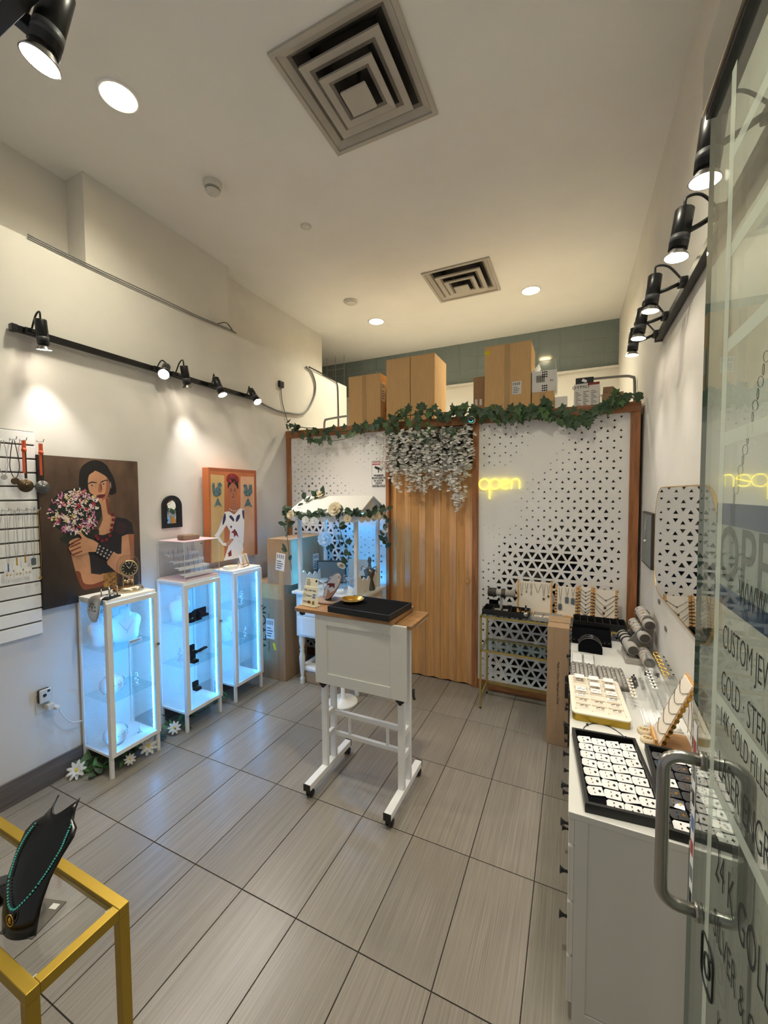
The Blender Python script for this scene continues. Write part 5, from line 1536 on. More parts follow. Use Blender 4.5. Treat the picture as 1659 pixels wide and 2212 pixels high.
shipping_label(t, 0, 0, 0, 0.10, 0.16, T(a + 0.001, 0.12, 0.17) @ XF_LEFT)
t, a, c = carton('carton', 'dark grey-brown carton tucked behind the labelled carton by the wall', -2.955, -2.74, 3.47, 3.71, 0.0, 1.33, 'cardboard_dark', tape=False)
t = thing('white_package', 'slim white package with black print wedged beside the labelled carton', 'box', (-2.735, 3.40, 0.95))
B().box(-0.02, 0.004, -0.04, 0.04, 0, 0.30).obj('body', 'label_white', t, bevel=0.002)
B().box(-0.016, 0.0, -0.041, -0.0402, 0.24, 0.28).obj('print', 'ink', t)

# stock on the loft behind the partition
Z0 = 2.5312
t, a, c = carton('loft_carton', 'brown carton with vertical tape at the ivy end of the loft', -2.245, -1.86, 3.90, 4.25, Z0, 0.56)
shipping_label(t, 0, 0, 0, 0.09, 0.20, T(a + 0.001, -0.1, 0.38) @ XF_LEFT)
txt('lettering', 'W', 0.09, 'red_ink', t, T(a + 0.001, -0.02, 0.20) @ XF_LEFT)
carton('loft_carton', 'tall plain brown carton, first of the two side by side on the loft', -1.792, -1.526, 3.90, 4.30, Z0, 0.68, tape=False)
carton('loft_carton', 'tall plain brown carton, second of the two side by side on the loft', -1.520, -1.262, 3.90, 4.30, Z0, 0.68, tape=False)
t, a, c = carton('loft_carton', 'biggest brown carton on the loft with a yellow sticker and white label', -0.774, -0.360, 3.90, 4.28, Z0, 0.655)
shipping_label(t, 0.085, -c - 0.001, 0.25, 0.08, 0.115)
B().box(-0.205, -0.155, -c - 0.0012, -c, 0.58, 0.62).obj('yellow_sticker', 'yellow_sticker', t)
t, a, c = carton('loft_carton', 'narrow brown carton with two small tags beside the biggest carton', -0.905, -0.800, 4.02, 4.35, Z0, 0.42, 'cardboard_dull', tape=False)
for x in (-0.025, 0.02):
    B().box(x - 0.012, x + 0.012, -c - 0.001, -c, 0.15, 0.21).obj('tag', 'label_white', t)
carton('loft_carton', 'low brown carton under the white printed box on the loft', -0.352, -0.168, 3.89, 4.12, Z0, 0.185)
t = thing('white_carton', 'white open carton with black printing stacked on the low brown carton', 'box', (-0.250, 4.0, Z0 + 0.1895), 0.0)
B().box(-0.103, 0.103, -0.10, 0.10, 0, 0.185).obj('body', 'label_white', t, bevel=0.003)
B().box(-0.103, -0.100, -0.10, 0.10, 0, 0.09, 0, T(-0.0, 0, 0.184) @ T(-0.10, 0, 0) @ RY(0.7) @ T(0.10, 0, 0)).obj('flap', 'label_white', t)
B().box(0.100, 0.103, -0.10, 0.10, 0, 0.09, 0, T(0, 0, 0.184) @ T(0.10, 0, 0) @ RY(-0.15) @ T(-0.10, 0, 0)).obj('flap', 'label_white', t)
b = B()
rr = random.Random(5)
for r in range(9):
    for q in range(3):
        if not 3 <= r <= 5:
            b.box(-0.018 + 0.016 * q, -0.006 + 0.016 * q, -0.101, -0.1002, 0.006 + 0.02 * r, 0.018 + 0.02 * r)
for q in range(9):
    b.box(-0.065 + 0.008 * q, -0.060 + 0.008 * q, -0.101, -0.1002, 0.085, 0.145)
b.obj('print', 'ink', t)
txt('lettering', '6x', 0.03, 'ink', t, T(0.062, -0.1005, 0.095) @ XF_FRONT)
tag(B().box(-0.05, 0.05, -0.06, 0.06, 0, 0.135).obj('white_box', 'bright_white', None, (-0.110, 3.97, Z0), bevel=0.003), 'small plain white box next to the low brown carton on the loft', 'box')
t = thing('printer_box', 'white box with black print and a coloured corner picture standing on the loft', 'box', (0.095, 3.97, Z0), -0.1)
B().box(-0.098, 0.098, -0.07, 0.07, 0, 0.225).obj('body', 'label_white', t, bevel=0.002)
txt('lettering', 'DYMO', 0.036, 'ink', t, T(-0.045, -0.0705, 0.195) @ XF_FRONT, sx=1.25)
b = B()
for q in range(3):
    for r in range(9):
        b.box(-0.085 + 0.06 * q, -0.085 + 0.06 * q + 0.045 - 0.012 * ((r + q) % 3), -0.0712, -0.0702, 0.04 + 0.014 * r, 0.045 + 0.014 * r)
b.obj('print', 'ink_grey', t)
B().box(0.01, 0.098, -0.0715, -0.0702, 0.205, 0.225).obj('picture_print', 'paint_rust', t)
b = B()
for z in (0.03, 0.095, 0.155):
    b.box(-0.0995, -0.0982, -0.05, 0.03, z, z + 0.04)
b.obj('side_pictures', 'ink', t)
t = thing('black_box', 'flat black box with a white tag pattern standing behind the printed white box', 'box', (0.075, 4.09, Z0))
B().box(-0.072, 0.072, -0.03, 0.03, 0, 0.315).obj('body', 'card_black', t, bevel=0.002)
B().prism([(-0.022, -0.012), (0.014, -0.012), (0.022, 0), (0.014, 0.012), (-0.022, 0.012)], 0, 0.0008, 0, T(0.0, -0.0305, 0.285) @ XF_FRONT @ RZ(-0.5)).obj('tag_print', 'label_white', t)
t = thing('open_carton', 'small low open brown carton at the wall end of the loft', 'box', (0.285, 3.93, Z0))
b = B(); b.box(-0.075, 0.075, -0.06, -0.056, 0, 0.12); b.box(-0.075, 0.075, 0.056, 0.06, 0, 0.12); b.box(-0.075, -0.071, -0.056, 0.056, 0, 0.12); b.box(0.071, 0.075, -0.056, 0.056, 0, 0.12); b.box(-0.071, 0.071, -0.056, 0.056, 0, 0.004)
b.obj('body', 'cardboard_dull', t)
B().box(-0.075, 0.0, -0.002, 0.002, 0, 0.05, 0, T(0, -0.06, 0.12) @ RX(0.5)).obj('flap', 'cardboard_dull', t)
# white pipes and low things at the ends of the loft
tag(B().tube(spline([(0.02, 4.2, 2.86), (0.36, 4.2, 2.855), (0.45, 4.2, 2.84), (0.472, 4.2, 2.80), (0.475, 4.2, 2.54)], 6), 0.012, 8).obj('wall_conduit', 'cable_grey'), 'grey conduit pipe bent down beside the wall at the end of the loft', 'pipe')
tag(B().tube(spline([(0.12, 4.28, 2.72), (0.36, 4.28, 2.715), (0.41, 4.28, 2.69), (0.42, 4.28, 2.54)], 6), 0.009, 8).obj('wall_conduit', 'wire_grey'), 'thinner pipe bent low behind the small open carton', 'pipe')
tag(B().tube(spline([(-2.26, 3.88, 2.675), (-2.50, 3.88, 2.66), (-2.545, 3.88, 2.64), (-2.555, 3.88, 2.54)], 6), 0.012, 8).obj('wall_conduit', 'wire_grey'), 'bent white metal pipe before the carton at the ivy end of the loft', 'pipe')
tag(B().box(-0.13, 0.13, -0.06, 0.06, 0, 0.05).obj('flat_carton', 'cardboard_dull', None, (-2.42, 3.99, Z0), bevel=0.003), 'flat low carton lying beside the bent white pipe on the loft', 'box')

# ------------------------------------------------------------------ counter of white drawer units along the right wall
ZQ = 0.75
for i, (y0, y1, nm) in enumerate(((1.462, 2.383, 'nearest the glass door'), (2.387, 3.308, 'at the back, beside the leaning carton'))):
    t = thing('drawer_unit', 'white drawer unit with black knobs, %s' % nm, 'drawer unit', (0.245, (y0 + y1) / 2, 0))
    hy_ = (y1 - y0) / 2
    b = B(); b.box(-0.225, 0.235, -hy_, hy_, 0.05, 0.728); b.box(-0.20, 0.235, -hy_ + 0.02, hy_ - 0.02, 0, 0.05)
    b.obj('carcass', 'white_lacquer', t, bevel=0.002)
    if i == 0:
        b = B(); b.box(-0.225, -0.185, -hy_ - 0.006, -hy_, 0.0, 0.728); b.box(0.195, 0.235, -hy_ - 0.006, -hy_, 0.0, 0.728); b.box(-0.185, 0.195, -hy_ - 0.006, -hy_, 0.0, 0.05)
        b.obj('end_frame', 'white_lacquer', t)
    for z0, z1 in ((0.06, 0.225), (0.235, 0.42), (0.43, 0.62), (0.63, 0.722)):
        for q in range(2):
            ya = -hy_ + 0.005 + q * hy_; yb2 = ya + hy_ - 0.01
            d_ = B().box(-0.243, -0.225, ya, yb2, z0, z1).obj('drawer', 'white_lacquer', t, bevel=0.002)
            yc, zc = (ya + yb2) / 2, (z0 + z1) / 2
            B().lathe([(0, 0), (0.006, 0), (0.005, 0.010), (0.010, 0.022), (0.015, 0.027), (0.013, 0.029), (0, 0.030)], 16, M=T(-0.243, yc, zc) @ RY(-PI / 2)).obj('knob', 'black_metal', d_)
tag(B().box(0.0, 0.487, 1.455, 3.31, 0.728, ZQ).obj('counter_top', 'white_lacquer', bevel=0.002), 'long glossy white counter top laid over the two drawer units', 'counter top')

# carton squeezed beside the counter
t = thing('leaning_carton', 'tall brown carton standing between the counter and the gold console table', 'box', (-0.08, 3.21, 0))
B().box(-0.075, 0.070, -0.11, 0.12, 0, 0.865).obj('body', 'cardboard_dull', t, bevel=0.004)
B().box(0.074, 0.35, 0.105, 0.15, 0.775, 0.79).obj('flap', 'cardboard_dull', t)
B().box(-0.075, 0.074, 0.0, 0.15, 0.865, 0.872).obj('flap', 'cardboard_dull', t)
txt('lettering', 'Made in China / Fabriqué en Chine', 0.022, 'ink', t, T(0.0, -0.1105, 0.46) @ XF_FRONT @ RZ(-PI / 2))
B().box(0.045, 0.068, -0.1108, -0.1102, 0.36, 0.52).obj('print', 'ink', t)
B().box(0.045, 0.068, -0.1108, -0.1102, 0.10, 0.16).obj('print', 'ink', t)


def put(name, label, cat, x, y, rz=0.0, group=None, z=ZQ):
    return thing(name, label, cat, (x, y, z + 0.0005), rz, group)


# trays of earring cards ------------------------------------------------------
def tray(name, label, x, y, w, d, h, rz, wall=0.012):
    t = put(name, label, 'tray', x, y, rz)
    b = B(); b.box(-w / 2, w / 2, -d / 2, d / 2, 0, 0.005)
    b.box(-w / 2, -w / 2 + wall, -d / 2, d / 2, 0.005, h); b.box(w / 2 - wall, w / 2, -d / 2, d / 2, 0.005, h)
    b.box(-w / 2 + wall, w / 2 - wall, -d / 2, -d / 2 + wall, 0.005, h); b.box(-w / 2 + wall, w / 2 - wall, d / 2 - wall, d / 2, 0.005, h)
    b.obj('body', 'black_leather', t)
    B().box(-w / 2 + wall, w / 2 - wall, -d / 2 + wall, d / 2 - wall, 0.005, 0.009).obj('pad', 'black_velvet', t)
    return t


rc = random.Random(21)
clover = B()
for a in range(4):
    clover.lathe([(0, 0.0007), (0.0027, 0.0007)], 7, M=T(0.0026 * math.cos(a * PI / 2), 0.0026 * math.sin(a * PI / 2), 0))


def earring_card(tx, ty, rz0, lx, ly, dark, label, group):
    """card lying tilted in a tray: tx, ty, rz0 place the tray; lx, ly the card inside it"""
    c, s = math.cos(rz0), math.sin(rz0)
    t = thing('earring_card', label, 'earring card', (tx + c * lx - s * ly, ty + s * lx + c * ly, ZQ + 0.019), rz0 + rc.uniform(-0.10, 0.22), group)
    M = RX(0.30)
    poly = [(-0.026, -0.010), (-0.020, -0.0165), (0.026, -0.0165), (0.026, 0.0165), (-0.020, 0.0165), (-0.026, 0.010)]
    B().prism(poly, 0, 0.0008, 0, M).obj('card', 'card_black' if dark else 'card_white', t)
    o = B()
    o.v = [tuple(M @ (T(0.014, 0, 0.0003) @ V(p))) for p in clover.v]; o.f = list(clover.f); o.m = list(clover.m); o.sm = list(clover.sm)
    o.obj('clover_mark', 'gold' if dark else 'ink', t)
    m = rc.choice(['gold', 'chrome', 'chrome', 'bronze'])
    b = B()
    for yy in (-0.007, 0.007):
        b.ball((-0.004, yy, 0.0025), rc.uniform(0.0018, 0.003), 6, 4, M=M)
    b.obj('earrings', m, t)


ORD = ('first', 'second', 'third', 'fourth', 'fifth', 'sixth', 'seventh', 'eighth')
TX, TY, TR = 0.152, 1.718, 0.09
tray('card_tray', 'black tray of white earring cards at the near end of the counter', TX, TY, 0.245, 0.468, 0.032, TR)
for r in range(8):
    for q in range(4):
        if r == 0 and q == 0:
            continue
        earring_card(TX, TY, TR, -0.079 + 0.0535 * q, -0.195 + 0.053 * r, False, 'white earring card, %s from the drawer edge in the %s row of the nearer tray' % (ORD[q], ORD[r]), 'white earring cards in the nearer black tray')
TX2, TY2 = 0.384, 1.705
tray('card_tray', 'black tray with black earring cards beside the glass door', TX2, TY2, 0.20, 0.48, 0.030, 0.0)
for r in range(8):
    for q in range(3):
        white = (q == 2 and r != 5) or (q == 0 and r in (0, 4)) or (q == 1 and r == 7)
        earring_card(TX2, TY2, 0.0, -0.056 + 0.056 * q, -0.195 + 0.054 * r, not white, '%s earring card, %s column and %s row of the tray beside the glass door' % ('white' if white else 'black', ORD[q], ORD[r]), 'cards in the tray beside the glass door')

# cream tray with compartments ------------------------------------------------
t = put('earring_tray', 'cream compartment tray with golden sides on the counter', 'tray', 0.122, 2.285, 0.05)
B().prism(rrect(0.24, 0.42, 0.02), 0, 0.034).obj('body', 'gold_paint', t, bevel=0.002)
B().prism(rrect(0.246, 0.426, 0.022), 0.034, 0.040).obj('rim_plate', 'cream_tray', t, bevel=0.002)
for r in range(6):
    for q in range(3):
        x, y = -0.07 + 0.07 * q, -0.15 + 0.06 * r
        s_ = B().box(x - 0.031, x + 0.031, y - 0.026, y + 0.026, 0.040, 0.0405).obj('compartment', 'linen', t)
        B().box(x - 0.031, x + 0.031, y + 0.024, y + 0.028, 0.0405, 0.048).obj('divider', 'cream_tray', s_)
        if (r, q) in ((4, 0), (2, 1)):
            continue
        B().box(x - 0.024, x + 0.024, y - 0.018, y + 0.018, 0, 0.001, 0, T(0, 0, 0.044) @ RX(0.15)).obj('card', 'card_white', s_)
        b = B(); mm = rc.choice(['gold', 'bronze', 'chrome', 'black_metal'])
        b.tube([(x + 0.012 + 0.006 * math.cos(a), y + 0.006 * math.sin(a), 0.049) for a in (2 * PI * k / 10 for k in range(10))], 0.0012, 4, closed=True)
        b.tube([(x - 0.016, y - 0.004, 0.049), (x + 0.002, y + 0.004, 0.050)], 0.0016, 5)
        b.obj('earring', mm, s_)
for q in range(4):
    B().box(-0.107 + 0.07 * q, -0.103 + 0.07 * q, -0.18, 0.18, 0.0405, 0.047).obj('divider', 'cream_tray', t)

# grey ring trays --------------------------------------------------------------
for i, x in enumerate((0.072, 0.215)):
    t = put('ring_tray', 'grey velvet ring tray on the counter, %s' % ('at the drawer side' if i == 0 else 'nearer the wall'), 'tray', x, 2.61, 0.03)
    B().box(-0.069, 0.069, -0.13, 0.13, 0, 0.018).obj('base', 'grey_velvet_dark', t, bevel=0.002)
    for k in range(6):
        r_ = B().lathe([(0, -0.124), (0.0098, -0.124), (0.0098, 0.124), (0, 0.124)], 10, M=T(-0.055 + 0.022 * k, 0, 0.019) @ RX(PI / 2)).obj('roll', 'grey_velvet', t)
        if (k + i) % 2 == 0:
            b = B()
            for q in range(6):
                yy = -0.10 + 0.04 * q + rc.uniform(-0.008, 0.008)
                b.ball((-0.055 + 0.022 * k, yy, 0.031), rc.uniform(0.002, 0.0045), 6, 4)
            b.obj('rings', rc.choice(['chrome', 'bronze', 'pewter']), r_)

# clear boxes ------------------------------------------------------------------
for i, x in enumerate((0.038, 0.104)):
    t = put('clear_ring_case', 'clear acrylic ring case before the black arches, %s' % ('at the drawer edge' if i == 0 else 'further in'), 'ring case', x, 2.85)
    b = B(); b.box(-0.031, 0.031, -0.085, 0.085, 0.024, 0.026); b.box(-0.031, -0.029, -0.085, 0.085, 0, 0.024); b.box(0.029, 0.031, -0.085, 0.085, 0, 0.024); b.box(-0.029, 0.029, -0.085, -0.083, 0, 0.024); b.box(-0.029, 0.029, 0.083, 0.085, 0, 0.024)
    b.obj('case', 'acrylic', t)
    B().box(-0.027, 0.027, -0.08, 0.08, 0, 0.012).obj('foam', 'card_white', t)

# black displays ---------------------------------------------------------------
t = put('ramp_display', 'long black velvet ramp display at the back end of the counter', 'jewellery display', 0.13, 3.20)
B().prism([(-0.05, 0), (0.05, 0), (0.05, 0.088), (0.035, 0.088), (-0.01, 0.03), (-0.05, 0.018)], -0.125, 0.125, 0, Matrix(((0, 0, 1, 0), (1, 0, 0, 0), (0, 1, 0, 0), (0, 0, 0, 1)))).obj('body', 'black_velvet', t, bevel=0.002)
B().box(-0.12, 0.12, 0.06, 0.07, 0, 0.110).obj('back_board', 'black_velvet', t, bevel=0.003)
b = B()
for k in range(9):
    if k not in (3, 4, 5):
        b.ball((-0.11 + 0.0275 * k, -0.035, 0.022), 0.004, 6, 4)
b.obj('rings', 'chrome', t)
for i, y in enumerate((3.075, 3.04, 3.005)):
    t = put('arch_display', 'black half-round pad display, %s of three before the black ramp' % ('hindmost', 'middle', 'foremost')[i], 'jewellery display', 0.118, y, -0.05)
    r_ = 0.072 - 0.0 * i
    prof = [(-r_, 0), (r_, 0), (r_, 0.03)] + [(r_ * math.cos(PI * k / 16), 0.03 + r_ * 0.95 * math.sin(PI * k / 16)) for k in range(1, 16)] + [(-r_, 0.03)]
    B().prism(prof, -0.014, 0.014, 0, XF_FRONT).obj('pad', 'black_velvet', t, bevel=0.003)
    arc = [(r_ * 1.005 * math.cos(PI * k / 16), -0.008, 0.03 + r_ * 0.955 * math.sin(PI * k / 16)) for k in range(1, 16)]
    B().tube(arc, 0.0016, 5).obj('chain', 'chrome', t)

# roll stand -------------------------------------------------------------------
t = put('roll_stand', 'grey velvet tiered stand that carries the bracelet rolls', 'jewellery stand', 0.375, 3.0)
for (y, z0, z1) in ((0.0, 0, 0.055),):
    B().box(-0.065, 0.095, -0.10, 0.13, 0.0, 0.035).obj('base', 'grey_velvet', t, bevel=0.004)
for yy in (-0.04, 0.10):
    B().prism([(-0.05, 0), (0.09, 0), (0.09, 0.24)] + [(0.06 + 0.03 * math.cos(PI * k / 8), 0.24 + 0.03 * math.sin(PI * k / 8)) for k in range(1, 9)] + [(0.03, 0.20), (-0.05, 0.09)], -0.006, 0.006, 0, T(0, yy, 0.034) @ XF_FRONT).obj('plate', 'grey_velvet_dark', t)


def roll(label, fx, fy, fz, bx, by, bz, r=0.034, bands='gold'):
    t = thing('bracelet_roll', label, 'bracelet roll', (fx, fy, fz), group='bracelet rolls on the grey stand')
    d = V((bx - fx, by - fy, bz - fz))
    q = d.to_track_quat('Z', 'Y').to_matrix().to_4x4()
    B().lathe([(0, 0), (r - 0.004, 0), (r, 0.004), (r, d.length - 0.004), (r - 0.004, d.length), (0, d.length)], 28, M=q).obj('roll', 'grey_velvet', t)
    B().lathe([(0, -0.0008), (r * 0.85, -0.0008)], 28, M=q).obj('end_disc', 'grey_velvet_dark', t)
    n = 5
    for k in range(n):
        zz = d.length * (0.18 + 0.7 * k / (n - 1))
        if bands == 'black':
            if k < 2:
                continue
            B().tube([q @ V((r * 1.06 * math.cos(a), r * 1.06 * math.sin(a), zz)) for a in (2 * PI * j / 20 for j in range(20))], 0.005, 6, closed=True).obj('bangle', 'black_leather', t)
        else:
            ch = B().tube([q @ V((r * 1.02 * math.cos(a), r * 1.02 * math.sin(a), zz + 0.006 * math.sin(a * 2 + k))) for a in (2 * PI * j / 20 for j in range(20))], 0.0013, 4, closed=True).obj('bracelet', bands if k % 2 else 'chrome', t)
            b = B()
            for j in range(3):
                a = rc.uniform(0, 6.28)
                b.ball(q @ V((r * 1.05 * math.cos(a), r * 1.05 * math.sin(a), zz)), rc.uniform(0.003, 0.006), 6, 4)
            b.obj('charm', rc.choice(['black_metal', 'gold', 'pewter']), ch)
    return t


roll('grey bracelet roll with black bangles, lowest at the drawer side of the stand', 0.352, 2.90, 0.838, 0.316, 3.12, 0.868, bands='black')
roll('grey bracelet roll lying second highest on the stand', 0.415, 2.92, 0.918, 0.378, 3.13, 0.955)
roll('grey bracelet roll with charms, lowest and nearest on the stand', 0.425, 2.80, 0.810, 0.407, 3.02, 0.828)
roll('grey bracelet roll at the very top of the stand by the wall', 0.440, 2.93, 0.998, 0.415, 3.14, 1.035)

# ring cone with a bow -----------------------------------------------------------
t = put('ring_cone', 'small white ring cone with a black bow near the wall', 'jewellery display', 0.415, 2.69)
B().lathe([(0, 0), (0.028, 0), (0.012, 0.07), (0, 0.075)], 18).obj('cone', 'bright_white', t)
for sx in (-1, 1):
    B().prism([(0, -0.006), (sx * 0.035, -0.012), (sx * 0.035, 0.012), (0, 0.006)], -0.004, 0.004, 0, T(0, -0.03, 0.05) @ XF_FRONT).obj('bow_loop', 'black_leather', t)
B().ball((0, -0.032, 0.05), 0.007).obj('stone', 'pearl', t)

# acrylic risers -----------------------------------------------------------------


def stepped(name, label, x, y, w, d, steps, rz=0.0):
    t = put(name, label, 'display riser', x, y, rz)
    b = B()
    prev = 0.0
    n = len(steps)
    for k, h in enumerate(steps):
        x0, x1 = -w / 2 + w * k / n, -w / 2 + w * (k + 1) / n
        b.box(x0, x1, -d / 2, d / 2, h - 0.003, h)
        b.box(x0, x0 + 0.003, -d / 2, d / 2, prev, h - 0.003)
        prev = h
    b.box(w / 2 - 0.003, w / 2, -d / 2, d / 2, 0, prev - 0.003)
    b.obj('steps', 'acrylic', t)
    return t


t = stepped('acrylic_steps', 'clear acrylic stepped riser with small studs in the middle of the counter', 0.335, 2.42, 0.17, 0.26, (0.055, 0.115))
for k in range(6):
    for q in range(2):
        tg = B().box(-0.012, 0.012, -0.010, 0.010, 0, 0.0012, 0, T(-0.045 + 0.085 * q, -0.10 + 0.038 * k, 0.056 + 0.06 * q)).obj('stud_card', 'card_white', t)
        B().ball((-0.045 + 0.085 * q, -0.10 + 0.038 * k, 0.060 + 0.06 * q), 0.0045, 7, 4).obj('stud', 'black_metal' if q else 'gold', tg)
t = stepped('acrylic_steps', 'taller clear acrylic riser with gold hoops against the wall', 0.43, 2.52, 0.085, 0.36, (0.16,))
for k in range(6):
    B().tube([(0.0 + 0.012 * math.cos(a), -0.14 + 0.055 * k + 0.012 * math.sin(a), 0.170 + 0.006 * math.sin(a)) for a in (2 * PI * j / 14 for j in range(14))], 0.0028, 6, closed=True).obj('hoop', 'gold', t)
for k in range(5):
    B().ball((0.035, -0.12 + 0.06 * k, 0.165), 0.006, 8, 4, s=(1, 1, 0.5)).obj('stud', 'black_metal', t)
t = put('dark_stud_holder', 'dark smoky stud holders beside the grey ring trays', 'jewellery display', 0.315, 2.60)
for k in range(4):
    B().lathe([(0, 0), (0.018, 0), (0.012, 0.02), (0.004, 0.028), (0, 0.03)], 6, M=T(0.012 * (k % 2), -0.04 + 0.03 * k, 0)).obj('holder', 'pewter', t)
    B().ball((0.012 * (k % 2), -0.04 + 0.03 * k, 0.033), 0.005, 7, 4).obj('stud', 'black_metal', t)

# white ridged earring pad
t = put('ridged_pad', 'flat white ridged earring pad on the counter behind the bamboo stand', 'jewellery display', 0.385, 2.215)
B().box(-0.075, 0.075, -0.07, 0.07, 0, 0.010).obj('base', 'bright_white', t, bevel=0.002)
for k in range(5):
    B().lathe([(0, -0.068), (0.012, -0.068), (0.012, 0.068), (0, 0.068)], 10, M=T(-0.058 + 0.029 * k, 0, 0.010) @ RX(PI / 2)).obj('ridge', 'bright_white', t)

# beige hair rings, cord necklace
for i, (x, y) in enumerate(((0.302, 2.085), (0.305, 2.015))):
    t = put('beige_ring_dish', 'beige round ring cushion, %s of the two by the bamboo stand' % ('hinder', 'nearer')[i], 'ring cushion', x, y)
    B().lathe([(0.0, 0), (0.024, 0), (0.028, 0.008), (0.024, 0.018), (0, 0.014)], 20).obj('cushion', 'petal_cream', t)
    for sx in (-1, 1):
        B().tube([(sx * 0.008 + 0.007 * math.cos(a), 0.007 * math.sin(a), 0.0185) for a in (2 * PI * k / 12 for k in range(12))], 0.0013, 5, closed=True).obj('ring', 'gold', t)
t = put('cord_necklace', 'dark cord necklace with black stoppers lying loose on the white counter', 'necklace', 0.140, 2.022)
B().tube(spline([(-0.079, -0.002, 0.002), (-0.039, 0.048, 0.002), (0.027, 0.048, 0.002), (0.078, -0.016, 0.002), (0.037, -0.045, 0.002), (-0.035, -0.053, 0.002), (-0.074, -0.037, 0.002)], 6, True), 0.0016, 6, closed=True).obj('cord', 'ink', t)
for p in ((-0.066, 0.02, 0.006), (0.082, -0.022, 0.006)):
    B().ball(p, 0.006, 8, 5).obj('stopper', 'black_plastic', t)

# bamboo necklace stand leaning back towards the wall
t = put('necklace_stand', 'bamboo necklace stand with a white board seen side-on beside the glass door', 'necklace stand', 0.375, 2.03, 0.0)
B().box(-0.05, 0.085, -0.075, 0.075, 0, 0.016).obj('base', 'bamboo', t, bevel=0.002)
B().box(-0.052, -0.042, -0.06, 0.06, 0.0, 0.04).obj('front_lip', 'bamboo', t, bevel=0.002)
Mb = T(-0.03, 0, 0.016) @ RY(0.38)
bd = B().box(-0.006, 0.006, -0.07, 0.07, 0, 0.30, 0, Mb).obj('back_board', 'bamboo', t, bevel=0.002)
B().box(-0.010, -0.006, -0.062, 0.062, 0.005, 0.292, 0, Mb).obj('linen_face', 'linen', bd)
for k in range(10):
    for sy in (-1, 1):
        B().box(-0.0075, 0.0075, sy * 0.0715 - 0.003, sy * 0.0715 + 0.003, 0.02 + 0.027 * k, 0.034 + 0.027 * k, 0, Mb).obj('notch_pin', 'gold', bd)
for k in range(5):
    z = 0.26 - 0.05 * k
    B().tube([Mb @ V(p) for p in ((-0.0115, -0.066, z), (-0.0125, -0.03, z - 0.022), (-0.013, 0, z - 0.03), (-0.0125, 0.03, z - 0.022), (-0.0115, 0.066, z))], 0.0011, 5).obj('chain', 'black_metal', t)
for sy in (-0.05, -0.02, 0.03):
    B().tube([(0.075, sy, 0.24), (0.082, sy, 0.15), (0.080, sy + 0.004, 0.05)], 0.0012, 5).obj('hanging_chain', 'chrome', t)

# ------------------------------------------------------------------ gold console table at the back
t = thing('console_table', 'narrow pale gold console table with glass shelves before the perforated panel', 'console table', (-0.14, 3.53, 0))
cx, cy, r_ = 0.55, 0.145, 0.008
for sx in (-1, 1):
    for sy in (-1, 1):
        B().box(sx * cx - r_, sx * cx + r_, sy * cy - r_, sy * cy + r_, 0.012, 0.80).obj('leg', 'brass_pale', t, bevel=0.001)
        B().cyl((sx * cx, sy * cy, 0), (sx * cx, sy * cy, 0.012), 0.009, n=10).obj('foot', 'black_plastic', t)
for z, nm in ((0.79, 'top_frame'), (0.50, 'middle_frame'), (0.10, 'bottom_frame')):
    b = B()
    for sy in (-1, 1):
        if z > 0.2 or sy > 0:
            b.box(-cx, cx, sy * cy - r_, sy * cy + r_, z - r_, z + r_)
    for sx in (-1, 1):
        b.box(sx * cx - r_, sx * cx + r_, -cy, cy, z - r_, z + r_)
    b.obj(nm, 'brass_pale', t)
for z in (0.800, 0.509):
    B().box(-cx, cx, -cy, cy, z, z + 0.005).obj('glass_shelf', 'shelf_glass', t)
ZN = 0.8052


def putn(name, label, cat, x, y, rz=0.0):
    return thing(name, label, cat, (x, y, ZN), rz)


def compartments(name, label, x, y, w, d, h, n, mat, pad, rz=0.0, items='chrome'):
    t = putn(name, label, 'tray', x, y, rz)
    b = B(); b.box(-w / 2, w / 2, -d / 2, d / 2, 0, 0.004)
    b.box(-w / 2, w / 2, -d / 2, -d / 2 + 0.006, 0.004, h); b.box(-w / 2, w / 2, d / 2 - 0.006, d / 2, 0.004, h)
    b.box(-w / 2, -w / 2 + 0.006, -d / 2 + 0.006, d / 2 - 0.006, 0.004, h); b.box(w / 2 - 0.006, w / 2, -d / 2 + 0.006, d / 2 - 0.006, 0.004, h)
    b.obj('body', mat, t)
    for k in range(1, n):
        xx = -w / 2 + w * k / n
        B().box(xx - 0.002, xx + 0.002, -d / 2 + 0.006, d / 2 - 0.006, 0.004, h - 0.004).obj('divider', mat, t)
    B().box(-w / 2 + 0.006, w / 2 - 0.006, -d / 2 + 0.006, d / 2 - 0.006, 0.004, 0.006).obj('pad', pad, t)
    for k in range(n):
        if k % 3 == 2 and n > 4:
            continue
        xx = -w / 2 + w * (k + 0.5) / n
        b = B()
        for q in range(3):
            b.tube([(xx - 0.012 + 0.010 * q, -d / 4, 0.010), (xx - 0.009 + 0.010 * q, 0.0, 0.012), (xx - 0.012 + 0.010 * q, d / 4, 0.010)], 0.0016, 5)
        b.obj('jewellery', items if k % 2 else 'pewter', t)
    return t


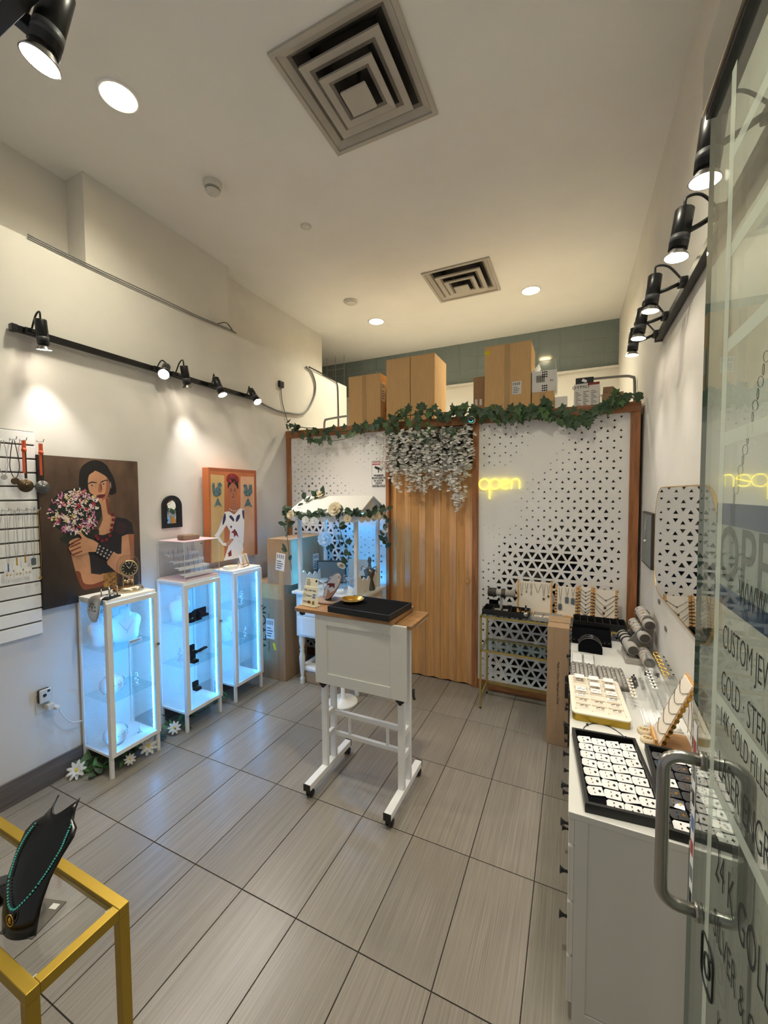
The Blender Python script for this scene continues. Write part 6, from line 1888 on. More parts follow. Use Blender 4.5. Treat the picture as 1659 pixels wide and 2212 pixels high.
compartments('black_tray', 'black compartment tray at the door end of the gold console', -0.50, 3.50, 0.37, 0.19, 0.042, 5, 'black_leather', 'black_velvet', items='gold')
compartments('black_tray', 'long black compartment tray at the wall end of the gold console', 0.19, 3.46, 0.355, 0.17, 0.045, 7, 'black_leather', 'black_velvet')
t = compartments('pale_tray', 'pale grey ring tray in the middle of the gold console', -0.175, 3.47, 0.225, 0.15, 0.032, 3, 'grey_velvet', 'linen', items='bronze')
t = putn('black_gift_box', 'small black gift box with a clear top on the gold console', 'gift box', -0.035, 3.43)
B().box(-0.017, 0.017, -0.017, 0.017, 0, 0.035).obj('box', 'card_black', t, bevel=0.001)
B().box(-0.017, 0.017, -0.017, 0.017, 0.035, 0.06).obj('clear_lid', 'acrylic', t)
t = putn('watch_hanger', 'black and silver hanging watch stand before the big necklace board', 'watch', -0.335, 3.415)
B().cyl((0, 0, 0), (0, 0, 0.004), 0.02, n=16).obj('base', 'chrome', t)
B().box(-0.006, 0.006, -0.003, 0.003, 0.004, 0.11).obj('strap', 'black_leather', t)
B().lathe([(0, -0.004), (0.018, -0.004), (0.018, 0.004), (0, 0.005)], 20, M=T(0, -0.006, 0.035) @ RX(PI / 2)).obj('case', 'chrome', t)
B().box(-0.007, 0.007, -0.004, 0.004, 0.075, 0.085).obj('buckle', 'chrome', t)
t = putn('earring_easel', 'small black earring easel at the corner of the gold console', 'jewellery display', -0.63, 3.635)
B().box(-0.04, 0.04, -0.004, 0.004, 0, 0.07, 0, RX(-0.3)).obj('card', 'black_velvet', t)
B().box(-0.02, 0.02, -0.0055, -0.004, 0.025, 0.03, 0, RX(-0.3)).obj('earrings', 'chrome', t)
# bangle roll
t = putn('bangle_roll_stand', 'grey roll stand carrying black bangles on the gold console', 'bracelet stand', -0.555, 3.58)
B().lathe([(0, -0.115), (0.030, -0.115), (0.030, 0.115), (0, 0.115)], 24, M=T(0, 0, 0.155) @ RY(PI / 2)).obj('roll', 'grey_velvet', t)
B().box(-0.01, 0.01, -0.01, 0.01, 0.0, 0.126).obj('stem', 'grey_velvet', t)
B().box(-0.06, 0.06, -0.035, 0.035, 0.0, 0.012).obj('foot', 'grey_velvet', t)
for k in range(9):
    xx = -0.105 + 0.012 * k + (0.04 if k > 5 else 0)
    B().tube([(xx, 0.035 * math.cos(a), 0.152 + 0.036 * math.sin(a)) for a in (2 * PI * j / 20 for j in range(20))], 0.004, 6, closed=True).obj('bangle', 'black_leather' if k % 3 else 'bronze', t)


def necklace_board(label, x, w, h, rz, strands, rails=True, yb=3.60):
    """strands: list of (x offset, top, drop, half width, pendant kind)"""
    t = putn('necklace_board', label, 'necklace board', x, yb, rz)
    M = RX(-0.16)
    B().box(-w / 2, w / 2, -0.004, 0.004, 0.012, h, 0, M).obj('linen_panel', 'linen', t)
    for sx in (-1, 1):
        r_ = B().box(sx * w / 2 - 0.008, sx * w / 2 + 0.008, -0.008, 0.008, 0, h + 0.008, 0, M).obj('side_rail', 'bamboo', t, bevel=0.001)
        if rails:
            for k in range(8):
                B().box(sx * w / 2 - 0.009, sx * w / 2 + 0.009, -0.0095, 0.002, 0.03 + (h - 0.05) * k / 8, 0.036 + (h - 0.05) * k / 8, 0, M).obj('notch', 'black_metal', r_)
    B().box(-w / 2 - 0.008, w / 2 + 0.008, -0.03, 0.008, 0, 0.012).obj('foot', 'bamboo', t)
    B().box(-0.02, 0.02, 0.0, 0.006, 0, h * 0.8, 0, T(0, 0.07, 0) @ RX(0.16)).obj('strut', 'bamboo', t)
    for (xo, top, drop, hw, pend) in strands:
        pts = [(xo - hw, -0.006, top), (xo - hw * 0.5, -0.007, top - drop * 0.55), (xo, -0.008, top - drop), (xo + hw * 0.5, -0.007, top - drop * 0.55), (xo + hw, -0.006, top)]
        ch = B().tube([M @ V(p) for p in (spline(pts, 3) if pend == 'plain' else pts)], 0.0014, 5).obj('chain', 'pewter', t)
        c = (xo, -0.009, top - drop)
        if pend == 'disc':
            B().lathe([(0, -0.001), (0.009, -0.001), (0.009, 0.002), (0, 0.002)], 14, M=M @ T(c[0], c[1], c[2] - 0.008) @ RX(PI / 2)).obj('pendant', 'bronze', ch)
        elif pend == 'tag':
            B().prism(rrect(0.028, 0.048, 0.008), 0, 0.002, 0, M @ T(c[0], c[1], c[2] - 0.022) @ XF_FRONT).obj('pendant', 'tag_grey', ch)
        elif pend == 'bar':
            B().box(c[0] - 0.002, c[0] + 0.002, c[1] - 0.002, c[1], c[2] - 0.035, c[2], 0, M).obj('pendant', 'black_metal', ch)
        elif pend == 'hbar':
            B().box(c[0] - 0.018, c[0] + 0.018, c[1] - 0.002, c[1], c[2] - 0.004, c[2], 0, M).obj('pendant', 'black_metal', ch)
        elif pend == 'bead':
            B().ball(c, 0.005, 8, 5, M=M).obj('pendant', 'black_metal', ch)
    return t


necklace_board('widest linen necklace board with six hanging chains on the gold console', -0.285, 0.265, 0.265, 0.06, [(-0.105, 0.25, 0.10, 0.011, 'bead'), (-0.066, 0.25, 0.075, 0.011, 'bead'), (-0.028, 0.25, 0.065, 0.006, 'bar'), (0.025, 0.25, 0.075, 0.028, 'plain'), (0.072, 0.25, 0.115, 0.010, 'disc'), (0.108, 0.25, 0.09, 0.010, 'disc')], rails=False)
necklace_board('linen necklace board with three grey dog tags on the gold console', -0.042, 0.155, 0.245, -0.05, [(-0.045, 0.235, 0.135, 0.010, 'tag'), (0.005, 0.235, 0.075, 0.012, 'tag'), (0.050, 0.235, 0.08, 0.010, 'tag')])
necklace_board('narrow linen board with stacked chevron necklaces on the gold console', 0.100, 0.09, 0.255, -0.08, [(0, 0.235, 0.024, 0.038, 'bead'), (0, 0.205, 0.024, 0.038, 'bead'), (0, 0.18, 0.03, 0.038, 'bead'), (0, 0.145, 0.03, 0.038, 'bead'), (0, 0.11, 0.03, 0.038, 'bead'), (0, 0.085, 0.03, 0.038, 'bead'), (0, 0.065, 0.03, 0.032, 'hbar')])
necklace_board('linen necklace board with crossing chains at the wall end of the gold console', 0.238, 0.155, 0.245, -0.10, [(0.005, 0.21, 0.045, 0.066, 'bead'), (0.0, 0.175, 0.06, 0.068, 'disc'), (-0.008, 0.13, 0.06, 0.066, 'disc'), (0.0, 0.10, 0.07, 0.066, 'bead')])

# ------------------------------------------------------------------ right wall
t = thing('wall_mirror', 'large rounded mirror with a thin gold rim over the counter', 'mirror', (WR, 2.47, 1.53))
b = B(); o_, i_ = rrect(1.25, 0.65, 0.20, 8), rrect(1.238, 0.638, 0.194, 8)
n = len(o_)
vs = [(p[0], p[1], 0.013) for p in o_] + [(p[0], p[1], 0.013) for p in i_] + [(p[0], p[1], 0.0) for p in o_] + [(p[0], p[1], 0.0) for p in i_]
fs = []
for k in range(n):
    j = (k + 1) % n
    fs += [(k, j, n + j, n + k), (2 * n + k, 2 * n + j, j, k), (n + k, n + j, 3 * n + j, 3 * n + k)]
b.add(vs, fs, 0, XF_RIGHT); b.obj('rim', 'gold', t)
B().prism(i_, 0.001, 0.012, 0, XF_RIGHT).obj('mirror_glass', 'mirror', t)
t = thing('framed_pendant', 'small dark framed board with a hanging pendant beside the wall mirror', 'picture', (WR, 3.34, 1.31))
B().box(-0.022, 0, -0.20, 0.20, 0, 0.375).obj('frame', 'dark_frame', t, bevel=0.003)
B().box(-0.024, -0.022, -0.185, 0.185, 0.015, 0.36).obj('board', 'sign_grey', t)
B().tube([(-0.026, 0.04, 0.34), (-0.026, 0.02, 0.22), (-0.026, 0.015, 0.18), (-0.026, 0.01, 0.22), (-0.026, -0.01, 0.34)], 0.0015, 5).obj('chain', 'chrome', t)
B().ball((-0.028, 0.015, 0.172), 0.009, 10, 6).obj('pendant', 'pearl', t)
for i, (y, z) in enumerate(((2.74, 1.045), (2.95, 1.15))):
    tag(B().prism(rrect(0.055, 0.026, 0.008), 0, 0.004, 0, XF_RIGHT @ RZ(0)).obj('wall_tag', 'grey_velvet_dark', None, (WR, y, z)), 'small grey oval tag on the wall under the mirror, %s' % ('above the clear riser', 'above the bracelet rolls')[i], 'tag')

# ------------------------------------------------------------------ signs on the partition
t = thing('neon_sign', 'glowing yellow neon sign reading open on the perforated panel', 'neon sign', (-0.605, YB - 0.022, 1.905))
R = 0.047


def arc(cx, cz, r, a0, a1, n=18):
    return [(cx + r * math.cos(math.radians(a0 + (a1 - a0) * k / n)), 0, cz + r * math.sin(math.radians(a0 + (a1 - a0) * k / n))) for k in range(n + 1)]


rn = 0.0056
B().tube(arc(-0.130, 0, R, 0, 348), rn, 8).obj('letter_o', 'neon_glow', t)
B().tube([(-0.083, 0, -0.135), (-0.083, 0, 0.0)] + arc(-0.038, 0, 0.045, 180, -150), rn, 8).obj('letter_p', 'neon_glow', t)
B().tube([(0.010, 0, -0.012), (0.094, 0, 0.012)] + arc(0.052, 0, 0.043, 16, 312), rn, 8).obj('letter_e', 'neon_glow', t)
B().tube([(0.107, 0, -0.045), (0.107, 0, 0.01)] + arc(0.141, 0.01, 0.034, 180, 0) + [(0.175, 0, -0.045)], rn, 8).obj('letter_n', 'neon_glow', t)
b = B()
for x, z in ((-0.177, 0), (-0.083, -0.1), (0.095, 0), (0.175, -0.02)):
    b.cyl((x, 0.004, z), (x, 0.021, z), 0.004, n=8)
b.obj('mount', 'acrylic', t)

t = thing('warning_sign', 'white WARNING video surveillance sign on the perforated panel beside the folding door', 'sign', (-1.811, YB - 0.0005, 2.026))
B().prism(rrect(0.164, 0.278, 0.012), 0, 0.002, 0, XF_FRONT).obj('plate', 'label_white', t)
B().tube([V((p[0], p[1], 0.0024)) for p in rrect(0.152, 0.266, 0.010)], 0.0012, 4, closed=True, M=XF_FRONT).obj('border', 'ink', t)
B().box(-0.072, 0.072, 0.092, 0.128, 0.0021, 0.0026, 0, XF_FRONT).obj('red_band', 'red_ink', t)
F0 = T(0, -0.0030, 0) @ XF_FRONT
txt('lettering', 'WARNING', 0.034, 'label_white', t, F0 @ T(0, 0.110, 0), sx=0.90, off=0.0006)
for k, s in enumerate(('PREMISES', 'MONITORED BY', '24 HOUR', 'VIDEO', 'SURVEILLANCE')):
    txt('lettering', s, 0.0275, 'ink', t, F0 @ T(0, -0.018 - 0.0262 * k, 0), sx=0.76 if len(s) > 9 else 1.0, off=0.0008)
b = B()
b.box(-0.032, 0.022, -0.012, 0.014, 0, 0.0006, 0, F0 @ T(0.0, 0.052, 0) @ RZ(-0.35)); b.box(0.020, 0.036, -0.008, 0.010, 0, 0.0006, 0, F0 @ T(0.0, 0.052, 0) @ RZ(-0.35))
b.prism([(-0.050, 0.030), (-0.036, 0.018), (-0.022, 0.036), (-0.034, 0.048)], 0, 0.0006, 0, F0 @ T(0, 0.036, 0)); b.box(-0.006, 0.004, 0.012, 0.045, 0, 0.0006, 0, F0)
b.obj('camera_pictogram', 'ink', t)

t = thing('security_camera', 'white and black round security camera with a teal ring at the ivy', 'security camera', (-0.826, 3.605, 2.468))
B().lathe([(0, -0.06), (0.022, -0.056), (0.03, -0.03), (0.031, 0.0), (0.028, 0.006)], 24, M=RX(PI / 2) @ T(0, 0, 0.01), caps=False).obj('shell', 'plastic_white', t)
B().lathe([(0, 0.010), (0.018, 0.009), (0.0285, 0.003), (0.029, 0.0)], 24, M=RX(PI / 2) @ T(0, 0, 0.012)).obj('lens_face', 'black_plastic', t)
B().tube([(0.019 * math.cos(a), -0.025, 0.019 * math.sin(a)) for a in (PI * 1.1 + PI * 0.8 * k / 12 for k in range(13))], 0.0025, 6).obj('status_ring', 'camera_glow', t)
B().box(-0.010, 0.010, 0.0, 0.118, 0.022, 0.036).obj('bracket', 'plastic_white', t)

# ------------------------------------------------------------------ ivy along the beam
t = thing('ivy_garland', 'artificial ivy garland draped along the wooden beam under the stock boxes', 'garland', (0, 3.675, 2.5))
path = [(-2.86, 2.59), (-2.66, 2.545), (-2.54, 2.53), (-2.36, 2.49), (-2.20, 2.475), (-2.02, 2.475), (-1.87, 2.50), (-1.70, 2.54), (-1.56, 2.565), (-1.42, 2.575), (-1.28, 2.575), (-1.10, 2.57), (-0.92, 2.565), (-0.80, 2.54), (-0.67, 2.525), (-0.55, 2.515), (-0.44, 2.52), (-0.33, 2.525), (-0.22, 2.515), (-0.13, 2.475), (-0.04, 2.44), (0.05, 2.44), (0.13, 2.465), (0.22, 2.51), (0.30, 2.545), (0.38, 2.565), (0.445, 2.59)]
sp = spline([(x, 0.0, z - 2.5) for x, z in path], 5)
B().tube([p + V((0, -0.012, 0)) for p in sp], 0.005, 5).obj('vine', 'stem_green', t)
lo_ = spline([(-2.75, -0.02, 0.02), (-2.5, -0.03, -0.09), (-2.3, -0.03, -0.12), (-2.1, -0.03, -0.10), (-1.9, -0.02, -0.02)], 6)
B().tube(lo_, 0.003, 5).obj('vine', 'stem_green', t)
ri = random.Random(4)
dense = sp + [p for p in sp if -2.05 < p.x < 0.35]
for i in range(272):
    p = lo_[int(ri.random() * (len(lo_) - 1))] if i < 22 else dense[int(ri.random() * len(dense)) % len(dense)]
    thick = 0.055 if -2.0 < p.x < 0.2 else 0.03
    if i < 22:
        thick = 0.014
    q = (p.x + ri.uniform(-0.04, 0.04), p.y - 0.022 - ri.uniform(0, 0.035), p.z + ri.uniform(-thick, thick * 0.9))
    leaf('ivy' if ri.random() < 0.85 else 'ivy_light', t, q, ri.uniform(0.055, 0.085), (PI / 2 + ri.uniform(-0.7, 0.5), ri.uniform(-0.5, 0.5) + PI * (ri.random() < 0.75), ri.uniform(-0.6, 0.6)))

# ------------------------------------------------------------------ hanging white blossom over the folding door
t = thing('wisteria_garland', 'hanging artificial white wisteria above the folding wooden door', 'garland', (-1.27, 3.64, 2.47))
rw = random.Random(9)
nst = 25
for k in range(nst):
    u = k / (nst - 1)
    x = -0.43 + 0.85 * u + rw.uniform(-0.012, 0.012)
    prof = 0.46 + 0.09 * math.sin(u * 9.0) + 0.24 * math.exp(-((u - 0.52) / 0.16) ** 2) + (0.16 if 0.80 < u < 0.95 else 0) - (0.10 if u > 0.96 else 0)
    Lk = max(0.30, prof * rw.uniform(0.80, 1.2))
    y0 = rw.uniform(-0.03, 0.02)
    b = B()
    b.tube([(x, y0, 0.04), (x + rw.uniform(-0.01, 0.01), y0, -Lk * 0.5), (x + rw.uniform(-0.015, 0.015), y0, -Lk)], 0.0016, 4, mi=1)
    nfl = int(Lk / 0.014)
    for j in range(nfl):
        f = j / nfl
        if f < 0.10:
            continue
        w = 0.027 * (1.0 - 0.55 * f) + 0.004
        a = rw.uniform(0, 2 * PI)
        c = V((x + w * math.cos(a), y0 + w * math.sin(a), -Lk * f))
        s = rw.uniform(0.021, 0.033)
        for m_ in range(3):
            a2 = a + rw.uniform(-0.9, 0.9); tl = rw.uniform(-0.5, 0.9)
            M = T(*c) @ RZ(a2 - PI / 2) @ RX(tl)
            b.add([(0, 0, 0), (s * 0.75, s * 0.6, 0.004), (s * 0.35, s * 1.3, -0.003), (-s * 0.35, s * 1.3, -0.003), (-s * 0.75, s * 0.6, 0.004)], [(0, 1, 2, 3, 4)], 0, M)
    b.obj('blossom_strand', ['petal_white', 'stem_green'], t, kind='stuff')
for k in range(26):
    x = rw.uniform(-0.40, 0.40)
    leaf('ivy_light' if k % 2 else 'ivy', t, (x, rw.uniform(-0.05, 0.0), rw.uniform(-0.14, 0.04)), rw.uniform(0.05, 0.075), (PI / 2 + rw.uniform(-0.4, 0.4), PI + rw.uniform(-0.4, 0.4), rw.uniform(-0.6, 0.6)))

# ------------------------------------------------------------------ rose garland round the kiosk roof
t = thing('rose_garland', 'artificial cream rose garland wound around the roof of the white kiosk', 'garland', (-2.045, 3.05, 1.64))


def rose(pos, s, mat, tilt):
    o = B()
    for ring, (n_, k, up) in enumerate(((6, 1.0, 0.5), (5, 0.72, 0.95), (4, 0.45, 1.25))):
        for i in range(n_):
            a = 2 * PI * i / n_ + ring * 0.5
            M = RZ(a) @ RX(up)
            w, h = s * k * 0.62, s * k
            pts = [(-w * 0.35, 0, 0), (w * 0.35, 0, 0), (w, h * 0.55, -0.1 * h), (w * 0.55, h, -0.28 * h), (-w * 0.55, h, -0.28 * h), (-w, h * 0.55, -0.1 * h)]
            o.add(pts, [tuple(range(6))], 0, M)
    o.ball((0, 0, s * 0.35), s * 0.22, 8, 5)
    ob = o.obj('rose', mat, t, pos)
    ob.rotation_euler = tilt
    return ob


rk = random.Random(17)
front = spline([(-0.41, -0.02, 0.0), (-0.30, -0.03, -0.015), (-0.15, -0.03, -0.035), (0.0, -0.03, -0.02), (0.15, -0.03, 0.01), (0.28, -0.03, 0.02), (0.37, -0.02, 0.0)], 6)
back_ = spline([(-0.34, 0.05, 0.02), (-0.30, 0.16, 0.09), (-0.22, 0.26, 0.165), (-0.16, 0.29, 0.175)], 5)
side_r = spline([(0.37, -0.02, 0.0), (0.40, 0.15, -0.01), (0.41, 0.32, 0.03), (0.41, 0.50, 0.03)], 5)
drop_l = spline([(-0.37, -0.03, -0.02), (-0.36, -0.035, -0.20), (-0.34, -0.04, -0.36), (-0.31, -0.04, -0.52)], 5)
drop_m = spline([(0.20, -0.035, 0.0), (0.21, -0.035, -0.12), (0.26, -0.04, -0.26), (0.30, -0.04, -0.36), (0.25, -0.04, -0.42)], 5)
drop_r = spline([(0.42, 0.45, 0.02), (0.42, 0.46, -0.15), (0.42, 0.46, -0.30), (0.43, 0.46, -0.36)], 5)
for cv, n_ in ((front, 52), (back_, 16), (side_r, 18), (drop_l, 12), (drop_m, 15), (drop_r, 14)):
    B().tube(cv, 0.0028, 5).obj('stem', 'stem_green', t)
    for i in range(n_):
        p = cv[int(rk.random() * (len(cv) - 1))]
        leaf('rose', t, (p.x + rk.uniform(-0.025, 0.025), p.y - rk.uniform(0.0, 0.03), p.z + rk.uniform(-0.025, 0.03)), rk.uniform(0.055, 0.085), (PI / 2 + rk.uniform(-0.9, 0.6), rk.uniform(-1.5, 1.5), rk.uniform(-0.8, 0.8)))
rose((0.18, -0.06, 0.05), 0.062, 'petal_cream', (1.2, 0.1, 0))
rose((-0.30, -0.055, -0.005), 0.040, 'petal_cream', (1.3, 0, 0))
rose((-0.20, 0.27, 0.18), 0.050, 'petal_cream', (0.7, 0, 0))
rose((-0.04, -0.06, -0.055), 0.036, 'petal_white', (1.5, 0, 0.2))
rose((-0.14, -0.05, -0.05), 0.034, 'petal_white', (1.4, 0, 0.2))
rose((0.30, -0.055, -0.03), 0.036, 'petal_cream', (1.4, 0, 0.2))
rose((0.40, 0.30, -0.02), 0.040, 'petal_cream', (1.2, 0, 0.6))
rose((0.24, -0.06, -0.43), 0.040, 'petal_cream', (2.2, 0, 0.0))
rose((0.42, 0.44, -0.16), 0.032, 'petal_white', (1.6, 0, 0.4))
t = thing('white_rose', 'single large white rose on the back post inside the kiosk', 'flower', (-2.30, 3.53, 1.36))
rose((0, -0.04, 0), 0.075, 'petal_white', (1.45, 0, 0.3))
for k in range(9):
    leaf('rose', t, (rk.uniform(-0.04, 0.06), -0.02, rk.uniform(-0.09, 0.05)), rk.uniform(0.06, 0.085), (PI / 2 + rk.uniform(-0.4, 0.4), rk.uniform(-2.6, 2.6), rk.uniform(-0.4, 0.4)))

# ------------------------------------------------------------------ gold-framed glass table at the front
t = thing('gold_table', 'gold metal table with a glass top at the shop front', 'table', (-1.60, 0.527, 0))
ax_, ay_, bw = 0.55, 0.112, 0.026
for sx in (-1, 1):
    for sy in (-1, 1):
        B().box(sx * ax_ - (bw if sx > 0 else 0), sx * ax_ + (0 if sx > 0 else bw), sy * ay_ - (bw if sy > 0 else 0), sy * ay_ + (0 if sy > 0 else bw), 0, 0.722).obj('leg', 'gold_paint', t, bevel=0.0015)
for nm, a in (('rail', (-ax_, ax_, -ay_, -ay_ + bw)), ('rail', (-ax_, ax_, ay_ - bw, ay_)), ('end_rail', (-ax_, -ax_ + bw, -ay_ + bw, ay_ - bw)), ('end_rail', (ax_ - bw, ax_, -ay_ + bw, ay_ - bw))):
    B().box(*a, 0.722, 0.750).obj(nm, 'gold_paint', t, bevel=0.0015)
B().box(-ax_ + bw, ax_ - bw, -ay_ + bw, ay_ - bw, 0.736, 0.742).obj('glass_top', 'clear_glass', t)
for sy in (-1, 1):
    B().box(ax_ - bw - 0.016, ax_ - bw, sy * (ay_ - bw - 0.006) - 0.006, sy * (ay_ - bw - 0.006) + 0.006, 0.728, 0.736).obj('glass_pad', 'cable_white', t)

t = thing('black_bust', 'glossy black curved necklace bust with a turquoise bead necklace on the gold table', 'necklace bust', (-1.222, 0.466, 0.7425), 0.30)
rows = [(0.0, 0.0, 0.047), (0.004, 0.035, 0.050), (0.013, 0.075, 0.054), (0.030, 0.115, 0.059), (0.056, 0.150, 0.066), (0.086, 0.178, 0.073), (0.102, 0.190, 0.066), (0.110, 0.200, 0.046), (0.115, 0.214, 0.036), (0.118, 0.236, 0.033)]


def bust_at(x, z):
    """point on the front of the bust at width x and height z"""
    for (ya, za, wa), (yb2, zb, wb) in zip(rows, rows[1:]):
        if za <= z <= zb:
            f_ = (z - za) / (zb - za)
            u = x / (wa + (wb - wa) * f_)
            return V((x, ya + (yb2 - ya) * f_ + 0.015 * u * u - 0.0085, z + 0.004))
    return V((x, rows[-1][0], z))


vs, fs = [], []
m_ = 12
for (yy, zz, w) in rows:
    for k in range(m_ + 1):
        u = -1 + 2 * k / m_
        neck = max(0.0, (zz - 0.196) / 0.05)
        vs.append((u * w, yy + 0.030 * u * u * (0.5 + 1.2 * neck), zz - (0.022 * (1 - abs(u)) ** 0.8 * neck)))
for r in range(len(rows) - 1):
    for k in range(m_):
        fs.append((r * (m_ + 1) + k, r * (m_ + 1) + k + 1, (r + 1) * (m_ + 1) + k + 1, (r + 1) * (m_ + 1) + k))
b = B(); b.add(vs, fs, 0, None, True)
P('gloss_black', (10, 10, 13), 0.2)
o = b.obj('body', 'gloss_black', t)
md = o.modifiers.new('thick', 'SOLIDIFY'); md.thickness = 0.004; md.offset = 1
B().box(-0.047, 0.047, 0.004, 0.095, 0.0, 0.003).obj('base_plate', 'grey_velvet_dark', t)
B().box(0.018, 0.038, 0.072, 0.086, 0.003, 0.0035).obj('price_sticker', 'label_white', t)
nk = [bust_at(p.x, min(p.z, 0.2)) for p in spline([(-0.050, 0, 0.196), (-0.056, 0, 0.165), (-0.046, 0, 0.12), (-0.028, 0, 0.085), (-0.004, 0, 0.066), (0.022, 0, 0.085), (0.046, 0, 0.12), (0.060, 0, 0.165), (0.052, 0, 0.196)], 12)]
b = B()
acc = 0.0; lastp = nk[0]
for p in nk:
    if (p - lastp).length >= 0.0042:
        b.ball(p, 0.0026, 6, 4); lastp = p
b.obj('bead_necklace', 'turquoise', t, kind='stuff')
pd = B().tube([(-0.004 + 0.009 * math.cos(a), -0.004, 0.050 + 0.015 * math.sin(a)) for a in (2 * PI * k / 20 for k in range(20))], 0.0014, 5, closed=True).obj('pendant', 'gold', t)
B().ball((-0.004, -0.004, 0.050), 0.006, 8, 6, s=(0.7, 0.5, 1.4)).obj('pendant_figure', 'gold', pd)

t = thing('black_ring_stand', 'black leaf-shaped ring stand at the picture edge of the gold table', 'ring stand', (-1.385, 0.50, 0.7425))
B().lathe([(0, 0), (0.036, 0), (0.036, 0.008), (0.01, 0.014), (0.007, 0.05), (0.0, 0.052)], 20).obj('stand', 'gloss_black', t)
B().prism(smooth2([(-0.03, 0), (0.0, -0.02), (0.045, 0.0), (0.0, 0.02)], 4), 0, 0.006, 0, T(0.01, 0, 0.046) @ RY(-0.3)).obj('leaf_dish', 'gloss_black', t)

# ------------------------------------------------------------------ open glass door
XD, YE, YH = 0.28, 1.205, 0.30
gd = struct(B().box(XD - 0.022, XD + 0.022, YH, YE, 2.695, 2.83).obj('door_2', 'steel', bevel=0.003))
B().box(XD - 0.015, XD + 0.024, YH, YE - 0.003, 2.683, 2.695).obj('rail_underside_shade', 'black_metal', gd)  # black colour stands in for the shade under the top rail
b = B()
th = 0.005
b.add([(XD - th, YH, 0.02), (XD - th, YE, 0.02), (XD - th, YE, 2.69), (XD - th, YH, 2.69)], [(3, 2, 1, 0)], 0)
b.add([(XD + th, YH, 0.02), (XD + th, YE, 0.02), (XD + th, YE, 2.69), (XD + th, YH, 2.69)], [(0, 1, 2, 3)], 0)
b.add([(XD - th, YE, 0.02), (XD + th, YE, 0.02), (XD + th, YE, 2.69), (XD - th, YE, 2.69)], [(0, 1, 2, 3)], 1)
pane = b.obj('pane', ['door_glass', 'edge_glass'], gd)
film = B()
fx = XD - th - 0.0005
film.add([(fx, 1.035, 0.3), (fx, 1.062, 0.3), (fx, 1.062, 2.66), (fx, 1.035, 2.66)], [(0, 1, 2, 3)])
for z in (2.49, 2.30, 2.115, 1.93, 1.40, 1.215):
    film.add([(fx, YH + 0.05, z - 0.013), (fx, 1.034, z - 0.013), (fx, 1.034, z + 0.013), (fx, YH + 0.05, z + 0.013)], [(0, 1, 2, 3)])
film.obj('frosted_film', 'frost_film', pane)
FD = T(fx - 0.0006, 0, 0) @ XF_RIGHT
for z, s, h in ((1.640, 'WWW.', 0.05), (1.537, 'CUSTOM JEWELLERY', 0.05), (1.445, 'GOLD \u00b7 STERLING SILVER', 0.05), (1.375, '14K GOLD FILLED', 0.042), (1.275, 'LASER ENGRAVING', 0.058), (1.075, '24 K GOLD PLATING', 0.075), (0.945, 'SILVER & GOLD', 0.06), (0.775, 'KIAJEWEL', 0.045), (0.665, '416.', 0.06)):
    x0 = -0.93 if s == 'WWW.' else (-0.965 if s.startswith('KIA') else -1.005)
    txt('lettering', s, h * 1.40, 'decal_black', pane, FD @ T(x0, z, 0), 'LEFT', 0.0002, sx=0.52, off=-0.0010)
b = B()
b.tube([V((p[0], p[1], 0)) for p in rrect(0.075, 0.105, 0.022)], 0.0025, 4, closed=True, M=FD @ T(-1.035, 0.81, 0))
b.tube([(0.018 * math.cos(a), 0.024 * math.sin(a), 0) for a in (2 * PI * k / 18 for k in range(18))], 0.0025, 4, closed=True, M=FD @ T(-1.035, 0.81, 0))
b.ball((0.022, 0.034, 0), 0.004, 6, 4, M=FD @ T(-1.035, 0.81, 0))
b.obj('camera_outline_logo', 'decal_black', pane)
st = B().box(fx - 0.0006, fx, 1.160, 1.188, 0.80, 1.27).obj('sticker_strip', 'label_white', pane)
b = B()
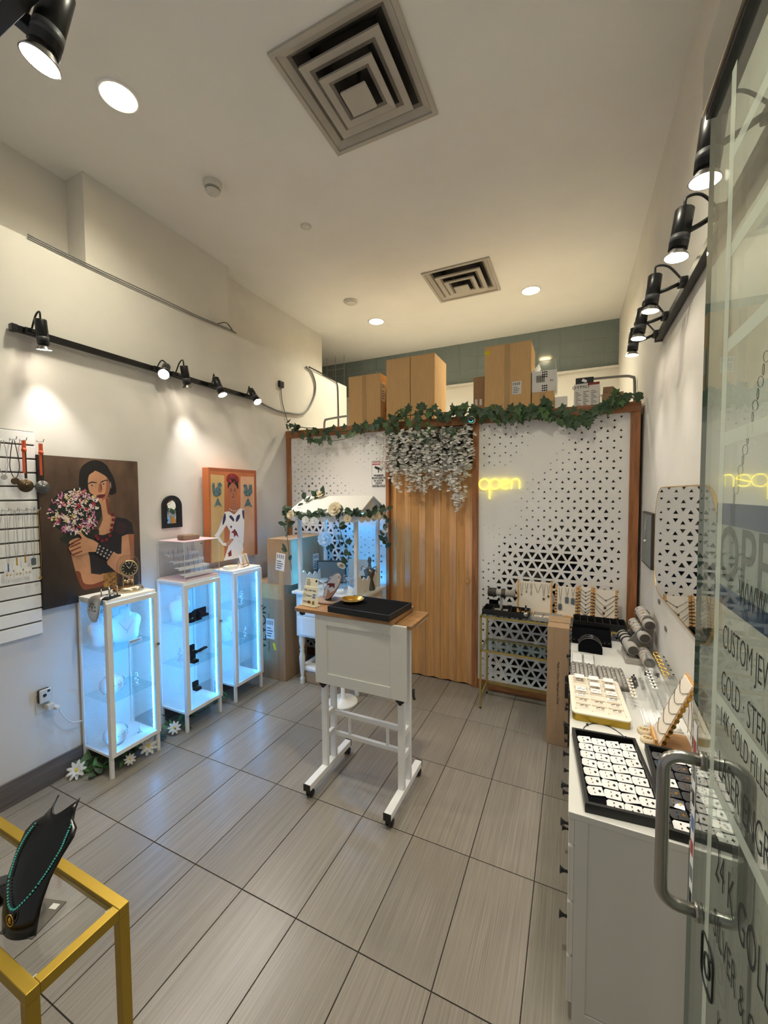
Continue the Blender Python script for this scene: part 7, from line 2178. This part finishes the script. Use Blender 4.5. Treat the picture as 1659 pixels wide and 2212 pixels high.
for k, m in enumerate((0, 1, 2, 3, 0, 1, 2)):
    b.box(fx - 0.0012, fx - 0.0006, 1.164, 1.184, 0.815 + 0.063 * k, 0.850 + 0.063 * k, m)
b.obj('card_logos', ['ink', 'ink_grey', 'red_ink', 'sign_blue'], st)
# pull handles on both faces
for sx in (-1, 1):
    xg = XD + sx * 0.078
    xs = XD + sx * 0.004
    r_ = 0.0135
    pts = [(xs, 1.115, 1.213)]
    for k in range(7):
        a = PI / 2 * k / 6
        pts.append((xg - sx * 0.035 + sx * 0.035 * math.sin(a), 1.115, 1.213 - 0.035 + 0.035 * math.cos(a)))
    for k in range(7):
        a = PI / 2 * k / 6
        pts.append((xg - sx * 0.035 + sx * 0.035 * math.cos(a), 1.115, 0.853 + 0.035 - 0.035 * math.sin(a)))
    pts.append((xs, 1.115, 0.853))
    hd = B().tube(pts, r_, 16).obj('pull_handle', 'steel', pane)
    for z in (0.853, 1.213):
        B().lathe([(r_, 0), (0.020, 0), (0.020, 0.008), (r_, 0.008)], 20, M=T(xs, 1.115, z) @ RY(sx * PI / 2), caps=False).obj('collar', 'steel', hd)

# OPEN board hung on a chain on the inner face of the glass
t = thing('open_board', 'white and blue hanging board reading OPEN behind the glass door', 'sign', (XD + 0.012, 0.88, 1.70))
B().box(0, 0.004, -0.26, 0.255, -0.115, 0.10).obj('board', 'label_white', t)
B().box(-0.0006, 0, -0.26, 0.255, 0.055, 0.10).obj('blue_band', 'sign_blue', t)
B().box(-0.0006, 0, -0.26, 0.255, -0.115, -0.075).obj('blue_band', 'sign_blue', t)
txt('lettering', 'OPEN', 0.165, 'sign_grey', t, T(-0.0008, 0.232, -0.010) @ XF_RIGHT, 'LEFT', 0.0003, sx=0.90)
b = B()
for sgn in (-1, 1):
    for k in range(16):
        y = sgn * 0.16 * (1 - k / 16); z = 0.10 + 0.30 * k / 16
        b.tube([(0.002 + 0.004 * (k % 2) * math.cos(a), y + 0.004 * (1 - k % 2) * math.cos(a), z + 0.010 + 0.010 * math.sin(a)) for a in (2 * PI * j / 8 for j in range(8))], 0.0007, 4, closed=True)
b.obj('chain', 'chrome', t)
